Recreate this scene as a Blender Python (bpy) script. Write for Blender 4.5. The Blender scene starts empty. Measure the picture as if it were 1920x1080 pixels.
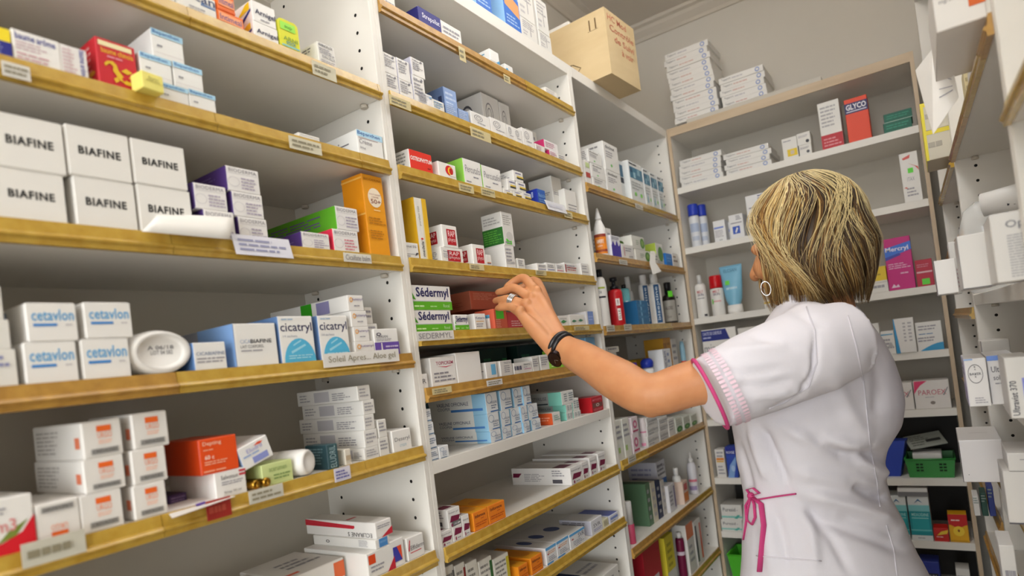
import bpy, bmesh, math, random
from mathutils import Vector, Matrix
random.seed(7)
SC = bpy.context.scene
COL = SC.collection

# ------------------------------------------------------------------ camera
S0, CZ = .75, 1.35
FPX, PX, PY = 1174.415, 957.75, 658.12            # focal length and principal point in pixels of the 1920x1080 frame
PIT, YAW, ROL = [math.radians(a) for a in (1.02658714, 34.10150448, -7.01848963)]
CAM = Vector((S0, 0, CZ))
_cp, _sp, _cy, _sy = math.cos(PIT), math.sin(PIT), math.cos(YAW), math.sin(YAW)
FW = Vector((-_sy*_cp, _cy*_cp, _sp)); _r = Vector((_cy, _sy, 0)); _u = _r.cross(FW)
CR = math.cos(ROL)*_r + math.sin(ROL)*_u; CU = -math.sin(ROL)*_r + math.cos(ROL)*_u
cam = bpy.data.cameras.new('camera'); camo = bpy.data.objects.new('camera', cam); COL.objects.link(camo)
camo.matrix_world = Matrix(((CR.x, CU.x, -FW.x, CAM.x), (CR.y, CU.y, -FW.y, CAM.y), (CR.z, CU.z, -FW.z, CAM.z), (0, 0, 0, 1)))
cam.sensor_fit = 'HORIZONTAL'; cam.sensor_width = 36; cam.lens = 36*FPX/1920
cam.shift_x = -(PX-960)/1920; cam.shift_y = (PY-540)/1920
cam.clip_start = .02
cam.dof.use_dof = True; cam.dof.focus_distance = 1.28; cam.dof.aperture_fstop = 3.2
SC.camera = camo

def ray(u, v): return FW + CR*((u-PX)/FPX) - CU*((v-PY)/FPX)
def un(u, v, ax, val):
    d = ray(u, v); return CAM + d*((val-CAM[ax])/d[ax])
def at(u, v, dep): return CAM + ray(u, v)*dep      # dep = distance along the optical axis
def solve_u(P, d, u):                              # s so that P + s*d projects to column u
    k = FPX*CR - (u-PX)*FW; return -(P-CAM).dot(k)/d.dot(k)
def solve_v(P, d, v):
    k = FPX*CU + (v-PY)*FW; return -(P-CAM).dot(k)/d.dot(k)

# ------------------------------------------------------------------ light and exposure
SC.view_settings.view_transform = 'Standard'; SC.view_settings.look = 'None'
SC.view_settings.gamma = 1; SC.view_settings.use_curve_mapping = False
SC.view_settings.exposure = 0.18
SC.cycles.diffuse_bounces = 8; SC.cycles.max_bounces = 14
wd = bpy.data.worlds.new('world'); SC.world = wd; wd.use_nodes = True
wd.node_tree.nodes['Background'].inputs[0].default_value = (1, .97, .93, 1)
wd.node_tree.nodes['Background'].inputs[1].default_value = .3
# unseen lamps: x, y, z, watts down, watts up, width, length. Two big panels light the shop behind the viewer, battens over the aisle carry added uplight to brighten the ceiling
LAMPS = [(.40, -2.0, 2.665, 28.0, 0, .58, 1.18), (1.9, -2.2, 2.665, 6.0, 0, .58, 1.18), (.48, .74, 2.57, 1.4, 15.0, .16, 1.15), (.5, 1.30, 2.57, 2.8, 5.5, .16, 1.0)]
# added fill light behind the viewer, built as daylight from a window
wl = bpy.data.lights.new('added_window_fill', 'AREA'); wl.shape = 'RECTANGLE'; wl.size = 2.6; wl.size_y = 1.7; wl.energy = 62; wl.color = (.93, .975, 1.0)
wo = bpy.data.objects.new('added_window_fill', wl); COL.objects.link(wo); wo.location = (1.5, -3.13, 1.4); wo.rotation_euler = (math.pi/2, 0, 0)
for i, (lx, ly, lz, pw, pu, lw, ll) in enumerate(LAMPS):
    for e_, dz, fl in ((pw, -.078 if lw < .3 else -.012, 0), (pu, .02, math.pi)):  # the up-facing lamp is added fill for ceiling and aisle
        if not e_: continue
        ld = bpy.data.lights.new('lamp_light', 'AREA'); ld.shape = 'RECTANGLE'; ld.size = lw; ld.size_y = ll
        ld.energy = e_; ld.color = (.97, .985, 1.0)
        lo = bpy.data.objects.new('lamp_light', ld); COL.objects.link(lo); lo.location = (lx, ly, lz+dz); lo.rotation_euler = (fl, 0, 0)

# ------------------------------------------------------------------ materials
def lin(h):
    h = h.lstrip('#'); c = [int(h[i:i+2], 16)/255 for i in (0, 2, 4)]
    return tuple(x/12.92 if x <= .04045 else ((x+.055)/1.055)**2.4 for x in c) + (1,)
MATS = {}
def mat(hexc, rough=.5, metal=0, spec=.3, trans=0, coat=0, noise=0, nscale=(30, 30, 30), hex2=None, bump=0, key=None, alpha=1, det=3, sss=0):
    k = key or (hexc, rough, metal, spec, trans, coat, noise, nscale, hex2, bump, alpha)
    if k in MATS: return MATS[k]
    m = bpy.data.materials.new('paint_' + str(len(MATS))); m.use_nodes = True
    nt = m.node_tree; b = nt.nodes['Principled BSDF']
    b.inputs['Base Color'].default_value = lin(hexc); b.inputs['Roughness'].default_value = rough
    b.inputs['Metallic'].default_value = metal; b.inputs['Specular IOR Level'].default_value = spec
    b.inputs['Transmission Weight'].default_value = trans; b.inputs['Coat Weight'].default_value = coat
    b.inputs['Coat Roughness'].default_value = .12; b.inputs['Alpha'].default_value = alpha
    if sss:
        b.inputs['Subsurface Weight'].default_value = sss; b.inputs['Subsurface Radius'].default_value = (.012, .005, .003)
    if noise or bump:
        tc = nt.nodes.new('ShaderNodeTexCoord'); mp = nt.nodes.new('ShaderNodeMapping'); nz = nt.nodes.new('ShaderNodeTexNoise')
        mp.inputs['Scale'].default_value = nscale; nz.inputs['Detail'].default_value = det; nz.inputs['Scale'].default_value = 1
        nt.links.new(tc.outputs['Object'], mp.inputs['Vector']); nt.links.new(mp.outputs['Vector'], nz.inputs['Vector'])
        if noise:
            mx = nt.nodes.new('ShaderNodeMix'); mx.data_type = 'RGBA'
            cr = nt.nodes.new('ShaderNodeMapRange'); cr.inputs['From Min'].default_value = .35; cr.inputs['From Max'].default_value = .65
            cr.inputs['To Max'].default_value = noise
            nt.links.new(nz.outputs['Fac'], cr.inputs['Value']); nt.links.new(cr.outputs['Result'], mx.inputs['Factor'])
            mx.inputs['A'].default_value = lin(hexc); mx.inputs['B'].default_value = lin(hex2 or hexc)
            nt.links.new(mx.outputs['Result'], b.inputs['Base Color'])
        if bump:
            bp = nt.nodes.new('ShaderNodeBump'); bp.inputs['Strength'].default_value = bump; bp.inputs['Distance'].default_value = .002
            nt.links.new(nz.outputs['Fac'], bp.inputs['Height']); nt.links.new(bp.outputs['Normal'], b.inputs['Normal'])
    MATS[k] = m; return m
def card(h): return mat(h, .42, spec=.35)
M_LAM = mat('#e4e1db', .45, noise=.35, hex2='#dad6ce', nscale=(3, 3, 9), key='laminate')
M_LAM2 = mat('#c3beb4', .5, noise=.4, hex2='#b8b2a7', nscale=(4, 4, 6), key='laminate2')
M_LIP = mat('#bf9d42', .26, spec=.5, coat=.35, noise=.75, hex2='#ad862c', nscale=(60, 2.5, 60), key='lip')
M_LIPB = mat('#b78c40', .32, spec=.5, coat=.25, noise=.8, hex2='#9d7334', nscale=(60, 6, 60), key='lipbrown')
M_BEECH = mat('#c6b399', .5, noise=.6, hex2='#b39d82', nscale=(60, 60, 4), key='beech')
M_BEECHX = mat('#c6b399', .5, noise=.6, hex2='#b39d82', nscale=(4, 60, 60), key='beechx')
M_HOLE = mat('#1a1816', .8, key='hole')
M_WALL = mat('#d3cec5', .8, noise=.3, hex2='#cbc6bc', nscale=(2, 2, 2), bump=.05, key='wall')
M_CEIL = mat('#d8d1c8', .85, noise=.3, hex2='#c8bfb3', nscale=(2, 2, 2), key='ceiling')
M_FLOOR = mat('#9c958a', .35, noise=.7, hex2='#877f73', nscale=(3, 3, 3), key='floor')
M_TRIM = mat('#c9c1b5', .7, key='trim')
M_PAPER = mat('#eceae6', .6, key='paper')
M_TAG = mat('#cfcabb', .4, spec=.4, coat=.3, key='tag')
M_INK = mat('#6d6a66', .6, key='ink')

# ------------------------------------------------------------------ mesh helpers
class MB:
    """collects faces for ONE mesh; every face carries a material"""
    def __init__(s): s.v = []; s.f = []; s.m = []; s.mats = []; s.sm = []
    def mi(s, m):
        if m not in s.mats: s.mats.append(m)
        return s.mats.index(m)
    def add(s, vs, fs, m, smooth=False):
        o = len(s.v); s.v += [tuple(x) for x in vs]; i = s.mi(m)
        for f in fs: s.f.append(tuple(o+k for k in f)); s.m.append(i); s.sm.append(smooth)
    def box(s, a, b, m, fm=None):
        x0, y0, z0 = a; x1, y1, z1 = b
        vs = [(x0,y0,z0),(x1,y0,z0),(x1,y1,z0),(x0,y1,z0),(x0,y0,z1),(x1,y0,z1),(x1,y1,z1),(x0,y1,z1)]
        s.add(vs, [(3,2,1,0),(4,5,6,7),(0,1,5,4),(1,2,6,5),(2,3,7,6),(3,0,4,7)], m)
    def bbox(s, a, b, bev, m, fm=None):
        """bevelled box; fm gives other materials for faces F L R T B K(bottom)"""
        x0, y0, z0 = a; x1, y1, z1 = b; e = min(bev, .3*min(x1-x0, y1-y0, z1-z0))
        X = (x0, x1); Y = (y0, y1); Z = (z0, z1); vs = []; idx = {}
        for i in (0, 1):
            for j in (0, 1):
                for k in (0, 1):
                    sx, sy, sz = (e if i == 0 else -e), (e if j == 0 else -e), (e if k == 0 else -e)
                    for ax, p in (('x', (X[i], Y[j]+sy, Z[k]+sz)), ('y', (X[i]+sx, Y[j], Z[k]+sz)), ('z', (X[i]+sx, Y[j]+sy, Z[k]))):
                        idx[i, j, k, ax] = len(vs); vs.append(p)
        g = lambda i, j, k, ax: idx[i, j, k, ax]
        fs = [([g(0,0,0,'y'),g(1,0,0,'y'),g(1,0,1,'y'),g(0,0,1,'y')],'F'), ([g(1,1,0,'y'),g(0,1,0,'y'),g(0,1,1,'y'),g(1,1,1,'y')],'B'),
              ([g(0,1,0,'x'),g(0,0,0,'x'),g(0,0,1,'x'),g(0,1,1,'x')],'L'), ([g(1,0,0,'x'),g(1,1,0,'x'),g(1,1,1,'x'),g(1,0,1,'x')],'R'),
              ([g(0,0,1,'z'),g(1,0,1,'z'),g(1,1,1,'z'),g(0,1,1,'z')],'T'), ([g(0,1,0,'z'),g(1,1,0,'z'),g(1,0,0,'z'),g(0,0,0,'z')],'K')]
        def q(l): return l
        for i in (0, 1):
            for j in (0, 1):
                l = [g(i,j,0,'x'),g(i,j,0,'y'),g(i,j,1,'y'),g(i,j,1,'x')]; fs.append((l if (i+j) % 2 == 0 else l[::-1], 'L' if i == 0 else 'R'))
            for k in (0, 1):
                l = [g(i,0,k,'x'),g(i,1,k,'x'),g(i,1,k,'z'),g(i,0,k,'z')]; fs.append((l if (i+k) % 2 == 0 else l[::-1], 'L' if i == 0 else 'R'))
        for j in (0, 1):
            for k in (0, 1):
                l = [g(0,j,k,'y'),g(0,j,k,'z'),g(1,j,k,'z'),g(1,j,k,'y')]; fs.append((l if (j+k) % 2 == 0 else l[::-1], 'F' if j == 0 else 'B'))
        for i in (0, 1):
            for j in (0, 1):
                for k in (0, 1):
                    l = [g(i,j,k,'x'),g(i,j,k,'z'),g(i,j,k,'y')]; fs.append((l if (i+j+k) % 2 == 0 else l[::-1], 'F'))
        o = len(s.v); s.v += vs; fm = fm or {}
        for f, nm in fs:
            s.f.append(tuple(o+k for k in f)); s.m.append(s.mi(fm.get(nm, m))); s.sm.append(False)
    def lathe(s, prof, m, n=24, c=(0,0,0), M=None, sx=1, sy=1, smooth=True, ms=None):
        """prof: list of (r, z); ms optional list of materials per segment"""
        vs = []
        for r, z in prof:
            for k in range(n):
                a = 2*math.pi*k/n; p = Vector((c[0]+r*math.cos(a)*sx, c[1]+r*math.sin(a)*sy, c[2]+z)); vs.append(M @ p if M else p)
        for i in range(len(prof)-1):
            fs = [(i*n+k, i*n+(k+1) % n, (i+1)*n+(k+1) % n, (i+1)*n+k) for k in range(n)]
            if i == 0: s.add(vs, fs, ms[i] if ms else m, smooth); base = len(s.v)-len(vs)
            else:
                mi = s.mi(ms[i] if ms else m)
                for f in fs: s.f.append(tuple(base+q for q in f)); s.m.append(mi); s.sm.append(smooth)
        for ring, rev in ((0, True), (len(prof)-1, False)):
            f = [base+ring*n+k for k in range(n)]; s.f.append(tuple(f[::-1] if rev else f)); s.m.append(s.mi(ms[min(ring, len(prof)-2)] if ms else m)); s.sm.append(False)
    def build(s, name, parent=None):
        me = bpy.data.meshes.new(name); me.from_pydata(s.v, [], s.f); me.validate(clean_customdata=False)
        for m in s.mats: me.materials.append(m)
        if len(me.polygons) == len(s.f):
            me.polygons.foreach_set('material_index', s.m); me.polygons.foreach_set('use_smooth', s.sm)
        o = bpy.data.objects.new(name, me); COL.objects.link(o)
        if parent: o.parent = parent
        return o
def tube(mb, pts, rad, m, n=10, smooth=True, flat=1, up=None):
    pts = [Vector(p) for p in pts]; rs = rad if isinstance(rad, (list, tuple)) else [rad]*len(pts); vs = []; N = None
    for i, p in enumerate(pts):
        t = (pts[min(i+1, len(pts)-1)]-pts[max(i-1, 0)]).normalized()
        if N is None:
            N = t.cross(up or (Vector((0,0,1)) if abs(t.z) < .9 else Vector((1,0,0)))).normalized()
        N = (N - t*N.dot(t)).normalized(); B = t.cross(N)
        for k in range(n):
            a = 2*math.pi*k/n; vs.append(p + N*(rs[i]*math.cos(a)) + B*(rs[i]*flat*math.sin(a)))
    L = len(pts); fs = [(i*n+k, i*n+(k+1) % n, (i+1)*n+(k+1) % n, (i+1)*n+k) for i in range(L-1) for k in range(n)]
    fs += [tuple(range(n))[::-1], tuple((L-1)*n+k for k in range(n))]
    mb.add(vs, fs, m, smooth)
def empty(name, loc=(0,0,0), rz=0):
    o = bpy.data.objects.new(name, None); COL.objects.link(o); o.location = loc; o.rotation_euler = (0, 0, rz); o.empty_display_size = .05; return o
LABELS = {}
def tag(o, label, cat, group=None):
    o['label'] = label; o['category'] = cat
    if group: o['group'] = group
    LABELS.setdefault(label, []).append(o.name)
    return o
def struct(o): o['kind'] = 'structure'; return o

# text is turned into flat mesh outlines, cached per string
TXT = {}
def text_geo(s, bold=0, space=1.0):
    k = (s, bold, space)
    if k not in TXT:
        cu = bpy.data.curves.new('t', 'FONT'); cu.body = s; cu.size = 1; cu.resolution_u = 2; cu.offset = bold; cu.space_character = space
        ob = bpy.data.objects.new('t', cu); COL.objects.link(ob)
        dg = bpy.context.evaluated_depsgraph_get(); me = bpy.data.meshes.new_from_object(ob.evaluated_get(dg))
        vs = [(v.co.x, v.co.y) for v in me.vertices]; fs = [tuple(p.vertices) for p in me.polygons]
        x0 = min(v[0] for v in vs); x1 = max(v[0] for v in vs); y0 = min(v[1] for v in vs); y1 = max(v[1] for v in vs)
        TXT[k] = ([((a-x0)/(x1-x0), (b-y0)/(y1-y0)) for a, b in vs], fs)
        bpy.data.objects.remove(ob); bpy.data.curves.remove(cu); bpy.data.meshes.remove(me)
    return TXT[k]

# deco constructors (all in fractions of a face): rect, text, fine print, ellipse, polygon
def R(x0, z0, x1, z1, c, f='F'): return ('r', f, x0, z0, x1, z1, c)
def T(s, x0, z0, x1, z1, c='#23264f', f='F', bold=.012, rot=0, sp=1.0): return ('t', f, x0, z0, x1, z1, c, s, bold, rot, sp)
def FP(x0, z0, x1, z1, n, c='#9a98a0', f='F', seed=0, th=.45): return ('p', f, x0, z0, x1, z1, c, n, seed, th)
def EL(x, z, rx, rz, c, f='F', hole=0): return ('e', f, x, z, rx, rz, c, hole)
def PG(pts, c, f='F'): return ('g', f, pts, c)

def face_fn(w, d, h, f, e):
    if f == 'F': return lambda a, b: (a*w, -e, b*h)
    if f == 'L': return lambda a, b: (-e, d-a*d, b*h)
    if f == 'R': return lambda a, b: (w+e, a*d, b*h)
    if f == 'T': return lambda a, b: (a*w, b*d, h+e)
def deco(mb, w, d, h, items, lettering=None):
    lay = {}
    for it in items:
        f = it[1]; lay[f] = lay.get(f, 0)+1; e = (.00062 if f == 'F' else .00025) + .00012*lay[f]
        F = face_fn(w, d, h, f, e)
        if it[0] == 'r':
            x0, z0, x1, z1, c = it[2:]; mb.add([F(x0,z0), F(x1,z0), F(x1,z1), F(x0,z1)], [(0,1,2,3)], card(c))
        elif it[0] == 'g':
            p = it[2]; mb.add([F(*q) for q in p], [tuple(range(len(p)))], card(it[3]))
        elif it[0] == 'e':
            x, z, rx, rz, c, hole = it[2:]; n = 20
            o = [F(x+rx*math.cos(2*math.pi*k/n), z+rz*math.sin(2*math.pi*k/n)) for k in range(n)]
            if not hole: mb.add(o, [tuple(range(n))], card(c))
            else:
                i = [F(x+rx*hole*math.cos(2*math.pi*k/n), z+rz*hole*math.sin(2*math.pi*k/n)) for k in range(n)]
                mb.add(o+i, [(k, (k+1) % n, n+(k+1) % n, n+k) for k in range(n)], card(c))
        elif it[0] == 'p':
            x0, z0, x1, z1, c, n, sd, th = it[2:]; rg = random.Random(sd*31+n)
            for k in range(n):
                zc = z1-(z1-z0)*(k+.5)/n; hh = (z1-z0)/n*th/2; x = x0
                end = x0+(x1-x0)*rg.uniform(.6, 1)
                while x < end:
                    xe = min(end, x+(x1-x0)*rg.uniform(.1, .35)); mb.add([F(x,zc-hh), F(xe,zc-hh), F(xe,zc+hh), F(x,zc+hh)], [(0,1,2,3)], card(c)); x = xe+(x1-x0)*.035
        elif it[0] == 't':
            x0, z0, x1, z1, c, s, bold, rot, sp = it[2:]; vs, fs = text_geo(s, bold, sp)
            if rot == 0: mp = lambda a, b: F(x0+a*(x1-x0), z0+b*(z1-z0))
            elif rot == 90: mp = lambda a, b: F(x1-b*(x1-x0), z0+a*(z1-z0))
            elif rot == 180: mp = lambda a, b: F(x1-a*(x1-x0), z1-b*(z1-z0))
            else: mp = lambda a, b: F(x0+b*(x1-x0), z1-a*(z1-z0))
            tgt = mb
            if lettering is not None and bold > 0: tgt = MB(); lettering.append(tgt)
            tgt.add([mp(a, b) for a, b in vs], fs, card(c))

# frames: a shelf front plane; a = direction along the shelf (left to right as one faces it), i = into the shelf
class Frame:
    def __init__(s, O, a, i): s.O, s.a, s.i = Vector(O), Vector(a), Vector(i); s.rz = math.atan2(s.a.y, s.a.x)
LF = Frame((0,0,0), (0,1,0), (-1,0,0))
YB = 2.327
BF = Frame((0,YB,0), (1,0,0), (0,1,0))
_e = Vector((-.0279, .9996, 0)); RI = Vector((.9996, .0279, 0))
RF = Frame(Vector((S0,0,0))+RI*.12, -_e, RI)
LAST = None
W_ = '#dfddd8'
def box(fr, zb, u0, u1, vt, look, label, dep=.09, q=.004, group=None, yaw=0, roll=0, vb=None, cat='box', name='medicine_box', h=None, bev=.0009, right=None, wm=None, clear=None):
    """one carton: bottom corners at pixel columns u0,u1 on the plane q behind the shelf front, top at row vt; zb a height or the carton below"""
    if hasattr(zb, 'name'): zb = zb['_top']
    P = fr.O + fr.i*q + Vector((0,0,zb))
    s0 = solve_u(P, fr.a, u0); s1 = solve_u(P, fr.a, u1); P = P + fr.a*s0; w = wm or s1-s0
    if vb is not None: P.z += solve_v(P, Vector((0,0,1)), vb); zb = P.z
    h = h or solve_v(P, Vector((0,0,1)), vt)
    if clear: h = min(h, clear-zb)
    base, faces, items = look
    mb = MB(); mb.bbox((0,0,0), (w,dep,h), bev, card(base), {k: card(c) for k, c in faces.items()})
    stick = [it for it in items if it[0] == 'S']; lts = []
    deco(mb, w, dep, h, [it for it in items if it[0] != 'S'], lts)
    o = mb.build(name); o.location = P; o.rotation_euler = (0, roll, fr.rz+yaw); o['_top'] = zb+h
    if w > .04 and h > .03:                                        # the tucked end panel of the carton, its own flap with a seam round it
        fl = MB(); g = min(.0014, w*.02); fl.bbox((g, -.0004, g), (w-g, .0002, h-g), .0002, card(faces.get('F', base))); fl.build('end_flap', o)
    for l_ in lts: l_.build('lettering', o)
    for it in stick:
        sm = MB(); deco(sm, w, dep, h, [R(*it[1:])]); so = sm.build('price_sticker', o); so['label'] = 'bright green price sticker'
    tag(o, label, cat, group)
    return o
def S(x0, z0, x1, z1, f='F', c='#5fd23c'): return ('S', x0, z0, x1, z1, c, f)
# ------------------------------------------------------------------ the room
XL, YBK, XR, YF, ZC, XS = -.285, 2.60, 1.18, -3.2, 2.70, 3.2
def wallbox(name, a, b, m):
    mb = MB(); mb.box(a, b, m); return struct(mb.build(name))
wallbox('floor', (XL-.1, YF-.1, -.05), (XS+.1, YBK+.1, 0), M_FLOOR)
wallbox('ceiling', (XL-.1, YF-.1, ZC), (XS+.1, YBK+.1, ZC+.05), M_CEIL)
wallbox('wall_left', (XL-.1, YF-.1, 0), (XL, YBK+.1, ZC), M_WALL)
wallbox('wall_back', (XL, YBK, 0), (XR+.1, YBK+.1, ZC), M_WALL)
wallbox('wall_right', (XR, .22, 0), (XR+.1, YBK, ZC), M_WALL)
wallbox('wall_shop', (XR, .12, 0), (XS, .22, ZC), M_WALL)
wallbox('wall_far', (XS, YF-.1, 0), (XS+.1, .22, ZC), M_WALL)
wallbox('wall_front', (XL, YF-.1, 0), (XS, YF, ZC), M_WALL)
def moulding(name, a, b, n, m):            # stepped cove under the ceiling from a to b, n = direction away from the wall
    a, b, n = Vector(a), Vector(b), Vector(n); mb = MB()
    pr = [(0, -.062), (.008, -.062), (.012, -.05), (.03, -.03), (.036, -.018), (.05, -.012), (.05, 0), (0, 0)]
    vs = [p + n*x + Vector((0,0,z)) for p in (a, b) for x, z in pr]; k = len(pr)
    mb.add(vs, [(i, (i+1) % k, k+(i+1) % k, k+i) for i in range(k)] + [tuple(range(k))[::-1], tuple(range(k, 2*k))], m)
    return struct(mb.build(name))
moulding('trim_1', (XL, YBK, ZC), (XR, YBK, ZC), (0,-1,0), M_TRIM)
moulding('trim_2', (XL, YF, ZC), (XL, YBK, ZC), (1,0,0), M_TRIM)
mb = MB(); mb.box((XL, YBK-.012, 0), (XR, YBK, .08), M_TRIM); struct(mb.build('baseboard_back'))
M_TUBE = bpy.data.materials.new('lit_tube'); M_TUBE.use_nodes = True
_b = M_TUBE.node_tree.nodes['Principled BSDF']; _b.inputs['Emission Color'].default_value = (1, .965, .91, 1); _b.inputs['Emission Strength'].default_value = 2.0
LAMPN = ['flat white ceiling panel light behind the viewer in line with the aisle', 'flat white ceiling panel light over the open side of the shop', 'hanging white batten light over the outer half of the aisle', 'hanging white batten light over the inner end of the aisle']
for i, (lx, ly, lz, pw, pu, lw, ll) in enumerate(LAMPS):
    if lw > .3:
        mb = MB(); mb.bbox((-lw/2-.02, -ll/2-.02, 0), (lw/2+.02, ll/2+.02, .034), .003, M_TRIM); o = mb.build('ceiling_light'); o.location = (lx, ly, lz)
        mb = MB(); mb.box((-lw/2, -ll/2, -.006), (lw/2, ll/2, 0), M_TUBE); mb.build('diffuser', o)
    else:
        mb = MB(); mb.box((-.1, -ll/2-.04, 0), (.1, ll/2+.04, .04), M_TRIM); o = mb.build('ceiling_light'); o.location = (lx, ly, lz-.041)
        for sx in (-.045, .045):
            t = MB(); tube(t, [(sx, -ll/2, -.016), (sx, ll/2, -.016)], .013, M_TUBE, 10); t.build('fluorescent_tube', o)
        for sy in (-.4, .4):
            t = MB(); tube(t, [(0, sy, .04), (0, sy, ZC-lz+.041)], .004, M_TRIM, 8); t.build('hanger', o)
    tag(o, LAMPN[i], 'lamp')

wn = MB(); M_FILLPANE = bpy.data.materials.new('fill_pane'); M_FILLPANE.use_nodes = True  # unseen glowing window, added to brighten the shelves
_b = M_FILLPANE.node_tree.nodes['Principled BSDF']; _b.inputs['Emission Color'].default_value = (.93, .975, 1, 1); _b.inputs['Emission Strength'].default_value = 1.5
wn.box((.2, YF, .55), (2.8, YF+.012, 2.25), M_FILLPANE)
for x in (.2, 1.06, 1.93, 2.77): wn.box((x-.03, YF, .52), (x+.03, YF+.05, 2.28), M_TRIM)
for z in (.52, 2.22): wn.box((.17, YF, z), (2.8, YF+.05, z+.06), M_TRIM)
struct(wn.build('added_window_1'))

# ------------------------------------------------------------------ shelving
LIPP = [(-.0005, .0265), (.003, .0265), (.0048, .0135), (.0080, .0118), (.0094, .0100), (.0094, .0088), (.0082, .0074), (.0062, .0062), (.0062, .0005), (-.0005, .0005)]
def lip_mesh(L, m, seed):
    rg = random.Random(seed); mb = MB(); xs = [0]                     # the rail comes in lengths of slightly different yellow
    while xs[-1] < L-.25: xs.append(min(L, xs[-1]+rg.uniform(.16, .4)))
    if xs[-1] < L: xs.append(L)
    k = len(LIPP)
    for j in range(len(xs)-1):
        a, b = xs[j]+.0004, xs[j+1]-.0004; mm = m[rg.random() < .35] if len(m) > 1 else m[0]
        g = rg.uniform(0, .0008)
        vs = [(x, -(o+g if o > 0 else o), z) for x in (a, b) for o, z in LIPP]
        mb.add(vs, [(i, (i+1) % k, k+(i+1) % k, k+i) for i in range(k)] + [tuple(range(k))[::-1], tuple(range(k, 2*k))], mm)
    return mb
SHELF = {}
def unit(key, fr, s0, s1, depth, zb, zt, shelves, label, lip=True, holes=True, edge=None, top_over=0, lips=None, kick=.08):
    """a bay of shelving: two side panels, back panel, top board, shelves; local axes x along, y inward, z up"""
    O = fr.O + fr.a*s0; u = empty('shelving_unit', O, fr.rz); tag(u, label, 'shelving'); L = s1-s0; t = .0112
    E_ = edge or M_LAM
    for k, x in enumerate((0, L-t)):
        mb = MB(); mb.bbox((x, .0004, 0), (x+t, depth, zt), .0008, M_LAM)
        if edge: mb.box((x-.0, -.004, 0), (x+t, .0004, zt), edge)
        if holes:
            z = .3
            while z < zt-.05:
                for yy in (.035, depth-.045):
                    xx = x+t+.0003 if k == 0 else x-.0003; n = 8
                    c = [(xx, yy+.0032*math.cos(2*math.pi*q/n), z+.0032*math.sin(2*math.pi*q/n)) for q in range(n)]
                    mb.add(c if k == 0 else c[::-1], [tuple(range(n))], M_HOLE)
                z += .032
        mb.build('side_panel', u)
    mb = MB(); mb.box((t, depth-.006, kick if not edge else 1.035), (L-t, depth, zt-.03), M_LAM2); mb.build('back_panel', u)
    if edge: mb = MB(); mb.box((t, depth-.006, kick), (L-t, depth, 1.035), mat('#2c2927', .6, key='shade_panel')); mb.build('back_panel', u)['label'] = 'lower back panel darkened partly for shade'  # dark tone partly paints in the shade behind the lower shelves
    if zt > 0:
        mb = MB(); mb.bbox((t, .0004, zt-.03), (L-t, depth-.0065, zt), .0008, M_LAM)
        if edge: mb.box((t, -.004, zt-.03), (L-t, .0004, zt), M_BEECHX)
        mb.build('top_board', u)
    for i, z in enumerate(shelves):
        mb = MB(); mb.bbox((t+.0004, .001, z+.003), (L-t-.0004, depth-.0065, z+.0255), .0008, M_LAM)
        if edge and not lip: mb.box((t+.0004, -.002, z+.003), (L-t-.0004, .001, z+.0255), M_LAM)
        sh = mb.build('shelf', u)
        SHELF[key, i] = (sh, z+.0257, fr, s0)
        if holes:
            for x, sg in ((t, 1), (L-t, -1)):
                for yy in (.035, depth-.045):
                    p = MB(); p.lathe([(.006, -.004), (.007, -.002), (.006, .0024)], M_TRIM, 10, (x+sg*.006, yy, z)); p.build('shelf_pin', sh)
        if lip and (lips is None or lips[i]):
            lm = lip_mesh(L-2*t-.001, lips[i] if lips else [M_LIP], hash_(key, i)); lo = lm.build('price_rail', sh); lo.location = (t+.0005, 0, z)
    return u
def hash_(n, i): return sum(ord(c) for c in n)*7+i*13
Y1 = [M_LIP]; Y2 = [M_LIP, M_LIPB]; Y3 = [M_LIPB, M_LIP]
ZA = [1.830, 1.697, 1.5285, 1.3607, 1.200, 1.0195, .82, .6, .36, .09]
ZB = [1.996, 1.8286, 1.6955, 1.529, 1.397, 1.297, 1.168, 1.0154, .8735, .70, .5, .28, .09]
ZCs = [1.792, 1.595, 1.391, 1.222, 1.018, .776, .552, .33, .09]
ZD = [1.8946, 1.667, 1.4018, 1.2024, 1.021, .805, .607, .42, .2]
unit('A', LF, .07, .8114, .268, 0, 2.1455, ZA, 'white shelving bay with yellow rails at the left of the aisle', lips=[Y1]*3+[Y3, Y1, Y1, Y1, Y1, Y1, Y1])
unit('B', LF, .8118, 1.5602, .268, 0, 2.1455, ZB, 'middle white shelving bay with yellow rails, where the woman reaches in', lips=[Y3, Y1, Y2, Y1, Y1, Y3, None, Y1, Y1, Y1, Y1, Y1, Y1])
unit('C', LF, 1.5606, 2.322, .268, 0, 2.1455, ZCs, 'narrow looking white shelving bay in the corner by the back shelves', lips=[Y3]*9)
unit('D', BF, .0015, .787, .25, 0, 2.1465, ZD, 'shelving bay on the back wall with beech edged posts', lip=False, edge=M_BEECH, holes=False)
# right-hand wall of shelving, seen almost edge on: frame runs from far to near
def rs(y): return -(y)*1.0
RZ1 = [1.660, 1.346, 1.165, .985, .80, .58, .35, .09]
RZ2 = [1.655, 1.49, 1.32, 1.13, .85, .66, .45, .2]
RZ0 = [2.12, 1.545, 1.335, 1.165, .96, .76, .5, .2]
unit('R2', RF, rs(2.29), rs(1.682), .255, 0, 2.3, RZ2, 'far white bay of the right hand shelving beside the back posts', lips=[Y3]*8)
unit('R1', RF, rs(1.68), rs(.922), .255, 0, 2.3, RZ1, 'middle white bay of the right hand shelving holding overhanging cartons', lips=[Y3, None, None]+[Y1]*5)
unit('R0', RF, rs(.92), rs(.25), .255, 0, 2.3, RZ0, 'nearest white bay of the right hand shelving at the photo edge', lips=[Y3, Y1, None]+[Y1]*5)

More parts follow.
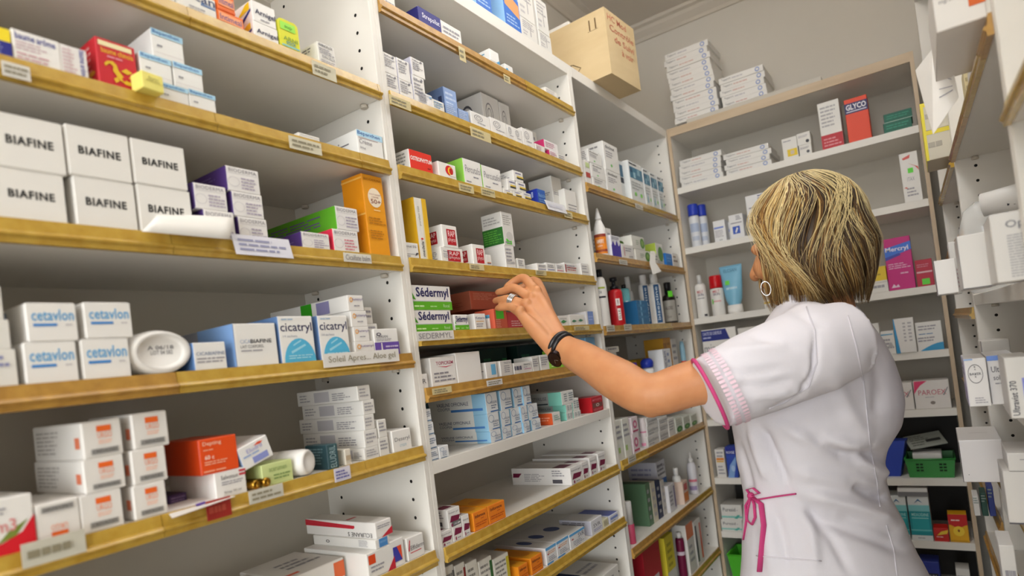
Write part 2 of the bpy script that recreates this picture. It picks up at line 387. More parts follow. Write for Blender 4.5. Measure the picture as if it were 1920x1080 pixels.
# price tags standing in the rails
def rail_tag(key, u0, u1, v0, v1, c='#d0c498', text=None, lines=2, out=.0012, tilt=0, ink='#8d8670'):
    sh, zt, fr, s0 = SHELF[key]; q = -.0092-out; P = fr.O + fr.i*q; z0 = P + Vector((0,0,zt))
    a = solve_u(z0, fr.a, u0); b = solve_u(z0, fr.a, u1); Q = P + fr.a*a
    top = solve_v(Q, Vector((0,0,1)), v0); bot = solve_v(Q, Vector((0,0,1)), v1)
    w, h = b-a, top-bot; mb = MB(); mb.bbox((0,0,0), (w,.0006,h), .0001, mat(c, .45, coat=.3))
    it = [FP(.08,.15,.92,.85,lines,ink,seed=int(u0))] if not text else [T(text,.06,.2,.94,.8,ink,bold=0)]
    deco(mb, w, .0006, h, it); o = mb.build('rail_tag', sh); o.location = (a-s0, q, bot); o.rotation_euler = (tilt, 0, 0)
# ------------------------------------------------------------------ cartons: looks
G_ = '#9a98a0'
def plain(n=3, c=G_, sd=0, base=W_, faces=None, more=()):
    return (base, faces or {}, [FP(.1,.3,.88,.88,n,c,seed=sd), FP(.08,.25,.6,.75,4,c,'L',seed=sd+1)] + list(more))
def clear_above(key, i): return (SHELF[key, i-1][1]-.0257 if i else (2.1145 if key in 'ABCD' else 2.26))-.0015
def P(key, i, u0, u1, vt, look, label, dep=.09, on=None, **k):
    sh, zt, fr, s0 = SHELF[key, i]
    return box(fr, on if on is not None else zt, u0, u1, vt, look, label, dep=dep, clear=clear_above(key, i), **k)
def A(i, *a, **k): return P('A', i, *a, **k)
def B(i, *a, **k): return P('B', i, *a, **k)
def C(i, *a, **k): return P('C', i, *a, **k)
def D(i, *a, **k): return P('D', i, *a, **k)

# ================================================================== bay A, shelf 0 (top row of the left bay)
A(0, 305,329,-25, plain(2,'#4a8f96'), 'white carton cut by the top photo edge, left of the tall grey lettered one', dep=.08)
A(0, 331,408,-32, (W_,{},[T('ican',.36,.62,.97,.96,'#3b4468'),R(.6,.5,.97,.53,'#3a6fb0'),T('Menthol',.62,.53,.97,.64,'#3a6fb0'),FP(.3,.1,.7,.35,2)]), 'tall white carton lettered in slate grey, left of the orange pair', dep=.1)
ORG = ('#e8702c',{},[PG([(.04,.3),(.06,.88),(.95,.8),(.93,.28)],'#f0a070'),T('Intimeal',.1,.38,.9,.76,'#5a4a86'),R(.02,.04,.98,.1,'#d65a1e')])
o1 = A(0, 409,459,15, ORG, 'orange carton with violet lettering, lower of the orange pair', dep=.1, group='orange cartons on the top shelf')
A(0, 408,442,-16, ORG, 'orange carton with violet lettering, upper of the orange pair', dep=.1, on=o1, group='orange cartons on the top shelf')
ARN = ('#e9e7e4',{},[T('Arnigel',.1,.3,.97,.62,'#2e3152',bold=.018),FP(.3,.1,.9,.22,1),PG([(.6,0),(.95,.5),(.95,.62),(.5,.1)],'#2c2f86','L'),PG([(.5,.45),(.92,.6),(.92,.95),(.8,.9)],'#eac21e','L')])
a1 = A(0, 478,524,37, ARN, 'white carton with dark lettering and yellow side flash, lower of two', dep=.075, group='dark lettered white cartons on the top shelf')
A(0, 475,519,-2, ARN, 'white carton with dark lettering and yellow side flash, upper of two', dep=.075, on=a1, group='dark lettered white cartons on the top shelf')
def flat_bottle(key, i, u0, u1, vt, base, items, label, dep=.03, q=.004, cat='bottle', name='flat_bottle'):
    """a flat stick pack with rounded shoulders"""
    sh, zt, fr, s0 = SHELF[key, i]; Pt = fr.O+fr.i*q+Vector((0,0,zt)); a = solve_u(Pt, fr.a, u0); b = solve_u(Pt, fr.a, u1); Pt = Pt+fr.a*a
    w = b-a; h = solve_v(Pt, Vector((0,0,1)), vt); mb = MB(); r = min(w*.25, h*.15); pts = [(0,0),(w,0)]
    pts += [(w-r+r*math.cos(t), h-r+r*math.sin(t)) for t in [k*math.pi/12 for k in range(7)]] + [(r-r*math.sin(t), h-r+r*math.cos(t)) for t in [k*math.pi/12 for k in range(7)]]
    n = len(pts); vs = [(x, y, z) for y in (0, dep) for x, z in pts]
    mb.add(vs, [tuple(range(n)), tuple(range(n, 2*n))[::-1]] + [(i, n+i, n+(i+1) % n, (i+1) % n) for i in range(n)], mat(base, .3))
    lts = []; deco(mb, w, dep, h, items, lts); o = mb.build(name); o.location = Pt; o.rotation_euler = (0,0,fr.rz)
    for l_ in lts: l_.build('lettering', o)
    return tag(o, label, cat)
flat_bottle('A',0,526,564,30,'#d9d93a',[R(.1,.66,.84,.9,'#9be04a'),T('ARNI',.2,.34,.9,.46,'#7a9a3a'),T('stick',.32,.22,.8,.36,'#3a8a9a'),R(.1,.14,.95,.19,'#7fbcc8'),T('sup',.3,.7,.68,.8,'#58a83a')], 'yellow green stick pack with rounded shoulders on the top shelf')
A(0, 599,632,76, (W_,{},[T('RHINOFLUX',.08,.82,.85,.94,'#55535c'),FP(.08,.5,.9,.78,3),T('RHINOFLUX',.2,.34,.92,.46,'#55535c',bold=0),FP(.1,.1,.9,.28,2),FP(.1,.2,.9,.9,6,'#77757c','L'),EL(.42,.45,.1,.12,'#3a3a3e','L',.6)]), 'white carton alone near the right end of the top left shelf', dep=.09)

# ================================================================== bay A, shelf 1
A(1, -40,25,36, ('#f0d92c',{},[R(0,0,1,.56,'#2b2f86'),FP(.1,.12,.9,.48,4,'#8f93c8')]), 'yellow and navy carton at the left photo edge', dep=.08)
BAU = ('#e7e5e3',{},[T('baume arôme',.06,.72,.9,.92,'#3c4798'),FP(.06,.4,.75,.68,3,'#c9b0b8',seed=3),FP(.06,.12,.9,.36,2,'#c9a0a8',seed=4)])
A(1, 27,117,51, BAU, 'white carton with blue two word lettering left of the grey pink one', dep=.05)
A(1, 117,168,80, ('#e4e1e0',{},[FP(.08,.1,.6,.9,7,'#d0b6bc',seed=5),T('baume arôme',.7,.06,.92,.94,'#3c4798',rot=270),R(.3,.05,.33,.95,'#d8c4c8')]), 'white carton with vertical blue lettering just left of the red dragon carton', dep=.05)
dr = [R(.06,.84,.9,.94,'#e8dcb0'),T('baume chinois',.12,.7,.92,.81,'#e9b637'),FP(.25,.6,.85,.68,1,'#d98a9a'),R(.0,0,1,.05,'#e8e4e0')]
dr += [PG([(.18,.42),(.3,.5),(.38,.46),(.36,.36),(.44,.28),(.52,.2),(.66,.14),(.82,.14),(.92,.2),(.9,.3),(.8,.34),(.74,.3),(.84,.25),(.8,.21),(.7,.22),(.6,.3),(.5,.4),(.47,.5),(.38,.56),(.24,.54),(.16,.48)],'#d8b32c'),
       PG([(.56,.4),(.7,.48),(.86,.42),(.72,.36)],'#d8b32c'), PG([(.36,.2),(.46,.26),(.5,.18),(.4,.12)],'#d8b32c'), EL(.62,.24,.05,.04,'#c0202a')]
dr += [FP(.2,.3,.85,.9,5,'#d88a8a','L'),EL(.75,.3,.14,.05,'#e3b23a','L'),EL(.7,.16,.12,.04,'#e3b23a','L')]
A(1, 187,262,66, ('#c22732',{},dr), 'red carton with a yellow dragon emblem', dep=.06)
def bep(sd): return ('#e6e6e4',{},[R(0,.78,1,1,'#a9d2ea'),T('Bepanthen',.05,.8,.88,.97,'#2e62a8'),FP(.15,.35,.4,.5,1,'#8a8a92'),R(.05,.16,.95,.17,'#b9a6ac')])
gb = 'white cartons with a light blue top band, piled as a pyramid'
b1 = A(1, 300,356,152, bep(1), 'blue banded white carton, bottom left of the pyramid behind the small yellow carton', dep=.075, group=gb)
b2 = A(1, 357,407,166, bep(2), 'blue banded white carton, bottom right of the pyramid', dep=.075, group=gb)
b3 = A(1, 265,325,95, bep(3), 'blue banded white carton, middle row left of the pyramid', dep=.075, on=b1, group=gb)
b4 = A(1, 328,383,114, bep(4), 'blue banded white carton, middle row right of the pyramid', dep=.075, on=b1, group=gb)
A(1, 287,347,51, bep(5), 'blue banded white carton alone on top of the pyramid', dep=.075, on=b3, group=gb)
A(1, 268,311,130, ('#ece27c',{},[T('Baume',.3,.62,.75,.74,'#8a8440',bold=0),T('sedatif doux',.2,.48,.8,.6,'#8a8440',bold=0),R(.1,.44,.95,.455,'#b9ae54')]), 'small pale yellow carton sticking out in front of the pyramid', dep=.022, q=-.02, yaw=.1)
A(1, 561,601,247, (W_,{},[T('Homeoplasm',.1,.7,.95,.84,'#7a7880',bold=0),FP(.1,.2,.9,.6,2),FP(.1,.3,.9,.8,3,G_,'L')]), 'small white carton behind a clear tag, left of the wide cream carton', dep=.06, q=.012)
A(1, 673,721,242, ('#e8e8e6',{},[R(0,.76,1,1,'#b4d9ee'),T('Bepanthen',.03,.79,.9,.97,'#2b5ea6'),R(.05,.7,.8,.72,'#8d6a78'),T('Crème',.06,.48,.55,.66,'#8d8890',bold=0),T('30g',.06,.26,.28,.36,'#8d8890',bold=0),FP(.1,.5,.9,.85,3,'#77757c','L'),FP(.1,.1,.5,.3,2,'#77757c','L')]), 'long white carton with blue band against the right panel, second shelf of left bay', dep=.2)

# ================================================================== bay A, shelf 2
def bia(n): return ('#e4e2de',{},[T('BIAFINE',.17,.44,.83,.6,'#1d1f22',bold=.03,sp=1.12),R(.02,.972,.98,.976,'#c4c1bc')])
gi = 'large white cartons with bold black capitals'
k1 = A(2, -4,129,309, bia(1), 'large white bold lettered carton, lower row, leftmost', dep=.15, group=gi, bev=.002)
k2 = A(2, 145,261,327, bia(2), 'large white bold lettered carton, lower row, middle', dep=.15, group=gi, bev=.002)
k3 = A(2, 265,366,343, bia(3), 'large white bold lettered carton, lower row, right', dep=.15, group=gi, bev=.002)
A(2, -9,127,203, bia(4), 'large white bold lettered carton, upper row, leftmost', dep=.15, on=k1, group=gi, bev=.002)
A(2, 130,250,229, bia(5), 'large white bold lettered carton, upper row, middle', dep=.15, on=k2, group=gi, bev=.002)
A(2, 253,354,256, bia(6), 'large white bold lettered carton, upper row, right', dep=.15, on=k3, group=gi, bev=.002)
def bio(side, red=False, sd=0):
    return ('#e5e3e2',{'L':side},[T('BIODERMA',.08,.78,.92,.92,'#8d8a92',bold=0,sp=1.05),R(.06,.72,.94,.73,'#a8a5ac'),EL(.2,.38,.17,.2,'#b3b0b8',hole=.94),FP(.42,.1,.96,.62,4,'#cc7f8e' if red else '#aaa1b4',seed=sd),FP(.1,.3,.9,.8,4,'#6d5a8c' if not red else '#d98a9a','L',seed=sd)])
gp = 'grey lettered white cartons with purple sides'
PU = '#4a3270'
c1 = A(2, 386,444,391, bio(PU,sd=1), 'purple sided white carton, lower left, behind the curled sheet', dep=.12, group=gp)
c2 = A(2, 450,505,405, bio(PU,sd=2), 'purple sided white carton, lower right, touching the pale card', dep=.12, group=gp)
c3 = A(2, 366,428,341, bio(PU,sd=3), 'purple sided white carton, middle row left, beside the large white cartons', dep=.12, on=c1, group=gp)
c4 = A(2, 438,496,357, bio(PU,sd=4), 'purple sided white carton, middle row right', dep=.12, on=c2, group=gp)
A(2, 427,489,309, bio(PU,sd=5), 'purple sided white carton on top of its pile', dep=.12, on=c4, group=gp)
d1 = A(2, 567,620,433, bio(PU,sd=6), 'purple sided white carton under the green sided one', dep=.13)
d2 = A(2, 627,675,428, bio('#d5324e',True,7), 'red sided white carton under the green sided one', dep=.14)
A(2, 632,674,385, bio('#5da52a',sd=8), 'long white carton with bright green side', dep=.21, on=d2)
A(2, 672,684,425, ('#8fc6cf',{},[FP(.1,.1,.9,.9,9,'#5aa0ac')]), 'teal carton mostly hidden by the orange sun carton', dep=.06, q=.03)
A(2, 695,733,324, ('#e59a1f',{'L':'#d98a14'},[T('BIODERMA',.08,.925,.92,.955,'#b06c14',bold=0),EL(.52,.72,.33,.12,'#f0e2cc'),T('PHOTODERM',.26,.75,.8,.768,'#9a5a50',bold=0),T('CREME',.36,.715,.7,.735,'#9a5a50',bold=0),T('50+',.3,.645,.78,.7,'#8a4436',bold=.01),R(.4,.56,.72,.57,'#f3d9a8'),FP(.1,.38,.9,.48,3,'#b5761a'),FP(.1,.2,.95,.32,4,'#b5761a'),R(0,.5,1,.52,'#e6b054','L'),R(.0,.94,1,.96,'#e6b054','L')]), 'tall orange sun care carton with a white disc', dep=.05)
# the curled sheet that droops over the rail
mb = MB(); n = 10; vs = []
for k in range(n+1):
    t = k/n; top = un(296+(432-296)*t, 409+(408-409)*t-3*math.sin(math.pi*t), 0, -.012); bot = un(266+(430-266)*t, 434+(449-434)*t, 0, .022)
    mid = (top+bot)/2 + Vector((.008,0,.004)); vs += [top, (top+mid)/2+Vector((.003,0,.003)), mid, bot]
fs = [(4*k+j, 4*k+4+j, 4*k+5+j, 4*k+1+j) for k in range(n) for j in range(3)]
mb.add(vs, fs, M_PAPER, True); o = mb.build('paper_sheet'); s_ = o.modifiers.new('t', 'SOLIDIFY'); s_.thickness = .0006
tag(o, 'curled white sheet drooping over the rail below the large bold lettered cartons', 'paper')

# ================================================================== bay A, shelf 3
A(3, -60,36,658, plain(3,'#8c8fb8',1), 'white carton at the left photo edge, bottom of its pile on the blue script shelf', dep=.12)
l1 = bpy.data.objects[LABELS['white carton at the left photo edge, bottom of its pile on the blue script shelf'][0]]
l2 = A(3, -60,22,600, plain(2,'#8c8fb8',2), 'white carton at the left photo edge, second of its pile on the blue script shelf', dep=.12, on=l1)
A(3, -60,8,533, plain(2,'#8c8fb8',3), 'white carton at the left photo edge, topmost of its pile on the blue script shelf', dep=.12, on=l2)
def cet(n): return ('#e6e4e1',{},[T('cetavlon',.1,.53,.93,.82,'#5aa6da',bold=.014,sp=1.02),R(.12,.39,.58,.46,'#3f86cc'),FP(.75,.38,.95,.46,1,'#c0bcc0'),R(.05,.1,.5,.9,'#8fa7c9','L') if n == 1 else R(.0,.2,.25,.5,'#5a7ab8','L')])
gc = 'white cartons with sky blue script, two by two'
e1 = A(3, 50,150,642, cet(0), 'sky blue script carton, bottom left of the four', dep=.1, group=gc, bev=.002)
e2 = A(3, 158,248,636, cet(0), 'sky blue script carton, bottom right of the four', dep=.1, group=gc, bev=.002)
A(3, 53,149,567, cet(1), 'sky blue script carton, top left of the four', dep=.1, on=e1, group=gc, bev=.002)
A(3, 162,251,566, cet(0), 'sky blue script carton, top right of the four', dep=.1, on=e2, group=gc, bev=.002)
# white oval bottle lying with its base to the aisle
mb = MB(); Q = un(306,659,0,-.004); zt = SHELF['A',3][1]; rz = Q.z-zt; ry = rz*1.42
Mx = Matrix.Translation((0,0,0)) @ Matrix.Rotation(-math.pi/2, 4, 'Y')
mb.lathe([(.0,.006),(.62*rz,.006),(.68*rz,.004),(.8*rz,.0),(.93*rz,.003),(1*rz,.012),(1*rz,.15),(.9*rz,.17),(.35*rz,.18),(.35*rz,.21),(.0,.21)], mat('#e6e4e1',.35,key='whiteplastic'), 32, M=Mx, sx=1, sy=1.42)
o = mb.build('plastic_bottle'); o.location = (Q.x, Q.y, zt+rz); tag(o, 'white oval plastic bottle lying with its base to the aisle', 'bottle')
t_ = MB(); deco(t_, .03, .01, .012, [T('A 06/18',0,.5,1,.9,'#55535a',bold=0),T('LOT 04 582',.1,0,.95,.4,'#55535a',bold=0)]); tt = t_.build('lettering', o); tt.location = (.0002-.006,-.015,-.003); tt.rotation_euler = (0,0,math.pi/2)
A(3, 366,427,643, ('#e5e4e2',{'L':'#5d83b8'},[T('CICABIAFINE',.08,.54,.95,.66,'#6d7fa0',bold=.005),FP(.08,.25,.95,.48,2)]), 'small white carton with blue side next to the oval bottle', dep=.07)
A(3, 445,524,607, ('#e6e5e2',{'L':'#8f93a0'},[T('CICA',.12,.54,.36,.63,'#9fb0cc',bold=0),T('BIAFINE',.36,.54,.86,.63,'#33353c',bold=.012),T('LAIT CORPOREL',.12,.43,.66,.5,'#55575e',bold=0),FP(.12,.34,.9,.4,1),R(.5,0,1,1,'#7ea3d6','L'),FP(.05,.3,.42,.8,4,'#6c6f78','L')]), 'wide white carton with blue and grey side, left of the dome printed pair', dep=.17)
def cic(n):
    dome = [(.08,.02)]+[(.53-.45*math.cos(math.pi*k/14), .02+.5*math.sin(math.pi*k/14)) for k in range(15)]+[(.98,.02)]
    return ('#e9e8e5',{'L':'#5f7fae'},[T('cicatryl',.05,.62,.95,.86,'#33355a',bold=.008),FP(.1,.9,.6,.96,1,'#9fb8d0'),T('14 sachets',.1,.55,.5,.6,'#8f97a8',bold=0),PG(dome,'#56b4dc'),PG([(.3,.2),(.72,.36),(.7,.4),(.28,.25)],'#9ed6ec'),PG([(.36,.36),(.6,.46),(.58,.49),(.35,.39)],'#9ed6ec'),FP(.2,.08,.9,.18,2,'#a9dcee'),FP(.1,.2,.9,.8,8,'#2f4f86','L')])
A(3, 529,594,593, cic(1), 'white carton with pale blue dome print, left of the two', dep=.08, group='blue dome cartons')
A(3, 603,659,592, cic(2), 'white carton with pale blue dome print, right of the two', dep=.08, group='blue dome cartons')
def lut(n): return ('#e6e4e1',{},[T('lutenyl',.3,.62,.95,.82,'#7d6f9a',bold=.005),EL(.2,.7,.1,.16,'#e8a84a',hole=.6),FP(.35,.25,.9,.4,1),FP(.05,.2,.3,.5,2,'#b05a5a','L'),R(.62,.1,.78,.9,'#8a86b0','L'),S(.42,.05,.56,.98,'L','#34a01e')] if n == 3 else [T('lutenyl',.3,.6,.95,.8,'#7d6f9a',bold=.005),EL(.2,.68,.1,.16,'#e8a84a',hole=.6),FP(.35,.25,.9,.4,1)])
gl = 'thin white cartons with violet lettering, stacked'
f0 = A(3, 668,704,641, lut(0), 'thin violet lettered carton, lowest of the stack behind the handwritten strip', dep=.12, group=gl)
f1 = A(3, 665,694,613, lut(1), 'thin violet lettered carton, second from the bottom of its stack', dep=.12, on=f0, group=gl)
f2 = A(3, 660,690,583, lut(2), 'thin violet lettered carton, second from the top of its stack', dep=.12, on=f1, group=gl)
A(3, 654,683,553, lut(3), 'long thin violet lettered carton with green sticker on top of its stack', dep=.2, on=f2, group=gl)
g0 = A(3, 690,716,635, plain(2,sd=4), 'white carton low in the second column behind the violet lettered stack', dep=.08, q=.02)
g1 = A(3, 689,710,607, plain(2,sd=5), 'white carton in the middle of the column behind the violet lettered stack', dep=.08, on=g0, q=.02)
A(3, 686,700,576, plain(2,sd=6), 'white carton topping the column behind the violet lettered stack', dep=.08, on=g1, q=.02)
A(3, 705,750,617, ('#e7e6e4',{},[R(0,.02,1,.5,'#6a4fa6'),EL(.2,.8,.1,.06,'#6d6a78',hole=.5),T('CIRKAN',.08,.66,.55,.76,'#55525e',bold=0),FP(.08,.54,.7,.64,2),PG([(.2,.02),(.34,.02),(.3,.2),(.29,.48),(.25,.48),(.24,.2)],'#efe9e6'),FP(.42,.14,.95,.4,2,'#c9bde0')]), 'white and violet carton at the right end of the fourth shelf', dep=.05)

# ================================================================== bay A, shelf 4
A(4, -60,70,950, ('#e8e6e3',{},[PG([(0,0),(1,0),(1,.62),(.8,.35),(.5,.22),(0,.12)],'#d2202e'),PG([(.4,.2),(.7,.3),(.98,.66),(.9,.56),(.6,.4)],'#7a8a3a'),T('m3',.42,.4,.72,.62,'#d88a8a'),FP(.1,.7,.6,.85,2)]), 'white carton with a red swoosh at the lower left photo edge', dep=.12)
def urg(up=0):
    a = [R(.36,.7,.72,.86,'#ea6a2a'),T('URGO',.37,.52,.73,.67,'#e8906a',bold=0),FP(.38,.36,.72,.48,2,'#efb59a'),R(.18,.1,.86,.25,'#9c9a98'),T('CREVASSES',.22,.13,.82,.22,'#4e4c4a',bold=.01)]
    if up: a = [R(.3,.1,.68,.26,'#ea6a2a'),T('URGO',.3,.3,.68,.44,'#e8906a',bold=0,rot=180),R(.12,.76,.86,.9,'#9c9a98'),T('CREVASSES',.16,.79,.82,.87,'#4e4c4a',bold=.01,rot=180)]
    return ('#e3e0dc',{},a+[R(.86,.3,.95,.6,'#d8795a','L'),FP(.08,.15,.6,.85,6,'#b3aeaa','L')])
gu = 'white cartons with an orange square and grey bar'
h1 = A(4, 73,155,948, urg(1), 'orange square carton standing upside down in the bottom row', dep=.11, group=gu, bev=.0015)
h2 = A(4, 156,234,931, urg(), 'orange square carton, bottom row middle', dep=.11, group=gu, bev=.0015)
h3 = A(4, 254,316,913, urg(), 'orange square carton, bottom row right', dep=.11, group=gu, bev=.0015)
h4 = A(4, 161,237,864, urg(), 'orange square carton, middle row left', dep=.13, on=h2, group=gu, bev=.0015)
h5 = A(4, 251,316,846, urg(), 'orange square carton, middle row right', dep=.11, on=h3, group=gu, bev=.0015)
A(4, 158,233,793, urg(), 'orange square carton, top row left', dep=.13, on=h4, group=gu, bev=.0015)
A(4, 252,319,777, urg(), 'orange square carton, top row right', dep=.11, on=h5, group=gu, bev=.0015)
s1 = A(4, 406,464,888, ('#e6e4e1',{},[T('Salvotest',.2,.68,.75,.84,'#4a484e',bold=0),R(.78,.72,1,.8,'#c83040'),R(.78,.86,1,.94,'#c83040'),FP(.2,.45,.9,.62,2),T('Sirop 90 ml',.25,.12,.8,.24,'#6a686e',bold=0)]), 'white carton with red corner stripes under the orange one', dep=.11)
A(4, 378,449,826, ('#e2501c',{'L':'#b8380c','T':'#c8481a'},[T('Depting',.1,.78,.58,.92,'#f6c8ae',bold=.01),FP(.1,.65,.5,.72,1,'#f0a888'),T('60 c',.12,.42,.36,.54,'#f3d8c8',bold=.02),FP(.1,.25,.7,.38,2,'#f0b090'),FP(.06,.05,.95,.13,1,'#f0b090')]), 'bright orange carton resting on the red striped white one', dep=.1, on=s1)
A(4, 463,522,840, ('#e8e7e5',{'L':'#7f9cc4'},[R(.35,.1,.85,.38,'#8d97d2'),T('Eludril',.25,.62,.75,.8,'#9a9ad0',bold=0),PG([(.5,.82),(.72,.78),(.82,.86),(.66,.9)],'#e0522e'),FP(.1,.45,.9,.6,1,'#9ab0d8')]), 'white and blue carton leaning at a tilt over the pale green one', dep=.08, roll=-.0, vb=884)
bpy.data.objects[LABELS['white and blue carton leaning at a tilt over the pale green one'][0]].rotation_euler[1] = -.28
A(4, 494,551,873, ('#c9d694',{},[T('acerumen',.22,.62,.8,.78,'#7f9a5c',bold=0),FP(.35,.2,.9,.5,2,'#7f9a5c')]), 'pale green carton between the gold tubes and the lying white tube', dep=.06)
# the white tube lying across the shelf, its cap towards the aisle
zt = SHELF['A',4][1]; Pc = un(580,866,0,-.002); rr = Pc.z-zt; Pc = Vector((Pc.x, Pc.y, zt+rr+.0003)); dirv = Vector((-.93,-.36,0)).normalized()
Mz = Matrix.Rotation(math.atan2(dirv.y, dirv.x), 4, 'Z') @ Matrix.Rotation(math.pi/2, 4, 'Y')
mb = MB(); WPL = mat('#e9e7e4',.3,key='whiteplastic2')
mb.lathe([(.0,.002),(rr*.62,.002),(rr*.8,.0),(rr*.94,.003),(rr,.01),(rr,.042),(rr*.95,.0435),(rr*.95,.046),(rr*.98,.047),(rr*.9,.11),(rr*.62,.165),(rr*.3,.185)], WPL, 32, M=Mz)
o = mb.build('cream_tube'); o.location = Pc; tag(o, 'fat white tube with round cap lying on the lower left shelf', 'tube')
for n_, (u_, v_) in enumerate(((483,911),(503,907))):
    Pc = un(u_, v_, 0, .0); rr = max(.006, Pc.z-zt-.0002); mb = MB(); GO = mat('#c79a3e',.22,1,key='gold')
    Mz = Matrix.Rotation(math.atan2(-.25,-.95), 4, 'Z') @ Matrix.Rotation(math.pi/2, 4, 'Y')
    mb.lathe([(.0,.003),(rr*.3,.003),(rr*.34,.001),(rr*.7,.001),(rr*.85,.0),(rr,.003),(rr,.012),(rr*.88,.014),(rr*.88,.06),(rr*.4,.07)], GO, 20, M=Mz)
    o = mb.build('metal_tube'); o.location = (Pc.x, Pc.y, zt+rr+.0003); tag(o, ['small gold metal tube, left of the two lying below the pale green carton', 'small gold metal tube, right of the two lying below the pale green carton'][n_], 'tube', 'gold metal tubes')
A(4, 617,637,835, ('#35555c',{'L':'#2b464d'},[T('ELUDRIL',.2,.06,.75,.94,'#9fb8bc',rot=90,bold=0),FP(.1,.2,.9,.9,6,'#6a868c','L')]), 'dark teal carton beside the lying white tube', dep=.05)
A(4, 649,660,843, ('#d9d2c4',{},[R(.1,.3,.9,.6,'#b8a68c')]), 'small beige carton right of the dark teal one', dep=.05)
def thin(n, sd): return ('#dfddd9',{},[FP(.12,.2,.9,.85,3,'#a5a3a8',seed=sd),FP(.05,.2,.25,.8,3,'#a5a3a8','L',seed=sd),R(.3,.15,.55,.85,'#b5b3b8','L'),FP(.6,.15,.9,.7,4,'#8f8d94','L',seed=sd+2)])
gt = 'thin white cartons in a stack of five'
zz = None; nm = ['lowest','second from the bottom','middle','second from the top','topmost']
for k, (u0, u1, vt) in enumerate(((685,712,841),(685,710,808),(684,704,779),(682,704,751),(672,696,724))):
    zz = A(4, u0, u1, vt, thin(2, k), 'thin grey white carton, %s of the stack of five' % nm[k], dep=[.06,.15,.16,.15,.15][k], on=zz, group=gt)
i1 = A(4, 713,731,822, plain(3,sd=11), 'white carton, lower of two right of the stack of five', dep=.06)
A(4, 711,727,788, plain(3,sd=12), 'white carton, upper of two right of the stack of five', dep=.06, on=i1)
A(4, 738,773,809, ('#e6e4e1',{},[T('Deseryl',.12,.42,.9,.66,'#6a686c',bold=0),T('cream',.35,.2,.7,.32,'#9fb8c4',bold=0)]), 'squat white carton with thin grey lettering at the shelf right end', dep=.06)
# leaflet lying on the shelf and sticking out over the rail
mb = MB(); q = [un(316,901,2,zt+.003), un(352,908,2,zt+.004), un(441,932,2,zt+.012), un(324,972,2,zt+.012)]
q = [Vector((-.09, un(316,901,0,-.06).y, zt+.002)), Vector((-.06, un(360,912,0,-.03).y, zt+.002)), un(441,931,0,.012), un(323,972,0,.03)]
mb.add(q, [(0,1,2,3)], M_PAPER); mb.add([q[3]*.55+q[2]*.45+Vector((-.012,0,.002)), q[3]*.4+q[2]*.6+Vector((-.012,0,.002)), q[3]*.38+q[2]*.62+Vector((-.017,0,.0035)), q[3]*.53+q[2]*.47+Vector((-.017,0,.0035))], [(0,1,2,3)], card('#5a3a9c'))
o = mb.build('leaflet'); s_ = o.modifiers.new('t', 'SOLIDIFY'); s_.thickness = .0006; tag(o, 'white leaflet sticking out over the rail beside the orange square cartons', 'paper')
A(4, 318,352,900, ('#3d2652',{'T':'#3d2652'},[FP(.1,.2,.9,.8,2,'#7a648c')]), 'dark purple flat carton lying under the white leaflet', dep=.07, q=.05, h=.012)

# ================================================================== bay A, shelf 5 (lowest seen)
j0 = A(5, 692,742,1050, ('#e2e0dc',{},[R(.05,.55,.3,.9,'#d8491c'),PG([(.7,0),(1,.5),(1,0)],'#c02838'),FP(.1,.2,.6,.5,2)]), 'white carton with a red corner at the bottom of the right hand pile', dep=.15, h=.04)
j1 = A(5, 705,731,1013, ('#e4e2de',{},[R(.25,.1,.85,.95,'#4a86c4'),FP(.32,.5,.8,.7,2,'#8ab4dc'),EL(.25,.5,.03,.16,'#33343a','L',.6),FP(.75,.2,.9,.9,5,'#a9a7ac','L')]), 'long white carton with blue square under the red swoosh carton', dep=.15, on=j0)
A(5, 706,736,981, ('#e6e3e0',{'T':'#dcd8d4'},[PG([(.3,0),(1,.05),(1,.5),(.5,.15)],'#c22a3a'),FP(.1,.55,.9,.8,2),PG([(.0,.85),(.72,.62),(.72,.75),(.1,.95),(0,.98)],'#c22a3a','L'),PG([(0,.6),(.7,.55),(.72,.62),(0,.85)],'#c22a3a','L'),T('ECLIRANE S',.62,.08,.95,.34,'#3c3a3e','L',rot=180,bold=0),R(.15,.4,.7,.44,'#c22a3a','T')]), 'white carton with red swoosh topping the pile on the lowest left shelf', dep=.17, on=j1)
A(5, 733,761,1018, ('#e3e1de',{},[R(.25,.2,.8,.75,'#3d3fa0'),PG([(.5,.75),(.8,.2),(.8,.75)],'#e0502a'),FP(.05,.1,.5,.9,3,'#cc8888','L')]), 'white carton with blue and orange square on the lowest left shelf', dep=.09)
A(5, 766,797,1011, ('#e4e2df',{},[T('Effiderm',.2,.42,.98,.62,'#55535a',bold=0),R(.15,.3,.8,.34,'#d0555a'),PG([(.05,.45),(.15,.9),(.2,.88),(.12,.4)],'#c84050')]), 'white carton with a small red mark beside the right panel, lowest left shelf', dep=.1)
A(5, 545,648,1072, ('#e3e0dc',{'T':'#d9d6d1'},[R(.8,.2,1,.9,'#e06a3a'),R(.02,.1,.3,.16,'#d8491c','T'),FP(.3,.3,.9,.7,3,'#8d8b90','T')]), 'white carton lying flat with an orange end at the bottom photo edge', dep=.12, h=.035, q=.05)
A(5, 428,560,1085, ('#dedbd6',{'T':'#d3d0cb'},[R(.0,.4,.12,.6,'#b84838','T'),FP(.3,.2,.9,.7,3,'#8d8b90','T'),R(.7,.02,.85,.1,'#9a2a50','T')]), 'white carton lying flat, second from left at the bottom photo edge', dep=.12, h=.035, q=.03)
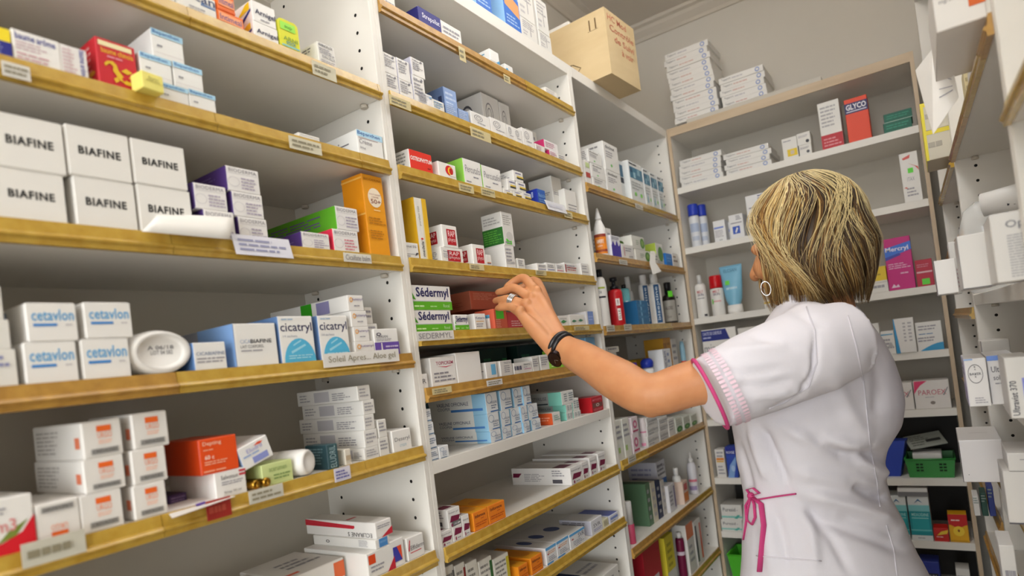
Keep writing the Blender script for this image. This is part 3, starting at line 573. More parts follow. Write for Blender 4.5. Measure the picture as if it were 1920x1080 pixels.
A(5, 303,452,1082, ('#d8d8d6',{'T':'#cfd0d0'},[R(.4,.2,.75,.6,'#7c92a2','T'),FP(.1,.6,.6,.9,3,'#9a5a5a','T')]), 'grey white carton lying flat, leftmost at the bottom photo edge', dep=.14, h=.035, q=.03)

# rail tags of bay A
rail_tag(('A',2), 440, 548, 434, 476, '#d3d3de', lines=3, out=.006, tilt=-.25, ink='#8d8fae')
rail_tag(('A',2), 643, 695, 473, 490, '#d8d5cc', 'Cicalfate balm', ink='#77747a')
rail_tag(('A',3), 606, 748, 664, 690, '#e0deda', 'Soleil Apres... Aloe gel')
rail_tag(('A',4), 466, 530, 922, 947, '#c9c6ba', lines=2); rail_tag(('A',4), 626, 656, 880, 905, '#d3d0dc', lines=3, ink='#5a5aa0')
rail_tag(('A',4), 386, 432, 941, 978, '#9c2a22', lines=1, ink='#b04a3a'); rail_tag(('A',0), 583, 628, 112, 138, '#c9c4ae', lines=2)
rail_tag(('A',1), 540, 601, 253, 277, '#cfcab4', lines=2); rail_tag(('A',1), 0, 54, 112, 140, '#d6d3cc', lines=2); rail_tag(('A',4), 40, 160, 1022, 1068, '#c5c2b4', lines=1)
# ================================================================== on top of the middle bay
TOPZ = 2.1457
def TOP(*a, **k): return box(LF, TOPZ, *a, **k)
BLU = lambda n: ('#4f8fd8',{'L':'#9cc8ea'},[R(0,.0,1,.4,'#3f74cc'),PG([(.08,.26),(.97,.17),(.97,.34),(.08,.46)],['#e0a06a','#e8a8a0'][n]),FP(.12,.04,.9,.16,3,'#a8c4ea'),R(0,.8,1,.9,'#c9a05a')])
TOP(893,946,-75, BLU(1), 'tall blue carton with pink band on the cabinet top, left of two', dep=.1, group='blue cartons on the cabinet top', wm=.06, h=.2)
TOP(948,978,-60, BLU(0), 'tall blue carton with orange band on the cabinet top, touching the white pile', dep=.1, group='blue cartons on the cabinet top', h=.2)
GW = lambda sd: ('#dddbd6',{},[FP(.12,.5,.9,.9,4,'#a9a7aa',seed=sd),R(.55,.2,.6,.7,'#a9a7aa'),FP(.1,.1,.45,.4,2,'#b9b7ba',seed=sd+1)])
gq = 'white printed cartons piled on the cabinet top'
t1 = TOP(979,1009,28, GW(1), 'white printed carton on the cabinet top, lower left of four', dep=.1, group=gq)
t2 = TOP(1013,1036,55, GW(2), 'white printed carton on the cabinet top, lower right of four beside the cardboard box', dep=.1, group=gq)
box(LF, t1, 974,1004,-40, GW(3), 'white printed carton on the cabinet top, upper left of four', dep=.1, group=gq)
box(LF, t2, 1009,1031,-10, GW(4), 'white printed carton on the cabinet top, upper right of four beside the cardboard box', dep=.1, group=gq)
# the big cardboard box, pushed out over the edge
pn = un(1147,137,2,TOPZ); pr = un(1202,170,2,TOPZ); pl = un(1154,191,2,TOPZ)
ed = (pr-pn); ed.z = 0; Lx = ed.length; ang = math.atan2(ed.y, ed.x)            # near bottom edge runs along +y of the aisle
hz = solve_v(pn, Vector((0,0,1)), 12)
KB = mat('#d3bd95', .75, noise=.5, hex2='#c8b086', nscale=(8,8,30), key='kraft'); KBI = mat('#8f6f48', .8, key='kraft_inside')
o = empty('cardboard_box', pn, ang); tag(o, 'large open brown cardboard box jutting over the cabinet top edge', 'box')
DX = .37                                                                          # local x along the long front, local y into the wall
mb = MB(); tk = .004
mb.box((0,0,0), (Lx,DX*.55,tk), KB); mb.box((0,0,tk), (Lx,tk,hz), KB); mb.box((0,DX*.55-tk,tk), (Lx,DX*.55,hz), KB); mb.box((0,tk,tk), (tk,DX*.55-tk,hz), KB); mb.box((Lx-tk,tk,tk), (Lx,DX*.55-tk,hz), KB)
body = mb.build('box_wall', o)
mb = MB(); mb.box((tk,tk,hz-tk), (Lx-tk,DX*.55-tk,hz), KB); mb.build('flap', o)
mb = MB(); rg = random.Random(3); RED = card('#c0705a')
for k in range(4):                                                                # hand lettering in red crayon on the end panel
    y0 = .02; 
    for (s_, x0) in [(['HC Mod', 'Contrôle', 'de Suivi', 'à voir'][k], .02)]:
        vs, fs = text_geo(s_, .01); w_ = Lx*[.62,.8,.66,.4][k]; ox = Lx*[.08,.12,.24,.45][k]
        mb.add([(ox+a*w_, -.0006, hz*(.84-.15*k)+b*hz*.1) for a, b in vs], fs, RED)
mb.build('lettering', o)['label'] = 'red hand lettering'
mb = MB(); e = -.0006; DK = card('#6b5133')
for zz in (0, .02): mb.add([(e, .03+zz, hz*.74), (e, .03+zz, hz*.9), (e, .034+zz, hz*.9), (e, .034+zz, hz*.74)], [(0,1,2,3)], DK)
mb.add([(e, .025, hz*.73), (e, .06, hz*.73), (e, .06, hz*.735), (e, .025, hz*.735)], [(0,1,2,3)], DK)
mb.build('arrow_print', o)
mb = MB(); cy = DX*.33
mb.add([(e, cy, hz*.36), (e, cy+.07, hz*.45), (e, cy+.07, hz*.30), (e, cy+.045, hz*.31)], [(0,1,2,3)], card('#4a3a2a'))
tube(mb, [(e, cy, hz*.36), (e, cy-.025, hz*.27), (e, cy+.0, hz*.16)], .0012, DK, 4)
mb.build('hand_hole', o)
LAST = o
mb = MB(); mb.bbox((0,0,0), (Lx-.03,.075,.012), .001, card('#e9e7e3')); fo = mb.build('flat_carton'); bpy.context.view_layer.update(); fo.matrix_world = o.matrix_world @ Matrix.Translation((.004,.122,hz+.0004)); tag(fo, 'flat white carton lying on the open cardboard box', 'box')
# ================================================================== bay B, shelf 0
B(0, 723,744,2, plain(2,sd=20), 'white carton in the top left corner of the middle bay', dep=.06, q=.02, h=.046)
B(0, 787,868,44, ('#e4e2df',{'L':'#2e2f74'},[R(0,0,.5,1,'#2f2f7c'),T('Strepsilat',.08,.5,.47,.8,'#dcdcea',bold=.01),FP(.55,.4,.95,.8,2)]), 'long carton half navy half white on the top middle shelf', dep=.06, q=.012, h=.043)
m1 = B(0, 921,939,112, ('#e6e6e4',{},[R(.7,.1,.98,.5,'#8fc6e0')]), 'white carton under the tilted one on the top middle shelf', dep=.06)
B(0, 920,937,90, ('#e6e6e4',{},[PG([(.6,0),(1,0),(1,.3)],'#4f9fd0'),FP(.2,.3,.8,.8,2,'#6f9fb8','L')]), 'white carton on top of another beside the blue flashed one', dep=.07, on=m1)
B(0, 948,963,118, ('#e6e6e4',{},[PG([(0,.35),(.3,.55),(.4,.3),(.1,.1)],'#3fa0d8'),PG([(.5,.0),(1,0),(1,.35)],'#3fa0d8')]), 'white carton with sky blue flashes on the top middle shelf', dep=.06)
B(0, 1024,1046,162, plain(2,'#c9c7cc',23), 'white carton alone at the right end of the top middle shelf', dep=.06)

# ================================================================== bay B, shelf 1
n6 = lambda sd: ('#e3e1de',{'L':'#c9c8d8'},[T('Niflurol',.12,.8,.75,.9,'#6d6a74',bold=.01),FP(.1,.3,.85,.76,4,G_,seed=sd),EL(.75,.88,.08,.05,'#8a8890')])
gw = 'white printed cartons at the left end of the second middle shelf'
q1 = B(1, 726,750,134, n6(1), 'white printed carton, lower row, left of three', dep=.06, group=gw)
q2 = B(1, 751,777,146, n6(2), 'white printed carton, lower row, middle of three', dep=.06, group=gw)
q3 = B(1, 778,801,138, n6(3), 'white printed carton, lower row, right of three', dep=.06, group=gw)
B(1, 721,746,95, n6(4), 'white printed carton, upper row, left of three', dep=.06, on=q1, group=gw)
B(1, 747,771,106, n6(5), 'white printed carton, upper row, middle of three', dep=.06, on=q2, group=gw)
B(1, 773,798,105, n6(6), 'white printed carton with grey violet side, upper row, right of three', dep=.06, on=q3, group=gw)
B(1, 785,813,168, ('#e3e2e4',{'L':'#9a9ac8'},[T('Nicopass',.1,.76,.75,.88,'#6d6a84',bold=0),EL(.86,.8,.09,.07,'#7fa8d0'),FP(.1,.3,.8,.7,4)]), 'white carton with lavender side, second middle shelf', dep=.05)
B(1, 813,835,184, plain(3,'#7f9fc0',31), 'small white carton between the lavender sided and blue cartons', dep=.05)
CN = lambda sd, n='': ('#93abd6',{'L':'#62779f'},[FP(.1,.2,.9,.9,5,'#c3d2ea',seed=sd),T('N',.55,.2,.95,.75,'#2f3a5c','L',bold=.02),FP(.05,.2,.5,.6,2,'#8a9cc4','L')])
B(1, 838,862,161, CN(1), 'larger blue carton behind two small blue ones', dep=.12, q=.02)
B(1, 837,860,190, CN(2), 'small blue carton, left of two in front of the larger one', dep=.016, group='small blue cartons')
B(1, 861,881,202, CN(3), 'small blue carton, right of two touching the spiral printed carton', dep=.05, group='small blue cartons')
def spi(sd): return ('#e4e2df',{'L':'#d6d3cf'},[EL(.38,.66,.22,.2,'#8f8d92',hole=.86),EL(.38,.66,.12,.11,'#8f8d92',hole=.8),FP(.3,.3,.95,.42,1,'#a9a7ac',seed=sd),FP(.3,.1,.8,.2,1,'#c3c1c5',seed=sd),EL(.62,.62,.16,.24,'#5a585e','L',.82),EL(.62,.62,.07,.11,'#5a585e','L',.7),FP(.1,.5,.4,.75,2,'#77757c','L')])
gs = 'white cartons printed with a grey spiral'
sp1 = B(1, 885,921,206, spi(1), 'spiral printed white carton, front row, leftmost', dep=.06, group=gs)
sp2 = B(1, 922,952,218, spi(2), 'spiral printed white carton, front row, second', dep=.06, group=gs)
sp3 = B(1, 953,966,232, spi(3), 'spiral printed white carton, front row, third and narrow', dep=.06, group=gs)
B(1, 914,946,172, spi(4), 'large spiral printed white carton standing behind the front row', dep=.12, q=.068)
B(1, 947,966,190, spi(5), 'spiral printed white carton behind, right of the large one', dep=.1, q=.068)
sp5 = B(1, 966,981,238, spi(6), 'spiral printed white carton, front row, fourth', dep=.06, group=gs)
B(1, 982,1003,238, spi(7), 'spiral printed white carton, front row, fifth by the pink ones', dep=.06, group=gs)
B(1, 995,1013,240, plain(3,sd=40), 'white carton standing behind the fifth spiral carton', dep=.07, q=.068)
PK = lambda sd: ('#e6e2e2',{'L':'#c2306a'},[FP(.1,.2,.9,.85,3,'#c890a4',seed=sd)])
B(1, 1005,1023,268, plain(3,'#c9a0b0',41), 'white carton before the pink sided pair on the second middle shelf', dep=.05)
pk1 = B(1, 1031,1046,280, PK(1), 'pink sided white carton, lower of two', dep=.05)
B(1, 1021,1047,260, PK(2), 'pink sided white carton, upper of two', dep=.05, on=pk1, q=.006)
B(1, 1047,1063,287, plain(2,sd=42), 'white carton at the right end of the spiral carton shelf', dep=.05)

# ================================================================== bay B, shelf 2
B(2, 770,813,278, ('#e0382a',{'L':'#e3e0dc','T':'#e3e0dc'},[T('OSTEOPHYTUM',.04,.5,.97,.7,'#f3ece8',bold=.03),FP(.75,.2,.95,.32,1,'#8a1a14'),FP(.05,.3,.35,.9,4,'#9a8a88','L'),EL(.55,.45,.12,.14,'#2a2a2c','L',.4),FP(.6,.1,.95,.9,5,'#9a9894','L')]), 'bright red carton with white capitals and white side', dep=.1)
B(2, 824,857,301, ('#e9e6e2',{},[EL(.6,.58,.22,.3,'#d8282c'),EL(.66,.56,.15,.24,'#f0c030'),EL(.7,.55,.11,.2,'#c02428'),R(.62,.25,.95,.34,'#e9e6e2'),FP(.4,.06,.9,.16,1)]), 'white carton with a red and yellow round emblem', dep=.05)
PC = ('#e7e5e2',{'L':'#8cc84e'},[T('Percutafol',.1,.5,.95,.76,'#8a8890',bold=0),FP(.5,.3,.95,.42,1),FP(.1,.1,.5,.2,1),FP(.2,.2,.8,.7,4,'#6aa83a','L')])
B(2, 872,906,295, PC, 'white carton with green side, left of the two lettered alike', dep=.12, group='green sided cartons')
B(2, 907,943,308, PC, 'white carton with green side, right of the two lettered alike', dep=.12, group='green sided cartons')
ok = lambda sd: ('#e6e4e0',{},[FP(.2,.66,.95,.85,1,'#6a6a9a',seed=sd),R(.3,.26,.98,.38,'#3a3a3e'),R(.3,.38,.98,.52,'#d8bc4a'),FP(.1,.3,.8,.8,3,G_,'L')])
go = 'small white cartons with a yellow and black stripe'
z1 = B(2, 945,962,353, ok(1), 'yellow striped small carton, bottom row left', dep=.06, group=go)
z2 = B(2, 963,979,356, ok(2), 'yellow striped small carton, bottom row middle', dep=.06, group=go)
z3 = B(2, 980,997,359, ok(3), 'yellow striped small carton, bottom row right', dep=.06, group=go)
z4 = B(2, 953,968,334, ok(4), 'yellow striped small carton, middle row left', dep=.06, on=z1, group=go)
z5 = B(2, 970,987,339, ok(5), 'yellow striped small carton, middle row right', dep=.06, on=z2, group=go)
B(2, 964,982,318, ok(6), 'yellow striped small carton on top of its pyramid', dep=.06, on=z4, group=go)
B(2, 1010,1025,353, ('#2f5fb0',{'L':'#2338a0'},[T('Nausicalm',.1,.5,.95,.75,'#9ac4ea',bold=0),FP(.1,.15,.9,.4,2,'#7fa8dc'),T('11',.4,.5,.8,.85,'#a8b8ea','L',bold=.02)]), 'blue carton with navy side beside the tall white carton', dep=.06)
B(2, 1041,1059,329, ('#dfddd8',{},[FP(.1,.5,.9,.6,2),R(.05,.62,.95,.63,'#b9b7b2'),FP(.1,.5,.9,.6,2,G_,'L'),S(.05,.12,.5,.22)]), 'tall cream white carton at the right of the third middle shelf', dep=.07, q=.03)
B(2, 1063,1084,353, ('#e3e1dd',{},[R(.2,.36,.95,.4,'#8a888c'),FP(.2,.1,.9,.3,2)]), 'shorter white carton in the right corner of the third middle shelf', dep=.06, q=.012)

# ================================================================== bay B, shelf 3
B(3, 789,811,369, ('#e6e4dc',{'L':'#d9c38a'},[R(.62,0,1,1,'#e3b62c'),PG([(.5,0),(.62,0),(.62,.9),(.56,.5)],'#efd890'),T('purelan 100',.2,.55,.4,.86,'#8a8678',rot=90,bold=0),T('medela',.2,.06,.42,.3,'#3a3834',rot=90,bold=.01),EL(.3,.34,.1,.015,'#d8382c'),R(.5,0,1,1,'#d8a820','L'),R(0,0,.45,1,'#dcd6c8','L'),FP(.05,.2,.4,.9,8,'#a9a490','L')]), 'tall yellow and white carton with vertical lettering', dep=.06)
B(3, 758,787,453, ('#e4e3e1',{},[T('Monal 5%',.05,.7,.85,.84,'#55585f',bold=0),R(.0,.28,.75,.31,'#8a888c'),PG([(.72,.2),(.95,.35),(.9,.42),(.78,.38)],'#4a484e'),FP(.1,.1,.6,.22,1)]), 'small white carton in front of the tall yellow and white one', dep=.04)
RP = lambda n: ('#e7e5e1',{},[R(.28,.12,.86,.82,'#b8202c') if n else R(.5,.1,.9,.85,'#b8202c'),T('RAP',.36 if n else .55,.5,.8 if n else .86,.76,'#f2d8d8',bold=.01),T('phyto',.34 if n else .54,.22,.82 if n else .88,.46,'#f2d8d8',bold=0)] + ([R(.3,.2,.75,.75,'#a81c28','L'),T('RAP',.36,.5,.7,.7,'#e8c8c8','L'),T('phyto',.35,.25,.7,.45,'#e8c8c8','L',0)] if n != 3 else [T('Sanatea',.1,.66,.42,.78,'#6a6a7a',bold=.01),FP(.08,.3,.42,.6,3),FP(.2,.2,.9,.75,5,G_,'L')]))
gr = 'white cartons with a red square emblem'
r1 = B(3, 829,870,462, RP(3), 'wide white carton with red square emblem, lower left of three', dep=.06, group=gr)
B(3, 889,912,457, RP(2), 'white carton with red square emblem, lower right of three', dep=.055, group=gr)
B(3, 832,860,420, RP(1), 'white carton with red square emblem, on top of the other two', dep=.055, on=r1, group=gr)
B(3, 913,923,477, ('#e3e2df',{},[R(.1,.3,.8,.36,'#d88a3a'),R(.1,.22,.8,.28,'#3a3a6a')]), 'narrow white carton with orange line between emblem carton and tall green one', dep=.05)
GR = lambda sd: ('#dedcd8',{'L':'#2f6a2c'},[FP(.1,.6,.9,.92,5,'#a9a7a4',seed=sd),EL(.55,.28,.3,.14,'#c9c7c4'),FP(.1,.04,.9,.14,1)])
w1 = B(3, 950,968,459, ('#e2e0dd',{},[FP(.1,.3,.9,.9,4),T('SOLAIN',.1,.2,.9,.32,'#8a888c',bold=0)]), 'white carton under the grass printed tall one', dep=.06)
B(3, 946,966,396, (GR(1)[0],{'L':'#d9d7d3'},GR(1)[2]+[R(.0,.05,1,.55,'#2f6a2c','L'),FP(.05,.1,.95,.5,6,'#58a03c','L',seed=3),FP(.1,.65,.9,.9,3,'#a9a7a4','L'),S(.2,.04,.7,.2)]), 'tall white carton with dark green grass print and green sticker', dep=.055, on=w1)
B(3, 972,986,484, plain(3,sd=52), 'narrow white carton right of the tall green printed pair', dep=.05)
for k, (u0, u1, vt, lb) in enumerate(((1008,1025,493,'first'),(1026,1042,492,'second'),(1044,1058,494,'third'),(1060,1083,492,'fourth, red barred'),(1091,1105,493,'fifth and last'))):
    B(3, u0, u1, vt, ('#e5e3e0',{},[FP(.15,.5,.9,.85,2,seed=k),R(.1,.28,.9,.34,['#4a5aa0','#4a5aa0','#c05070','#e5e3e0','#8a8890'][k])]+([R(.05,.2,.12,.85,'#a0282c'),FP(.2,.3,.95,.7,2,'#b05a5a')] if k == 3 else [])), 'low white carton, %s from left of five, fourth shelf of middle bay' % lb, dep=.05, group='low white cartons at the right of the fourth middle shelf')

# ================================================================== bay B, shelf 4
SE = lambda n: ('#e7e5e3',{},[PG([(0,.0),(1,.0),(1,.34),(0,.34)],'#5fae28'),R(0,.34,1,.37,'#b9bcc0'),T('Sédermyl',.1,.42,.93,.92,'#23245c',bold=.02),FP(.03,.08,.4,.22,1,'#c9e8a8'),FP(.42,.08,.68,.2,1,'#a8d88a'),T('Rocel',.76,.1,.92,.24,'#cde8b8',bold=0),PG([(0,.45),(.08,.4),(0,.7)],'#4a9a2a')])
e1_ = B(4, 780,849,581, SE(1), 'white and green carton with navy lettering, lower of the large two', dep=.1, group='large white and green cartons')
B(4, 775,848,534, SE(2), 'white and green carton with navy lettering, upper of the large two', dep=.1, on=e1_, group='large white and green cartons')
B(4, 854,880,590, SE(3), 'small white and green carton lettered like the large two beside it', dep=.05)
B(4, 892,913,588, ('#e6e4e1',{},[T('Ketarin',.1,.66,.9,.82,'#6a688a',bold=0),R(.1,.5,.8,.54,'#d8a03a'),FP(.1,.15,.7,.42,2),FP(.2,.2,.9,.8,4,G_,'L')]), 'white carton right of the small white and green one', dep=.06)
def jar(key, i, u0, u1, vt, prof, m, ms, label, cat='bottle', name='bottle', q=.02, parts=None, n=24, flat=1.0, base=None, items=None):
    """a turned container; prof in units of (radius, height) fractions, cut into named parts"""
    sh, zt, fr, s0 = SHELF[key, i]
    if base is not None: zt = base
    Pt = fr.O+fr.i*q+Vector((0,0,zt)); r = .02
    for _ in range(4):                                              # a round body: its width is seen square to the line of sight
        Pc = Pt + fr.i*r*flat; Pc = Pc + fr.a*solve_u(Pc, fr.a, (u0+u1)/2); vd = Pc-CAM; dep_ = vd.dot(FW)
        va = Vector((vd.x, vd.y)).normalized(); ca = abs(va.x*fr.i.x+va.y*fr.i.y); eff = math.hypot(ca, flat*math.sqrt(max(0, 1-ca*ca)))
        r = (u1-u0)/2*dep_/FPX/eff/1.06
    Pt = Pc; root = None
    h = min(solve_v(Pt, Vector((0,0,1)), vt), clear_above(key, i)-zt)
    for nm, pf, mm in parts:
        mb = MB(); mb.lathe([(x*r, z*h) for x, z in pf], mm, n, sy=flat)
        o = mb.build(nm if root else name, root)
        if not root: root = o
    if items:                                                       # a wrapped paper label with printing, curved round the front
        mb = MB()
        for (x0, z0, x1, z1, c, tx) in items:
            rr = r*1.006+.0003; dl_ = Matrix.Rotation(-fr.rz, 3, 'Z') @ (CAM-Pt); cang = math.atan2(dl_.x, -dl_.y)
            def cyl(aa, zz): th = cang+(aa-.42)*2.3; return (rr*math.sin(th), -rr*flat*math.cos(th), zz*h)
            if tx is None:
                k = 10; vs = [cyl(x0+(x1-x0)*t/k, z) for t in range(k+1) for z in (z0, z1)]
                mb.add(vs, [(2*t, 2*t+2, 2*t+3, 2*t+1) for t in range(k)], card(c), True)
            else:
                rr = r*1.006+.0006; vs, fs = text_geo(tx[0], .008)
                if tx[1] == 0: mb.add([cyl(x0+(x1-x0)*p, z0+(z1-z0)*t) for p, t in vs], fs, card(c))
                else: mb.add([cyl(x1-(x1-x0)*t, z0+(z1-z0)*p) for p, t in vs], fs, card(c))
        mb.build('printed_label', root)
    root.location = Pt; root.rotation_euler = (0, 0, fr.rz)
    return tag(root, label, cat)
WP = mat('#e6e4e0', .3, key='whiteplastic'); CLR = mat('#eef0f0', .12, spec=.6, alpha=.38, key='clearplastic')
def cyl(z0, z1, r=1.0, e=.04): return [(r*.0, z0), (r*(1-e), z0), (r, z0+.01), (r, z1-.01), (r*(1-e), z1), (0, z1)]
jar('B',4,911,926,591, None,None,None,'small white jar with a blue lid by the reaching hand', 'jar', 'jar', .012, [('jar', cyl(0,.78), WP), ('lid', cyl(.78,1,1.03), mat('#4f9ac0',.35))])
ORS = lambda n: ('#c8654a',{'L':'#b5674e','T':'#b8604a'},[FP(.1,.5,.9,.9,5,'#e0947a',seed=n),FP(.03,.1,.97,.9,8,'#8f4636','L',seed=n,th=.25)])
B(4, 929,953,579, ('#d8644a',{},[FP(.1,.05,.5,.5,5,'#f0b09a'),S(.15,.5,.75,.98)]), 'orange red carton with green sticker under the fingers', dep=.05, q=.002)
B(4, 954,982,585, ('#cf4a4e',{},[FP(.2,.1,.9,.5,3,'#f0c8c0')]), 'coral red carton partly behind the wrist', dep=.05)
zr = B(4, 884,927,588, ('#7c2a30',{'L':'#7c2a30','T':'#8a3238'},[FP(.03,.2,.97,.9,4,'#54181e','L')]), 'dark red long carton lying under the salmon one deep in the shelf', dep=.12, q=.125, wm=.1)
B(4, 884,927,545, ORS(4), 'salmon orange long carton the woman is picking, lying deep in the shelf', dep=.2, q=.062, on=zr, wm=.105, yaw=0)
B(4, 1049,1065,592, ('#e6e4e0',{},[PG([(.2,.4),(.5,.6),(.9,.45),(.5,.28)],'#4f9a5a'),R(.1,.7,.9,.74,'#a9a7a4')]), 'small white carton with a green leaf, left of two', dep=.05)
B(4, 1070,1097,590, ('#e6e4e0',{},[PG([(.1,.4),(.25,.55),(.45,.42),(.25,.3)],'#4f8a6a'),PG([(.55,.45),(.7,.6),(.9,.47),(.7,.35)],'#4f8a6a')]), 'small white carton with two green leaves beside the blue one', dep=.05)
B(4, 1101,1114,584, ('#e0dfe2',{},[R(.2,.0,1,1,'#7f98d4'),FP(.3,.3,.9,.7,2,'#a8baea')]), 'small blue and white carton in the corner of the fifth middle shelf', dep=.05)

# ================================================================== bay B, shelf 5
B(5, 789,804,702, ('#e3e1de',{},[T('R',.3,.35,.75,.65,'#55535a',bold=0)]), 'small white carton in the left corner of the sixth middle shelf', dep=.05, q=.002)
TC = lambda n: ('#e4e2df',{},[T('TOPICREM',.22,.72,.9,.84,'#b04a6a',bold=.006) if n else FP(0,0,.001,.001,1),PG([(.25,.68),(.6,.62),(.9,.69),(.6,.65)],'#c83a5a') if n else FP(0,0,.001,.001,1),FP(.1,.12,.92,.5,3,'#8f8d94') if n else FP(0,0,.001,.001,1)])
B(5, 811,858,671, TC(1), 'large white carton with pink arched lettering', dep=.12)
B(5, 859,905,662, TC(0), 'large plain white carton, unprinted, right of the pink lettered one', dep=.12)
B(5, 913,934,680, ('#e5e3e0',{},[R(.45,.2,.85,.85,'#6fb4dc'),FP(.1,.4,.9,.8,3,G_,'L')]), 'white carton with blue upright panel on the sixth middle shelf', dep=.06)
B(5, 940,962,677, ('#e3e1dd',{},[T('TROSTAN',.3,.78,.95,.9,'#6a687a',bold=0),FP(.3,.2,.95,.7,4),FP(.1,.2,.9,.9,5,G_,'L')]), 'white carton right of the one with the blue panel', dep=.06)
B(5, 965,999,681, ('#e4e2de',{},[R(.03,.35,.07,.7,'#4a4a68'),R(.1,.35,.12,.7,'#4a4a68'),R(.15,.35,.22,.7,'#4a4a68'),R(.25,.35,.28,.7,'#4a4a68'),R(.31,.35,.38,.7,'#4a4a68'),T('TRIOTYL',.5,.68,.9,.82,'#55535c',bold=.01),R(.52,.34,.9,.39,'#b04a8a'),FP(.5,.45,.8,.6,1)]), 'wide white carton with a barcode on the sixth middle shelf', dep=.06)
B(5, 1000,1012,669, plain(4,sd=61), 'narrow white carton, left of two beside the watch', dep=.05)
B(5, 1015,1031,666, plain(4,sd=62), 'narrow white carton, right of two beside the watch', dep=.05)
DG = mat('#12302a', .25, key='darkgreen')
for k, (u0, u1, vt) in enumerate(((905,955,655),(975,1030,648))):
    B(5, u0, u1, vt, ('#16322c',{},[FP(.1,.5,.5,.7,1,'#2f6a4a'),R(.78,.1,.95,.6,'#2f7a48')]), ['dark green carton at the back of the sixth middle shelf, left', 'dark green carton at the back of the sixth middle shelf, right'][k], dep=.08, q=.11)
B(5, 1032,1052,664, ('#8cc43c',{},[R(0,.45,1,1,'#4f9fd0'),FP(.1,.1,.9,.35,2,'#dff0b8')]), 'green and blue carton just under the watch, left of two', dep=.05, group='green and blue cartons by the watch')
B(5, 1053,1078,655, ('#8cc43c',{},[R(0,.6,1,1,'#4f9fd0'),FP(.1,.1,.9,.35,2,'#dff0b8')]), 'green and blue carton half behind the forearm, right of two', dep=.05, group='green and blue cartons by the watch')
B(5, 1103,1120,633, ('#6f9fc4',{},[FP(.1,.2,.9,.8,3,'#b0cce0')]), 'dull blue carton in the right corner above the forearm', dep=.05)

# ================================================================== bay B, shelf 6 (white edge, no rail)
def vas(sd): return ('#e3e6e8',{'L':'#8fbcd8'},[EL(.3,.7,.24,.22,'#6a8ab0',hole=.88),T('VASELINE',.36,.46,.92,.58,'#55607c',bold=0),FP(.4,.2,.95,.42,2,'#77859c',seed=sd),R(.3,.06,.95,.12,'#3f6ea8'),R(0,0,.8,1,'#dcdcd8','L'),T('VASELINE OFFICINALE',.24,.5,.74,.68,'#3d4866','L',.006),T('COOPER',.25,.3,.45,.45,'#4a5672','L',0),R(.46,.2,.95,.32,'#4a7fc0','L'),PG([(.0,.6),(.1,.8),(.12,.4),(.04,.5)],'#3a5a66','L')])
gv = 'blue ended tube cartons in a block three high'
vrows = []
base = None
U = [[(921,941,809),(943,960,805),(961,980,800),(983,995,797),(998,1015,789)], [(917,938,777),(941,958,769),(960,977,765),(979,991,760),(992,1010,753)], [(913,935,738),(940,961,733),(965,981,728),(983,997,724)]]
rown = ['bottom', 'middle', 'top']; coln = ['leftmost', 'second from left', 'third from left', 'fourth from left', 'rightmost']
prev = None
for r_, row in enumerate(U):
    cur = []
    for k, (u0, u1, vt) in enumerate(row):
        zb = None if r_ == 0 else prev[0]
        lb = 'blue ended tube carton, %s row, %s' % (rown[r_], coln[k] if not (r_ == 2 and k == 3) else 'rightmost')
        cur.append(B(6, u0, u1, vt if k == 0 else 0, vas(k+r_), lb, dep=.17, on=zb, group=gv, q=.006+.002*((k*7+r_*3) % 3), h=None if k == 0 else cur[0]['_top']-(SHELF['B',6][1] if zb is None else zb['_top'])))
    prev = cur
gl2 = 'small blue lettered cartons stacked in the left corner'
pv = None
for k, (u0, u1, vt) in enumerate(((808,823,845),(806,820,818),(802,815,793),(799,810,768))):
    pv = B(6, u0, u1, vt, ('#e2e4e6',{},[FP(.1,.4,.9,.85,3,'#77859c',seed=k),R(.1,.1,.9,.17,'#4a6f90')]), 'small blue lettered carton in the corner stack, %s' % ['bottom','second from bottom','third from bottom','top'][k], dep=.06, on=pv, group=gl2, q=.002)
B(6, 825,843,838, ('#e2e4e6',{},[EL(.3,.72,.2,.16,'#6a8ab0',hole=.86),FP(.3,.2,.9,.6,4,'#77859c'),R(.1,.05,.7,.1,'#4a6f90')]), 'small blue lettered carton standing alone right of the corner stack', dep=.06, q=.002)
def ste(sd): return ('#e4e4e1',{'L':'#7fc4b4'},[FP(.2,.2,.5,.85,4,'#77858c',seed=sd),FP(.58,.2,.95,.85,4,'#77858c',seed=sd+4),R(0,0,.72,1,'#a3a6a4','L'),T('VASELINE STERILISE',.02,.45,.68,.7,'#55595c','L',.006),R(.2,.12,.7,.22,'#2f3a40','L')])
gt2 = 'teal sided cartons beside the dark red one'
v1 = B(6, 1063,1075,774, ste(1), 'teal sided carton, bottom row left', dep=.13, group=gt2)
v1b = B(6, 1076,1090,772, ste(2), 'teal sided carton, bottom row right', dep=.1, group=gt2)
v2 = B(6, 1062,1074,759, ste(3), 'teal sided carton, middle row left', dep=.13, on=v1, group=gt2)
v2b = B(6, 1075,1087,748, ste(4), 'teal sided carton, middle row right', dep=.1, on=v1b, group=gt2)
B(6, 1054,1077,735, ste(5), 'teal sided carton on top of its pile', dep=.13, on=v2, group=gt2)
B(6, 1037,1052,775, ('#e4e1dc',{'L':'#d85a2c'},[FP(.2,.3,.9,.8,3,'#7fa89a'),FP(.1,.3,.9,.7,2,'#f0a080','L')]), 'small white carton with orange red side before the teal ones', dep=.06)
B(6, 1111,1132,746, ('#b02430',{'L':'#c01c26'},[R(.08,.3,.92,.6,'#7a4a44'),T('MITOSYL',.1,.72,.9,.86,'#e88a9a',bold=.006),EL(.5,.45,.14,.1,'#d8c8c0',hole=.6),FP(.1,.08,.9,.24,2,'#e07a80')]), 'dark red carton at the right end of the white edged shelf', dep=.06)

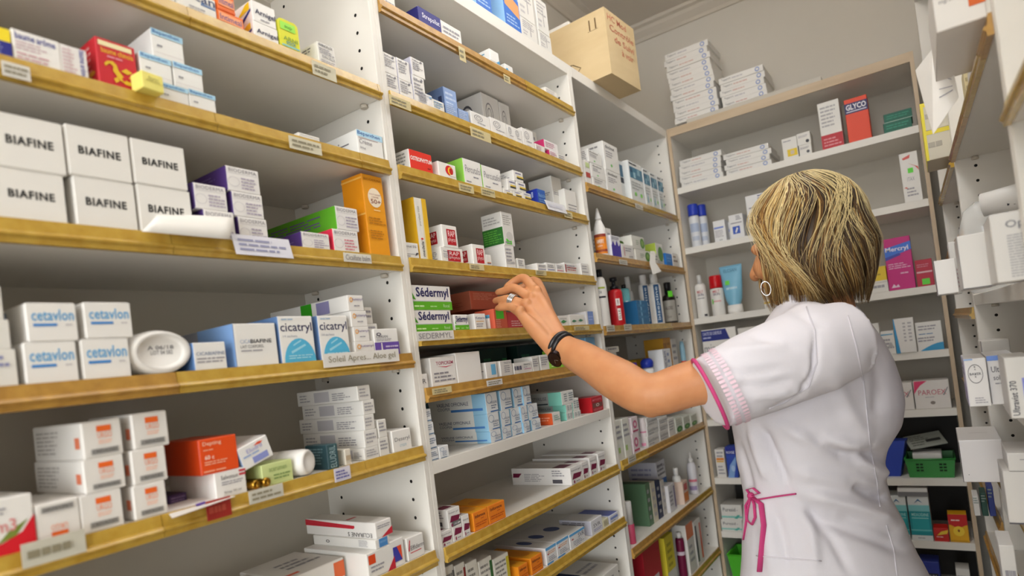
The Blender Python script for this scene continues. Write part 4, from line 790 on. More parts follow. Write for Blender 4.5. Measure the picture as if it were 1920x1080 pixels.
# ================================================================== bay B, shelf 7
def ket(sd): return ('#e5e3e1',{'T':'#d5d2ce'},[T('Ketum gel',.1,.72,.85,.84,'#77757c',bold=0),PG([(.1,.3),(.8,.3),(.95,.55),(.25,.62)],'#7a1f42'),EL(.25,.14,.07,.09,'#8a3a5c'),FP(.4,.08,.9,.2,1),PG([(.02,.45),(.12,.45),(.18,.7),(.03,.7)],'#7a1f42','L'),FP(.22,.2,.58,.7,5,'#a9a7ac','L',seed=sd),FP(.7,.5,.9,.9,3,'#8f8d94','L'),R(.7,.12,.86,.34,'#55535a','L'),R(.02,.1,.75,.3,'#6a2a42','T')])
gk = 'white gel cartons with a plum coloured panel'
B(7, 1072,1093,878, ket(1), 'plum panelled carton lying nearest, with barcode on its side', dep=.17, group=gk, q=.002)
for k, (u0, u1, vt) in enumerate(((1094,1105,868),(1108,1121,859),(1124,1137,851))):
    B(7, u0, u1, vt, ket(k+2), 'plum panelled carton, %s in the row to the right' % ['second','third','fourth and last'][k], dep=.17, group=gk)
y1 = B(7, 828,850,1000, ket(6), 'plum panelled carton, bottom left of the group beside the orange pair', dep=.1, group=gk)
y2 = B(7, 851,869,978, ket(7), 'plum panelled carton, middle of the group beside the orange pair', dep=.1, group=gk)
B(7, 870,883,968, ket(8), 'plum panelled carton, right of the group touching the orange pair', dep=.1, group=gk)
B(7, 842,865,957, ket(9), 'plum panelled carton, on top of the group beside the orange pair', dep=.1, on=y1, group=gk)
INF = ('#ea8426',{'L':'#e08a1c','T':'#e8a022'},[T('Inforoce',.12,.68,.8,.85,'#5a2a2a',bold=.01),R(.5,.56,.7,.6,'#c05a20'),FP(.1,.2,.9,.45,2,'#c05a20'),EL(.5,.4,.4,.25,'#d88a1c','T')])
B(7, 890,917,963, INF, 'amber carton, left of the pair on the wide empty shelf', dep=.1, group='amber cartons on the empty shelf')
B(7, 918,949,950, INF, 'amber carton, right of the pair on the wide empty shelf', dep=.1, group='amber cartons on the empty shelf')

# ================================================================== bay B, shelf 8 and 9
B(8, 975,1016,1064, INF, 'amber carton standing at the bottom photo edge, left half of a pair', dep=.12, wm=.035)
B(8, 998,1019,1048, INF, 'amber carton standing at the bottom photo edge, right half of a pair', dep=.12)
SV = lambda n: ('#e3e4e6',{'T':'#cfcdca'},[R(0,.84,1,1,'#5fa4d8'),T('SVR',.55,.5,.95,.8,'#55586a',bold=0) if n > 1 else FP(.2,.55,.9,.75,2,'#d89a6a'),EL(.18,.6,.07,.05,'#b05a5a'),FP(.2,.15,.9,.45,3,'#8f95a4'),EL(.5,.5,.25,.15,'#3a4a7a','T'),R(0,0,.6,.1,'#5f9ad0') if n < 2 else FP(.3,.05,.9,.12,1)])
gs2 = 'white and blue care cartons on the shelf near the bottom edge'
B(8, 1026,1045,1029, SV(0), 'white carton with blue top stripe, first right of the amber ones', dep=.14, group=gs2)
B(8, 1046,1068,1017, SV(1), 'white carton with blue top stripe, second right of the amber ones', dep=.14, group=gs2)
B(8, 1070,1098,1004, SV(2), 'white carton with three dark capitals, left of two', dep=.14, group=gs2)
B(8, 1110,1131,978, ('#e0e1e6',{'L':'#b8b8c4','T':'#cfcdca'},[T('SVR',.2,.45,.8,.7,'#55586a',bold=0),FP(.2,.15,.9,.35,2,'#8f95c4'),FP(.1,.1,.9,.9,6,'#77757c','L')]), 'white carton with three dark capitals, right of two', dep=.09)
B(8, 1132,1142,976, ('#d8d4b8',{},[FP(.1,.2,.9,.8,3,'#a9a48c')]), 'small beige carton before the blue white corner carton', dep=.05)
B(8, 1144,1160,968, ('#dfe2ec',{'T':'#3a4a9a','L':'#c9cce0'},[R(.1,.4,.9,.7,'#7f94d0'),FP(.1,.1,.9,.3,1)]), 'small blue white carton in the right corner, shelf near the bottom edge', dep=.1)
for k, (u0, u1, vt) in enumerate(((845,862,1066),(864,882,1062),(884,904,1058),(906,930,1054),(932,960,1050))):
    B(8, u0, u1, vt, ('#dedbd2',{'T':'#cbc8c2'},[FP(.1,.3,.9,.9,5,'#8f8d88',seed=k),R(.8,.1,.98,.9,['#6a6a68','#8a2a24','#d8d4c8','#3a6a3a','#c9b83a'][k])]), 'pale upright carton at the bottom photo edge, %s of five left of amber ones' % ['first','second','third','fourth','fifth'][k], dep=.1, group='pale cartons at the bottom edge', q=.012)
B(9, 1098,1112,1066, ('#dfddd8',{'T':'#d3d0cb'},[R(.1,.3,.7,.9,'#1c2236'),FP(.1,.3,.9,.6,2,G_,'T')]), 'white carton with a black panel low in the middle bay', dep=.14, q=.03, h=.06)
B(9, 1132,1164,1058, ('#dfddd8',{'T':'#d3d0cb'},[FP(.2,.3,.9,.8,3),FP(.1,.3,.9,.6,2,G_,'T'),R(0,.3,.6,1,'#1c2236','L')]), 'white carton low in the right corner of the middle bay', dep=.14, h=.065)
# rail tags of bay B
for key, u0, u1, v0, v1, c in ((('B',1),728,768,176,194,'#cdbf92'),(('B',1),880,918,236,255,'#cdbf92'),(('B',2),859,887,342,357,'#cdbf92'),(('B',2),901,927,351,365,'#cdbf92'),(('B',2),1057,1072,395,407,'#cdbf92'),(('B',3),880,907,494,505,'#cdbf92'),(('B',3),1004,1024,506,515,'#cdbf92'),(('B',4),1076,1104,612,620,'#cdbf92'),(('B',5),810,846,729,741,'#cdbf92'),(('B',5),912,941,714,725,'#d8d6d4'),(('B',0),858,870,85,112,'#cdbf92'),(('B',0),942,954,138,152,'#cdbf92')):
    rail_tag(key, u0, u1, v0, v1, c)
rail_tag(('B',4), 779, 850, 622, 640, '#dbd9d4', 'SEDERMYL', ink='#8a888c')
rail_tag(('B',2), 1027, 1063, 372, 392, '#d6d6dc', lines=1, out=.004, tilt=-.3, ink='#c9c9d4')
# ================================================================== bay C
BK = mat('#1c1c20', .3, key='blackplastic'); BLC = mat('#2a3fb0', .3, key='bluecap')
def V(w): return mat(w, .3)
dl = lambda sd: ('#e3e2df',{},[T('doclout',.12,.78,.75,.9,'#3a3a3e',bold=.015),FP(.12,.45,.7,.7,3,G_,seed=sd),EL(.42,.2,.06,.05,'#6fc86a'),EL(.35,.72,.14,.12,'#3a3a3e','L',.5),EL(.35,.4,.1,.1,'#6a6a6e','L',.5),FP(.5,.1,.9,.9,6,'#8a888c','L',seed=sd)])
gd = 'white cartons lettered in black at the top of the corner bay'
x1 = C(0, 1140,1168,316, dl(1), 'black lettered white carton, large, lower of two', dep=.1, group=gd)
C(0, 1136,1163,263, dl(2), 'black lettered white carton, large, upper of two', dep=.13, on=x1, group=gd)
x2 = C(0, 1113,1137,331, dl(3), 'small white carton, bottom of the stack left of the large black lettered ones', dep=.05)
x3 = C(0, 1110,1136,304, dl(4), 'small white carton, middle of the stack left of the large black lettered ones', dep=.05, on=x2)
C(0, 1104,1129,278, dl(5), 'small white carton, top of the stack left of the large black lettered ones', dep=.05, on=x3)
C(0, 1100,1110,298, ('#e3e0dc',{},[R(.1,.3,.9,.5,'#b84a44'),R(.2,.7,.9,.9,'#c8d89a')]), 'narrow white carton with a red band in the top left of the corner bay', dep=.05)
tl = lambda sd: ('#dfe2e2',{},[R(.05,.58,.98,.86,'#4a7f9c'),R(.3,.6,.45,.74,'#9cc4d4'),R(.6,.7,.8,.84,'#8fb8c8'),R(.05,.72,.25,.84,'#2f5a78'),FP(.05,.9,.9,.97,1,'#3a3a44'),FP(.1,.3,.9,.52,3,'#b0b4b4',seed=sd),EL(.3,.2,.08,.05,'#7fd05a'),EL(.72,.2,.08,.05,'#7fd05a'),PG([(.2,.1),(.3,.4),(.4,.1)],'#7fb4c8') if sd > 1 else FP(0,0,.01,.01,1)])
gt3 = 'tall white cartons with blue picture squares'
for k, (u0, u1, vt) in enumerate(((1186,1211,299),(1213,1225,314),(1226,1238,322),(1239,1249,329))):
    C(0, u0, u1, vt, tl(k+1), 'tall carton with blue picture squares, %s from the left in the corner bay' % ['first','second','third','fourth'][k], dep=.09, group=gt3)
C(0, 1168,1175,300, ('#d8dcdc',{},[R(.1,.6,.9,.9,'#3a6a8a'),R(.1,.45,.9,.58,'#1f2a3a')]), 'narrow blue printed carton between black lettered and picture square cartons', dep=.07, q=.02)

jar('C',1,1118,1143,391,None,None,None,'white cone topped bottle with an orange label', 'bottle','pump_bottle',.006,[('pump_bottle',[(0,0),(.92,0),(1,.02),(1,.5),(.9,.6),(.55,.72),(.42,.76)],WP),('cap',[(.5,.755),(.5,.8),(.42,.83),(.3,.9),(.14,1),(0,1.0)],WP)],
    items=[(-.15,.06,.85,.46,'#e0852c',None),(-.15,.4,.85,.46,'#a82458',None),(-.15,.1,.85,.15,'#a83468',None),(.1,.27,.62,.35,'#f6e4d4',('AMBRE',0)),(.15,.2,.5,.25,'#f3d8c0',('solaire',0))])
C(1, 1143,1152,427, plain(4,sd=71), 'narrow white carton right of the orange labelled bottle', dep=.05, q=.02)
C(1, 1149,1166,440, ('#dfdfe6',{},[R(0,0,1,.55,'#4534a0'),PG([(0,.5),(.2,.75),(.4,.5),(.6,.8),(.8,.5),(1,.72),(1,.5)],'#4534a0'),FP(.1,.8,.9,.95,2)]), 'white and violet carton with a jagged edge print', dep=.05)
C(1, 1167,1190,456, ('#e4e2df',{'L':'#d9d7d4'},[T('AME',.55,.12,.9,.26,'#55535a',bold=0),FP(.3,.5,.8,.8,2),R(.2,.2,.24,.8,'#c05060')]), 'white carton between the violet print and the olive printed cartons', dep=.05)
olv = lambda sd: ('#dddcd4',{},[EL(.8,.5,.17,.4,'#5a8a3a'),EL(.8,.5,.09,.22,'#8ab05a'),FP(.3,.3,.6,.7,3,'#9aa890',seed=sd),EL(.4,.5,.3,.3,'#4a6a2a','L')])
v_ = C(1, 1193,1221,466, olv(1), 'cream carton with a green olive picture, lower of two', dep=.07)
C(1, 1186,1210,440, olv(2), 'cream carton with a green olive picture, upper of two', dep=.09, on=v_)
C(1, 1233,1246,455, ('#dcdcd6',{'L':'#a4b848'},[EL(.6,.5,.35,.35,'#5a8a3a'),FP(.1,.05,.9,.2,2)]), 'white carton with yellow green side and leaf picture', dep=.07)
C(1, 1224,1236,474, plain(2,sd=72), 'white carton behind the hanging paper slip', dep=.04)
C(1, 1250,1262,474, ('#2f7ed0',{},[FP(.2,.3,.8,.7,2,'#6fa8e4')]), 'plain bright blue carton near the corner', dep=.05)
C(1, 1263,1273,474, plain(2,'#a08a7a',73), 'white carton in the corner right of the bright blue one', dep=.05)
mb = MB(); q = [un(1219,471,0,-.01), un(1229,471,0,-.01), un(1229,492,0,.014), un(1240,509,0,.03), un(1224,515,0,.03), un(1218,494,0,.014)]
mb.add(q, [(0,1,2,5),(5,2,3,4)], M_PAPER); o = mb.build('paper_slip'); s_ = o.modifiers.new('t','SOLIDIFY'); s_.thickness = .0005
tag(o, 'white paper slip hanging over the rail of the corner bay', 'paper')

# bottles of shelf C2
jar('C',2,1125,1147,506,None,None,None,'white bottle with black cap at the left of the corner bay bottles','bottle','bottle',.008,[('bottle',[(0,0),(.95,0),(1,.02),(1,.72),(.8,.84),(.4,.88)],WP),('cap',[(.5,.87),(.5,1),(0,1)],BK)],items=[(-.1,.5,.8,.53,'#33343c',None),(-.1,.66,.8,.69,'#a8b84a',None),(0,.56,.5,.63,'#8a888c',('Q 104',0))],flat=.7)
jar('C',2,1146,1175,521,None,None,None,'red pump bottle with black top and white stickers','bottle','pump_bottle',.008,[('pump_bottle',[(0,0),(.95,0),(1,.02),(1,.68),(.9,.74),(.5,.76)],V('#b81f26')),('pump',[(.55,.755),(.6,.82),(.3,.84),(.26,.92),(.5,.93),(.5,1),(0,1)],BK)],items=[(.42,.42,.66,.56,'#e8e4e0',None),(.48,.44,.6,.54,'#8a2a2a',('OFF',90)),(.46,.12,.66,.36,'#e8e4e0',None),(.5,.15,.62,.33,'#6a2a2a',('ELLE',90))])
jar('C',2,1168,1189,534,None,None,None,'teal bottle behind the red one','bottle','bottle',.03,[('bottle',[(0,0),(.95,0),(1,.02),(1,.86),(.85,.9),(.4,.91)],V('#6fb4ba')),('cap',[(.45,.9),(.45,1),(0,1)],BK)],items=[(.45,.4,.65,.6,'#e4eaea',None),(.45,.15,.65,.33,'#e4eaea',None)])
jar('C',2,1178,1196,516,None,None,None,'white capped bottle standing behind the dark blue carton','bottle','bottle',.09,[('bottle',[(0,0),(.95,0),(1,.02),(1,.6),(.9,.7),(.6,.72)],WP),('cap',[(.62,.715),(.62,.98),(.5,1),(0,1)],WP)],items=[(.2,.45,.8,.52,'#6a6a70',('C QUE',0))])
C(2, 1198,1219,563, ('#2f6fa0',{'L':'#1f5a86'},[R(.3,0,.42,1,'#7fb4d8'),FP(.1,.2,.9,.9,3,'#3f7fae')]), 'glossy dark blue carton standing among the bottles', dep=.06)
for k, (u0, u1, vt) in enumerate(((1205,1227,513),(1224,1248,514))):
    jar('C',2,u0,u1,vt,None,None,None,['white bottle with blue vertical label, left and partly hidden','white bottle with blue vertical label, right one'][k],'bottle','bottle',.012+.03*(1-k),[('bottle',[(0,0),(.95,0),(1,.02),(1,.74),(.85,.8),(.55,.82)],WP),('cap',[(.6,.815),(.62,.98),(.5,1),(0,1)],WP)],items=[(.38,.03,.78,.78,'#2f5a86',None),(.45,.08,.7,.74,'#dfe8f0',('biseptine',90))],flat=.75)
jar('C',2,1247,1273,530,None,None,None,'dark brown bottle with black cap and grey label','bottle','bottle',.01,[('bottle',[(0,0),(.95,0),(1,.02),(1,.6),(.85,.68),(.4,.72)],V('#221a18')),('cap',[(.5,.715),(.55,.98),(.5,1),(0,1)],BK)],items=[(-.1,.06,.9,.56,'#a8a49c',None),(.15,.34,.65,.42,'#55504a',('ALOES',0)),(.2,.14,.5,.2,'#6a655e',('250 ml',0)),(.45,.64,.75,.78,'#6fe03a',None)],flat=.75)

# shelf C3 (half hidden by the arm)
yb = C(3, 1196,1236,675, ('#c9a52c',{},[R(.82,0,1,1,'#dcb83a')]), 'yellow carton behind the blue pump cap', dep=.08, q=.1)
wb = C(3, 1140,1163,663, plain(2,sd=80), 'white carton at the left of the shelf behind the arm, lower', dep=.08, q=.02)
C(3, 1138,1161,651, plain(1,sd=81), 'flat white carton at the left of the shelf behind the arm, upper', dep=.08, on=wb, q=.02)
C(3, 1247,1262,655, ('#e2e4e8',{},[T('UNIDERM',.15,.1,.4,.9,'#3a4a8a',rot=90,bold=0),FP(.5,.1,.8,.9,3,'#7a8ab8')]), 'white carton with dark blue vertical lettering before the tan one', dep=.05)
C(3, 1250,1264,634, ('#c8912c',{'L':'#b88a2a'},[R(.0,.55,.4,.85,'#a87420'),FP(.5,.1,.9,.9,5,'#a87a24')]), 'tan golden carton in the corner bay behind the upper arm', dep=.07, q=.03)
C(3, 1265,1274,636, plain(3,sd=83), 'slim white carton right of the tan golden one', dep=.05, q=.03)
jar('C',3,1279,1289,640,None,None,None,'slim blue and white tube in the corner right of the tan carton','tube','cream_tube',.01,[('cream_tube',[(0,0),(.9,0),(1,.03),(1,.8),(.6,1),(0,1)],V('#8fb8cc'))],items=[(-.1,.05,.9,.3,'#d84a3a',None)])
jar('C',3,1203,1229,672,None,None,None,'white bottle with a shiny blue pump cap behind the arm','bottle','pump_bottle',.02,[('pump_bottle',[(0,0),(.95,0),(1,.03),(1,.35),(.8,.45),(.5,.5)],WP),('pump',[(.75,.495),(.95,.52),(1,.8),(.8,.92),(.5,1),(0,1)],BLC)])
jar('C',3,1183,1200,680,None,None,None,'small bottle with violet cap behind the forearm','bottle','bottle',.04,[('bottle',[(0,0),(.95,0),(1,.03),(1,.5),(.7,.6)],WP),('cap',[(.75,.595),(.75,1),(0,1)],V('#6a4ac0'))])

# shelf C4
for k, (u0, u1, vt) in enumerate(((1160,1172,790),(1173,1186,786))):
    C(4, u0+1, u1, vt, ('#dcdcd4',{},[FP(.1,.5,.9,.9,3),FP(.1,.1,.6,.4,1,'#a8c87a')]), 'tall white carton at the left of the shelf under the arm, %s' % ['outer','inner'][k], dep=.06)
pm = lambda sd: ('#e0d4d8',{},[EL(.5,.55,.3,.25,'#c8648a'),EL(.5,.55,.15,.12,'#e8d8dc'),R(.1,.1,.9,.2,'#b8476e')])
p1_ = C(4, 1189,1201,815, pm(1), 'pink and white carton, lower, beside a pink striped tube', dep=.06)
C(4, 1186,1198,784, pm(2), 'pink and white carton, upper, beside a pink striped tube', dep=.06, on=p1_)
jar('C',4,1203,1216,784,None,None,None,'white tube with pink stripes standing among cartons','tube','cream_tube',.008,[('cream_tube',[(0,0),(.9,0),(1,.02),(1,.8),(.8,.95),(.7,1),(0,1)],V('#dfd6d8'))],items=[(-.1,.05,.9,.15,'#d88aa8',None),(-.1,.5,.9,.55,'#d88aa8',None)])
lam = lambda sd: ('#d5d3d0',{'L':'#c8c6c3'},[T('Lactibiane',.08,.4,.95,.7,'#77757c',bold=0),FP(.1,.1,.8,.3,1,seed=sd)])
zz = None
for k, (u0, u1, vt) in enumerate(((1216,1236,819),(1215,1235,801),(1214,1233,784))):
    zz = C(4, u0, u1, vt, lam(k), 'pale lettered carton, left pile, %s' % ['lowest','middle','top'][k], dep=.08, on=zz, group='pale lettered cartons in two piles under the arm')
zz = None
for k, (u0, u1, vt) in enumerate(((1238,1254,810),(1237,1253,797),(1236,1252,785))):
    zz = C(4, u0, u1, vt, lam(k+4), 'pale lettered carton, right pile, %s' % ['lowest','middle','top'][k], dep=.08, on=zz, group='pale lettered cartons in two piles under the arm')
for k, (u0, u1, vt) in enumerate(((1269,1281,785),(1283,1295,782),(1297,1308,779))):
    C(4, u0, u1, vt, ('#d3d6cc',{},[EL(.5,.22,.42,.2,'#3a7a34'),EL(.5,.2,.2,.08,'#7fb06a'),FP(.1,.5,.9,.9,3,'#b0b4a4')]), 'cream carton with a green dome, %s of three beneath the elbow' % ['left','middle','right'][k], dep=.06, group='green dome cartons')
C(4, 1256,1267,786, plain(4,sd=88), 'white carton left of the three green dome ones', dep=.06)

# shelf C5
jar('C',5,1176,1194,940,None,None,None,'small white and pink bottle at the left of the lower corner shelf','bottle','bottle',.008,[('bottle',[(0,0),(.95,0),(1,.02),(1,.45),(.95,.46)],V('#c8506e')),('cap',[(.9,.46),(.9,.98),(.8,1),(0,1)],V('#d8d6d3'))])
C(5, 1240,1256,868, ('#d6d6da',{'L':'#b8b6be'},[R(0,0,1,.62,'#2f66b4'),R(.5,.4,.9,.52,'#3f9a7a'),FP(.1,.68,.9,.95,3,'#77757c'),T('Gerilax',.1,.86,.9,.94,'#5a4a5a',bold=0),FP(.1,.3,.9,.9,6,'#8a88a0','L')]), 'tall white carton with blue lower half on the lower corner shelf', dep=.1, q=.06)
for k, (u0, u1, vt, c) in enumerate(((1219,1227,908,'#5a7a5c'),(1228,1236,906,'#cfc8b4'),(1237,1245,904,'#1f2a4a'),(1246,1252,902,'#c9c4bc'))):
    C(5, u0, u1, vt, (c,{},[FP(.2,.1,.8,.9,4,'#b0aeb0',seed=k)]), 'thin %s carton standing upright in front of the blue and white one' % ['green','cream','navy','grey'][k], dep=.09, q=.03)
C(5, 1258,1270,912, ('#d3d1d4',{},[R(.75,.1,.9,.9,'#6a5a8a'),FP(.1,.2,.7,.8,4)]), 'white carton with a violet edge left of the white bottle', dep=.05, q=.02)
jar('C',5,1266,1283,877,None,None,None,'white squeeze bottle with a white cap on the lower corner shelf','bottle','bottle',.02,[('bottle',[(0,0),(.95,0),(1,.02),(1,.68),(.85,.76),(.5,.78)],V('#d8d6d2')),('cap',[(.55,.775),(.58,.98),(.5,1),(0,1)],WP)],items=[(.1,.3,.7,.5,'#b0aeac',None)])
C(5, 1284,1293,905, ('#d8c0b0',{},[R(.1,.1,.9,.5,'#e08a4a'),R(.2,.6,.8,.9,'#c85a5a')]), 'small orange and white carton between the two bottles', dep=.04, q=.01)
jar('C',5,1293,1312,848,None,None,None,'tall pale spray bottle at the right of the lower corner shelf','bottle','spray_bottle',.01,[('spray_bottle',[(0,0),(.95,0),(1,.02),(1,.62),(.8,.72),(.45,.76)],V('#d5d3d8')),('nozzle',[(.5,.755),(.5,.84),(.25,.86),(.2,1),(0,1)],WP)],items=[(0,.3,.8,.36,'#d87a8a',None),(0,.1,.7,.2,'#9a8ab0',None)])
jar('C',5,1246,1263,848,None,None,None,'grey spray bottle standing at the back of the lower corner shelf','bottle','spray_bottle',.15,[('spray_bottle',[(0,0),(.95,0),(1,.02),(1,.6),(.8,.7),(.45,.76)],V('#b8b4ae')),('nozzle',[(.5,.755),(.5,.84),(.25,.86),(.2,1),(0,1)],V('#b8b4ae'))])

# shelf C6
C(6, 1218,1248,1024, ('#b02030',{'L':'#a01c2a'},[R(.15,.15,.8,.45,'#c8b8ba'),FP(.2,.2,.7,.4,2,'#8a3a44')]), 'red carton low in the corner bay', dep=.06, q=.02)
C(6, 1250,1258,1002, ('#4f9a3a',{},[FP(.2,.2,.8,.8,3,'#a8d88a')]), 'narrow green carton low in the corner bay', dep=.05, q=.09)
C(6, 1257,1272,1010, ('#d8c83a',{},[R(0,0,1,.35,'#c9c9c4'),FP(.2,.4,.9,.9,4,'#a89a2a')]), 'yellow carton low in the corner bay', dep=.05, q=.02)
jar('C',6,1274,1291,998,None,None,None,'dark wine red bottle low in the corner bay','bottle','bottle',.01,[('bottle',[(0,0),(.95,0),(1,.02),(1,.8),(.9,.86),(.5,.88)],V('#6a1a3a')),('cap',[(.55,.875),(.55,1),(0,1)],WP)],items=[(-.1,.5,.9,.58,'#c8b8c4',None)])
C(6, 1296,1308,986, ('#d8d5d0',{},[R(0,.7,1,1,'#d8784a'),FP(.2,.2,.8,.6,3)]), 'white carton with orange top low in the corner bay', dep=.05)
C(6, 1310,1322,980, ('#d8d5d0',{},[R(.1,.1,.3,.9,'#3a3a44'),R(.7,.1,.9,.9,'#d8604a')]), 'white carton with a vertical black mark low in the corner bay', dep=.05)
jar('C',6,1286,1298,955,None,None,None,'white topped bottle at the back, lowest visible shelf of the corner bay','bottle','bottle',.075,[('bottle',[(0,0),(.95,0),(1,.02),(1,.7),(.8,.78)],V('#d0ccc6')),('cap',[(.6,.775),(.6,1),(0,1)],WP)])
for key, u0, u1, v0, v1, c in ((('C',1),1160,1175,486,495,'#d3d0c8'),(('C',2),1137,1152,610,622,'#c9c4b8'),(('C',4),1178,1192,857,870,'#cfccc2'),(('C',0),1190,1204,381,390,'#d3cfc4'),(('C',2),1170,1184,608,620,'#c9c4b8')):
    rail_tag(key, u0, u1, v0, v1, c)

# ================================================================== back shelves, bay D
PL = 2.1467
sv = lambda sd: ('#dbd9d5',{'R':'#c9c5bf'},[T('Tegapore',.06,.35,.27,.75,'#6a6a70',bold=0),FP(.3,.3,.65,.7,1,'#c9a8a0' if sd % 3 else '#b5b3b8',seed=sd),EL(.87,.5,.05,.36,'#7f93c4'),EL(.87,.5,.03,.2,'#dbd9d5')])
mb = MB(); PB = un(1287,231,1,YB-.004); PE = un(1540,149,1,YB-.004); L_ = PE.x-PB.x
mb.bbox((0,0,0), (L_,.22,.014), .001, M_LAM2); o = mb.build('white_panel'); o.location = (PB.x, YB-.002, PL); tag(o, 'thin white board lying on top of the back shelves under the carton stacks', 'board')
PT = PL+.0143
words_ = ['lowest','second from the bottom','third from the bottom','fourth from the bottom','fifth from the bottom','sixth, just below the middle','seventh, just above the middle','fifth from the top','fourth from the top','third from the top','second from the top','topmost']
def bstack(zb, u0, u1, v0, v1, n, lab, grp, dep, q, dx=0, seed=0):
    P0 = Vector((0, YB+q, zb)); x0 = solve_u(P0, Vector((1,0,0)), u0); x1 = solve_u(P0, Vector((1,0,0)), u1)
    Pz = Vector((x0, YB+q, zb)); hh = solve_v(Pz, Vector((0,0,1)), v1); h = hh/n; rg = random.Random(seed); z = zb
    for k in range(n):
        mb = MB(); w = x1-x0; mb.bbox((0,0,0), (w,dep,h*.985), .0008, card('#dbd9d5')); lk = sv(k+seed); deco(mb, w, dep, h*.985, lk[2])
        o = mb.build('medicine_box'); o.location = (x0+rg.uniform(-.004,.004)+dx*k, YB+q+rg.uniform(0,.004), z); z += h*.985
        lbl = words_[k] if n == 12 else ['lowest','second from the bottom','middle','second from the top','topmost'][k] if n == 5 else ['lowest','second from the bottom','second from the top','topmost'][k]
        tag(o, lab % lbl, 'box', grp)
bstack(PT, 1267, 1349, 225, 100, 12, 'flat white carton, %s of the tall stack on the back shelves', 'flat white cartons in the tall stack', .16, .012, -.0012, 1)
bstack(PT, 1354, 1437, 199, 148, 5, 'flat white carton, %s of the short stack atop the back shelves', 'flat white cartons in the short stack', .16, .012, 0, 20)
z0 = SHELF['D',0][1]
bstack(z0, 1278, 1356, 360, 302, 5, 'flat white carton, %s of the left pile under the back top board', 'flat white cartons in the left pile', .15, .006, 0, 30)
bstack(z0, 1362, 1447, 335, 290, 4, 'flat white carton, %s of the right pile under the back top board', 'flat white cartons in the right pile', .15, .006, 0, 40)
D(0, 1470,1498,262, ('#dcdad5',{},[R(.3,.12,.95,.45,'#e0c22c'),R(.5,.2,.75,.38,'#c9b8a0'),FP(.1,.8,.9,.9,1)]), 'white carton with a yellow square on the top back shelf', dep=.08)
w_ = D(0, 1500,1523,274, ('#dcdad5',{},[FP(.1,.6,.8,.8,2),EL(.7,.3,.13,.14,'#55555a')]), 'small white carton, lower of two right of the yellow square one', dep=.06)
D(0, 1496,1521,252, ('#dcdad5',{},[FP(.1,.6,.8,.8,2),EL(.75,.25,.13,.14,'#3a3a40')]), 'small white carton, upper of two right of the yellow square one', dep=.06, on=w_)
D(0, 1543,1583,196, ('#dedcd8',{},[R(0,0,1,.3,'#b82430'),FP(.1,.45,.9,.92,6,'#a9a7aa'),FP(.1,.04,.9,.24,3,'#d88a90')]), 'tall white carton with a red foot on the top back shelf', dep=.07)
D(0, 1592,1635,189, ('#dc4424',{'L':'#b03418'},[R(0,.66,1,.9,'#24265c'),T('GLYCO',.06,.74,.94,.87,'#e0dce4',bold=.03),R(.06,.69,.94,.715,'#c9c6d8')]), 'tall orange red carton with a navy band and white capitals', dep=.07)
for k in range(2):
    D(0, 1658,1711,[233,216][k], ('#16624f',{'L':'#23282a'},[FP(.1,.3,.9,.8,2,'#2f8a70'),R(0,.0,1,.06,'#a8c4b8')]), 'dark green carton, %s of two on the right of the top back shelf' % ['lower','upper'][k], dep=.09, on=None if k == 0 else bpy.data.objects[LABELS['dark green carton, lower of two on the right of the top back shelf'][0]])
# shelf D1
for k, (u0, u1, vt, q) in enumerate(((1298,1318,384,.02),(1314,1333,385,.06))):
    jar('D',1,u0,u1,vt,None,None,None,['white spray can with a blue cap, front one of two','white spray can with a blue cap, rear one of two'][k],'can','spray_can',q,[('spray_can',[(0,0),(.95,0),(1,.02),(1,.7),(.85,.73)],V('#d3d5da')),('cap',[(.96,.735),(1,.75),(1,.98),(.9,1),(0,1)],BLC)],items=[(0,.35,.8,.55,'#a8b4cc',None),(.1,.15,.7,.25,'#b4bccc',None)])
D(1, 1341,1363,416, ('#dfdfe0',{},[R(.05,.62,.85,.7,'#6f84c8'),FP(.1,.2,.85,.55,5),FP(.4,.04,.8,.1,1,'#3a3a40')]), 'white carton with a lilac line right of the spray cans', dep=.06)
D(1, 1362,1372,419, ('#d8d8da',{},[R(.1,.5,.9,.65,'#8f9ccc')]), 'white carton half hidden between two printed white cartons', dep=.06, q=.05)
D(1, 1371,1397,405, ('#dfdfe0',{},[R(.2,.18,.72,.5,'#3f5cb4'),PG([(.35,.25),(.5,.45),(.6,.4),(.45,.22)],'#dfdfe0'),FP(.5,.75,.9,.95,3,'#6a6a78'),R(.1,.62,.9,.66,'#8a8a94')]), 'white carton with a blue square, small one behind her head', dep=.06)
D(1, 1406,1452,369, ('#dfdfe0',{},[R(.14,.18,.6,.5,'#3f5cb4'),PG([(.25,.25),(.4,.45),(.5,.4),(.35,.22)],'#dfdfe0'),FP(.5,.8,.95,.98,3,'#5a5a88'),R(.1,.66,.9,.69,'#8a8a94')]), 'large white carton with a blue square partly behind her hair', dep=.07)
D(1, 1697,1731,290, ('#e0deda',{},[T('ITAX',.3,.42,.7,.5,'#9a9aa4',bold=0),PG([(.45,.78),(.95,.68),(1,.6),(.8,.7)],'#d0503c'),PG([(.05,.3),(.3,.27),(.2,.31)],'#d0503c'),PG([(.15,.9),(.6,.95),(.55,.88),(.2,.86)],'#d0605c'),S(.38,.58,.68,.68),FP(.2,.1,.8,.3,3)]), 'white carton with a red swirl and green sticker beside the right post', dep=.06)
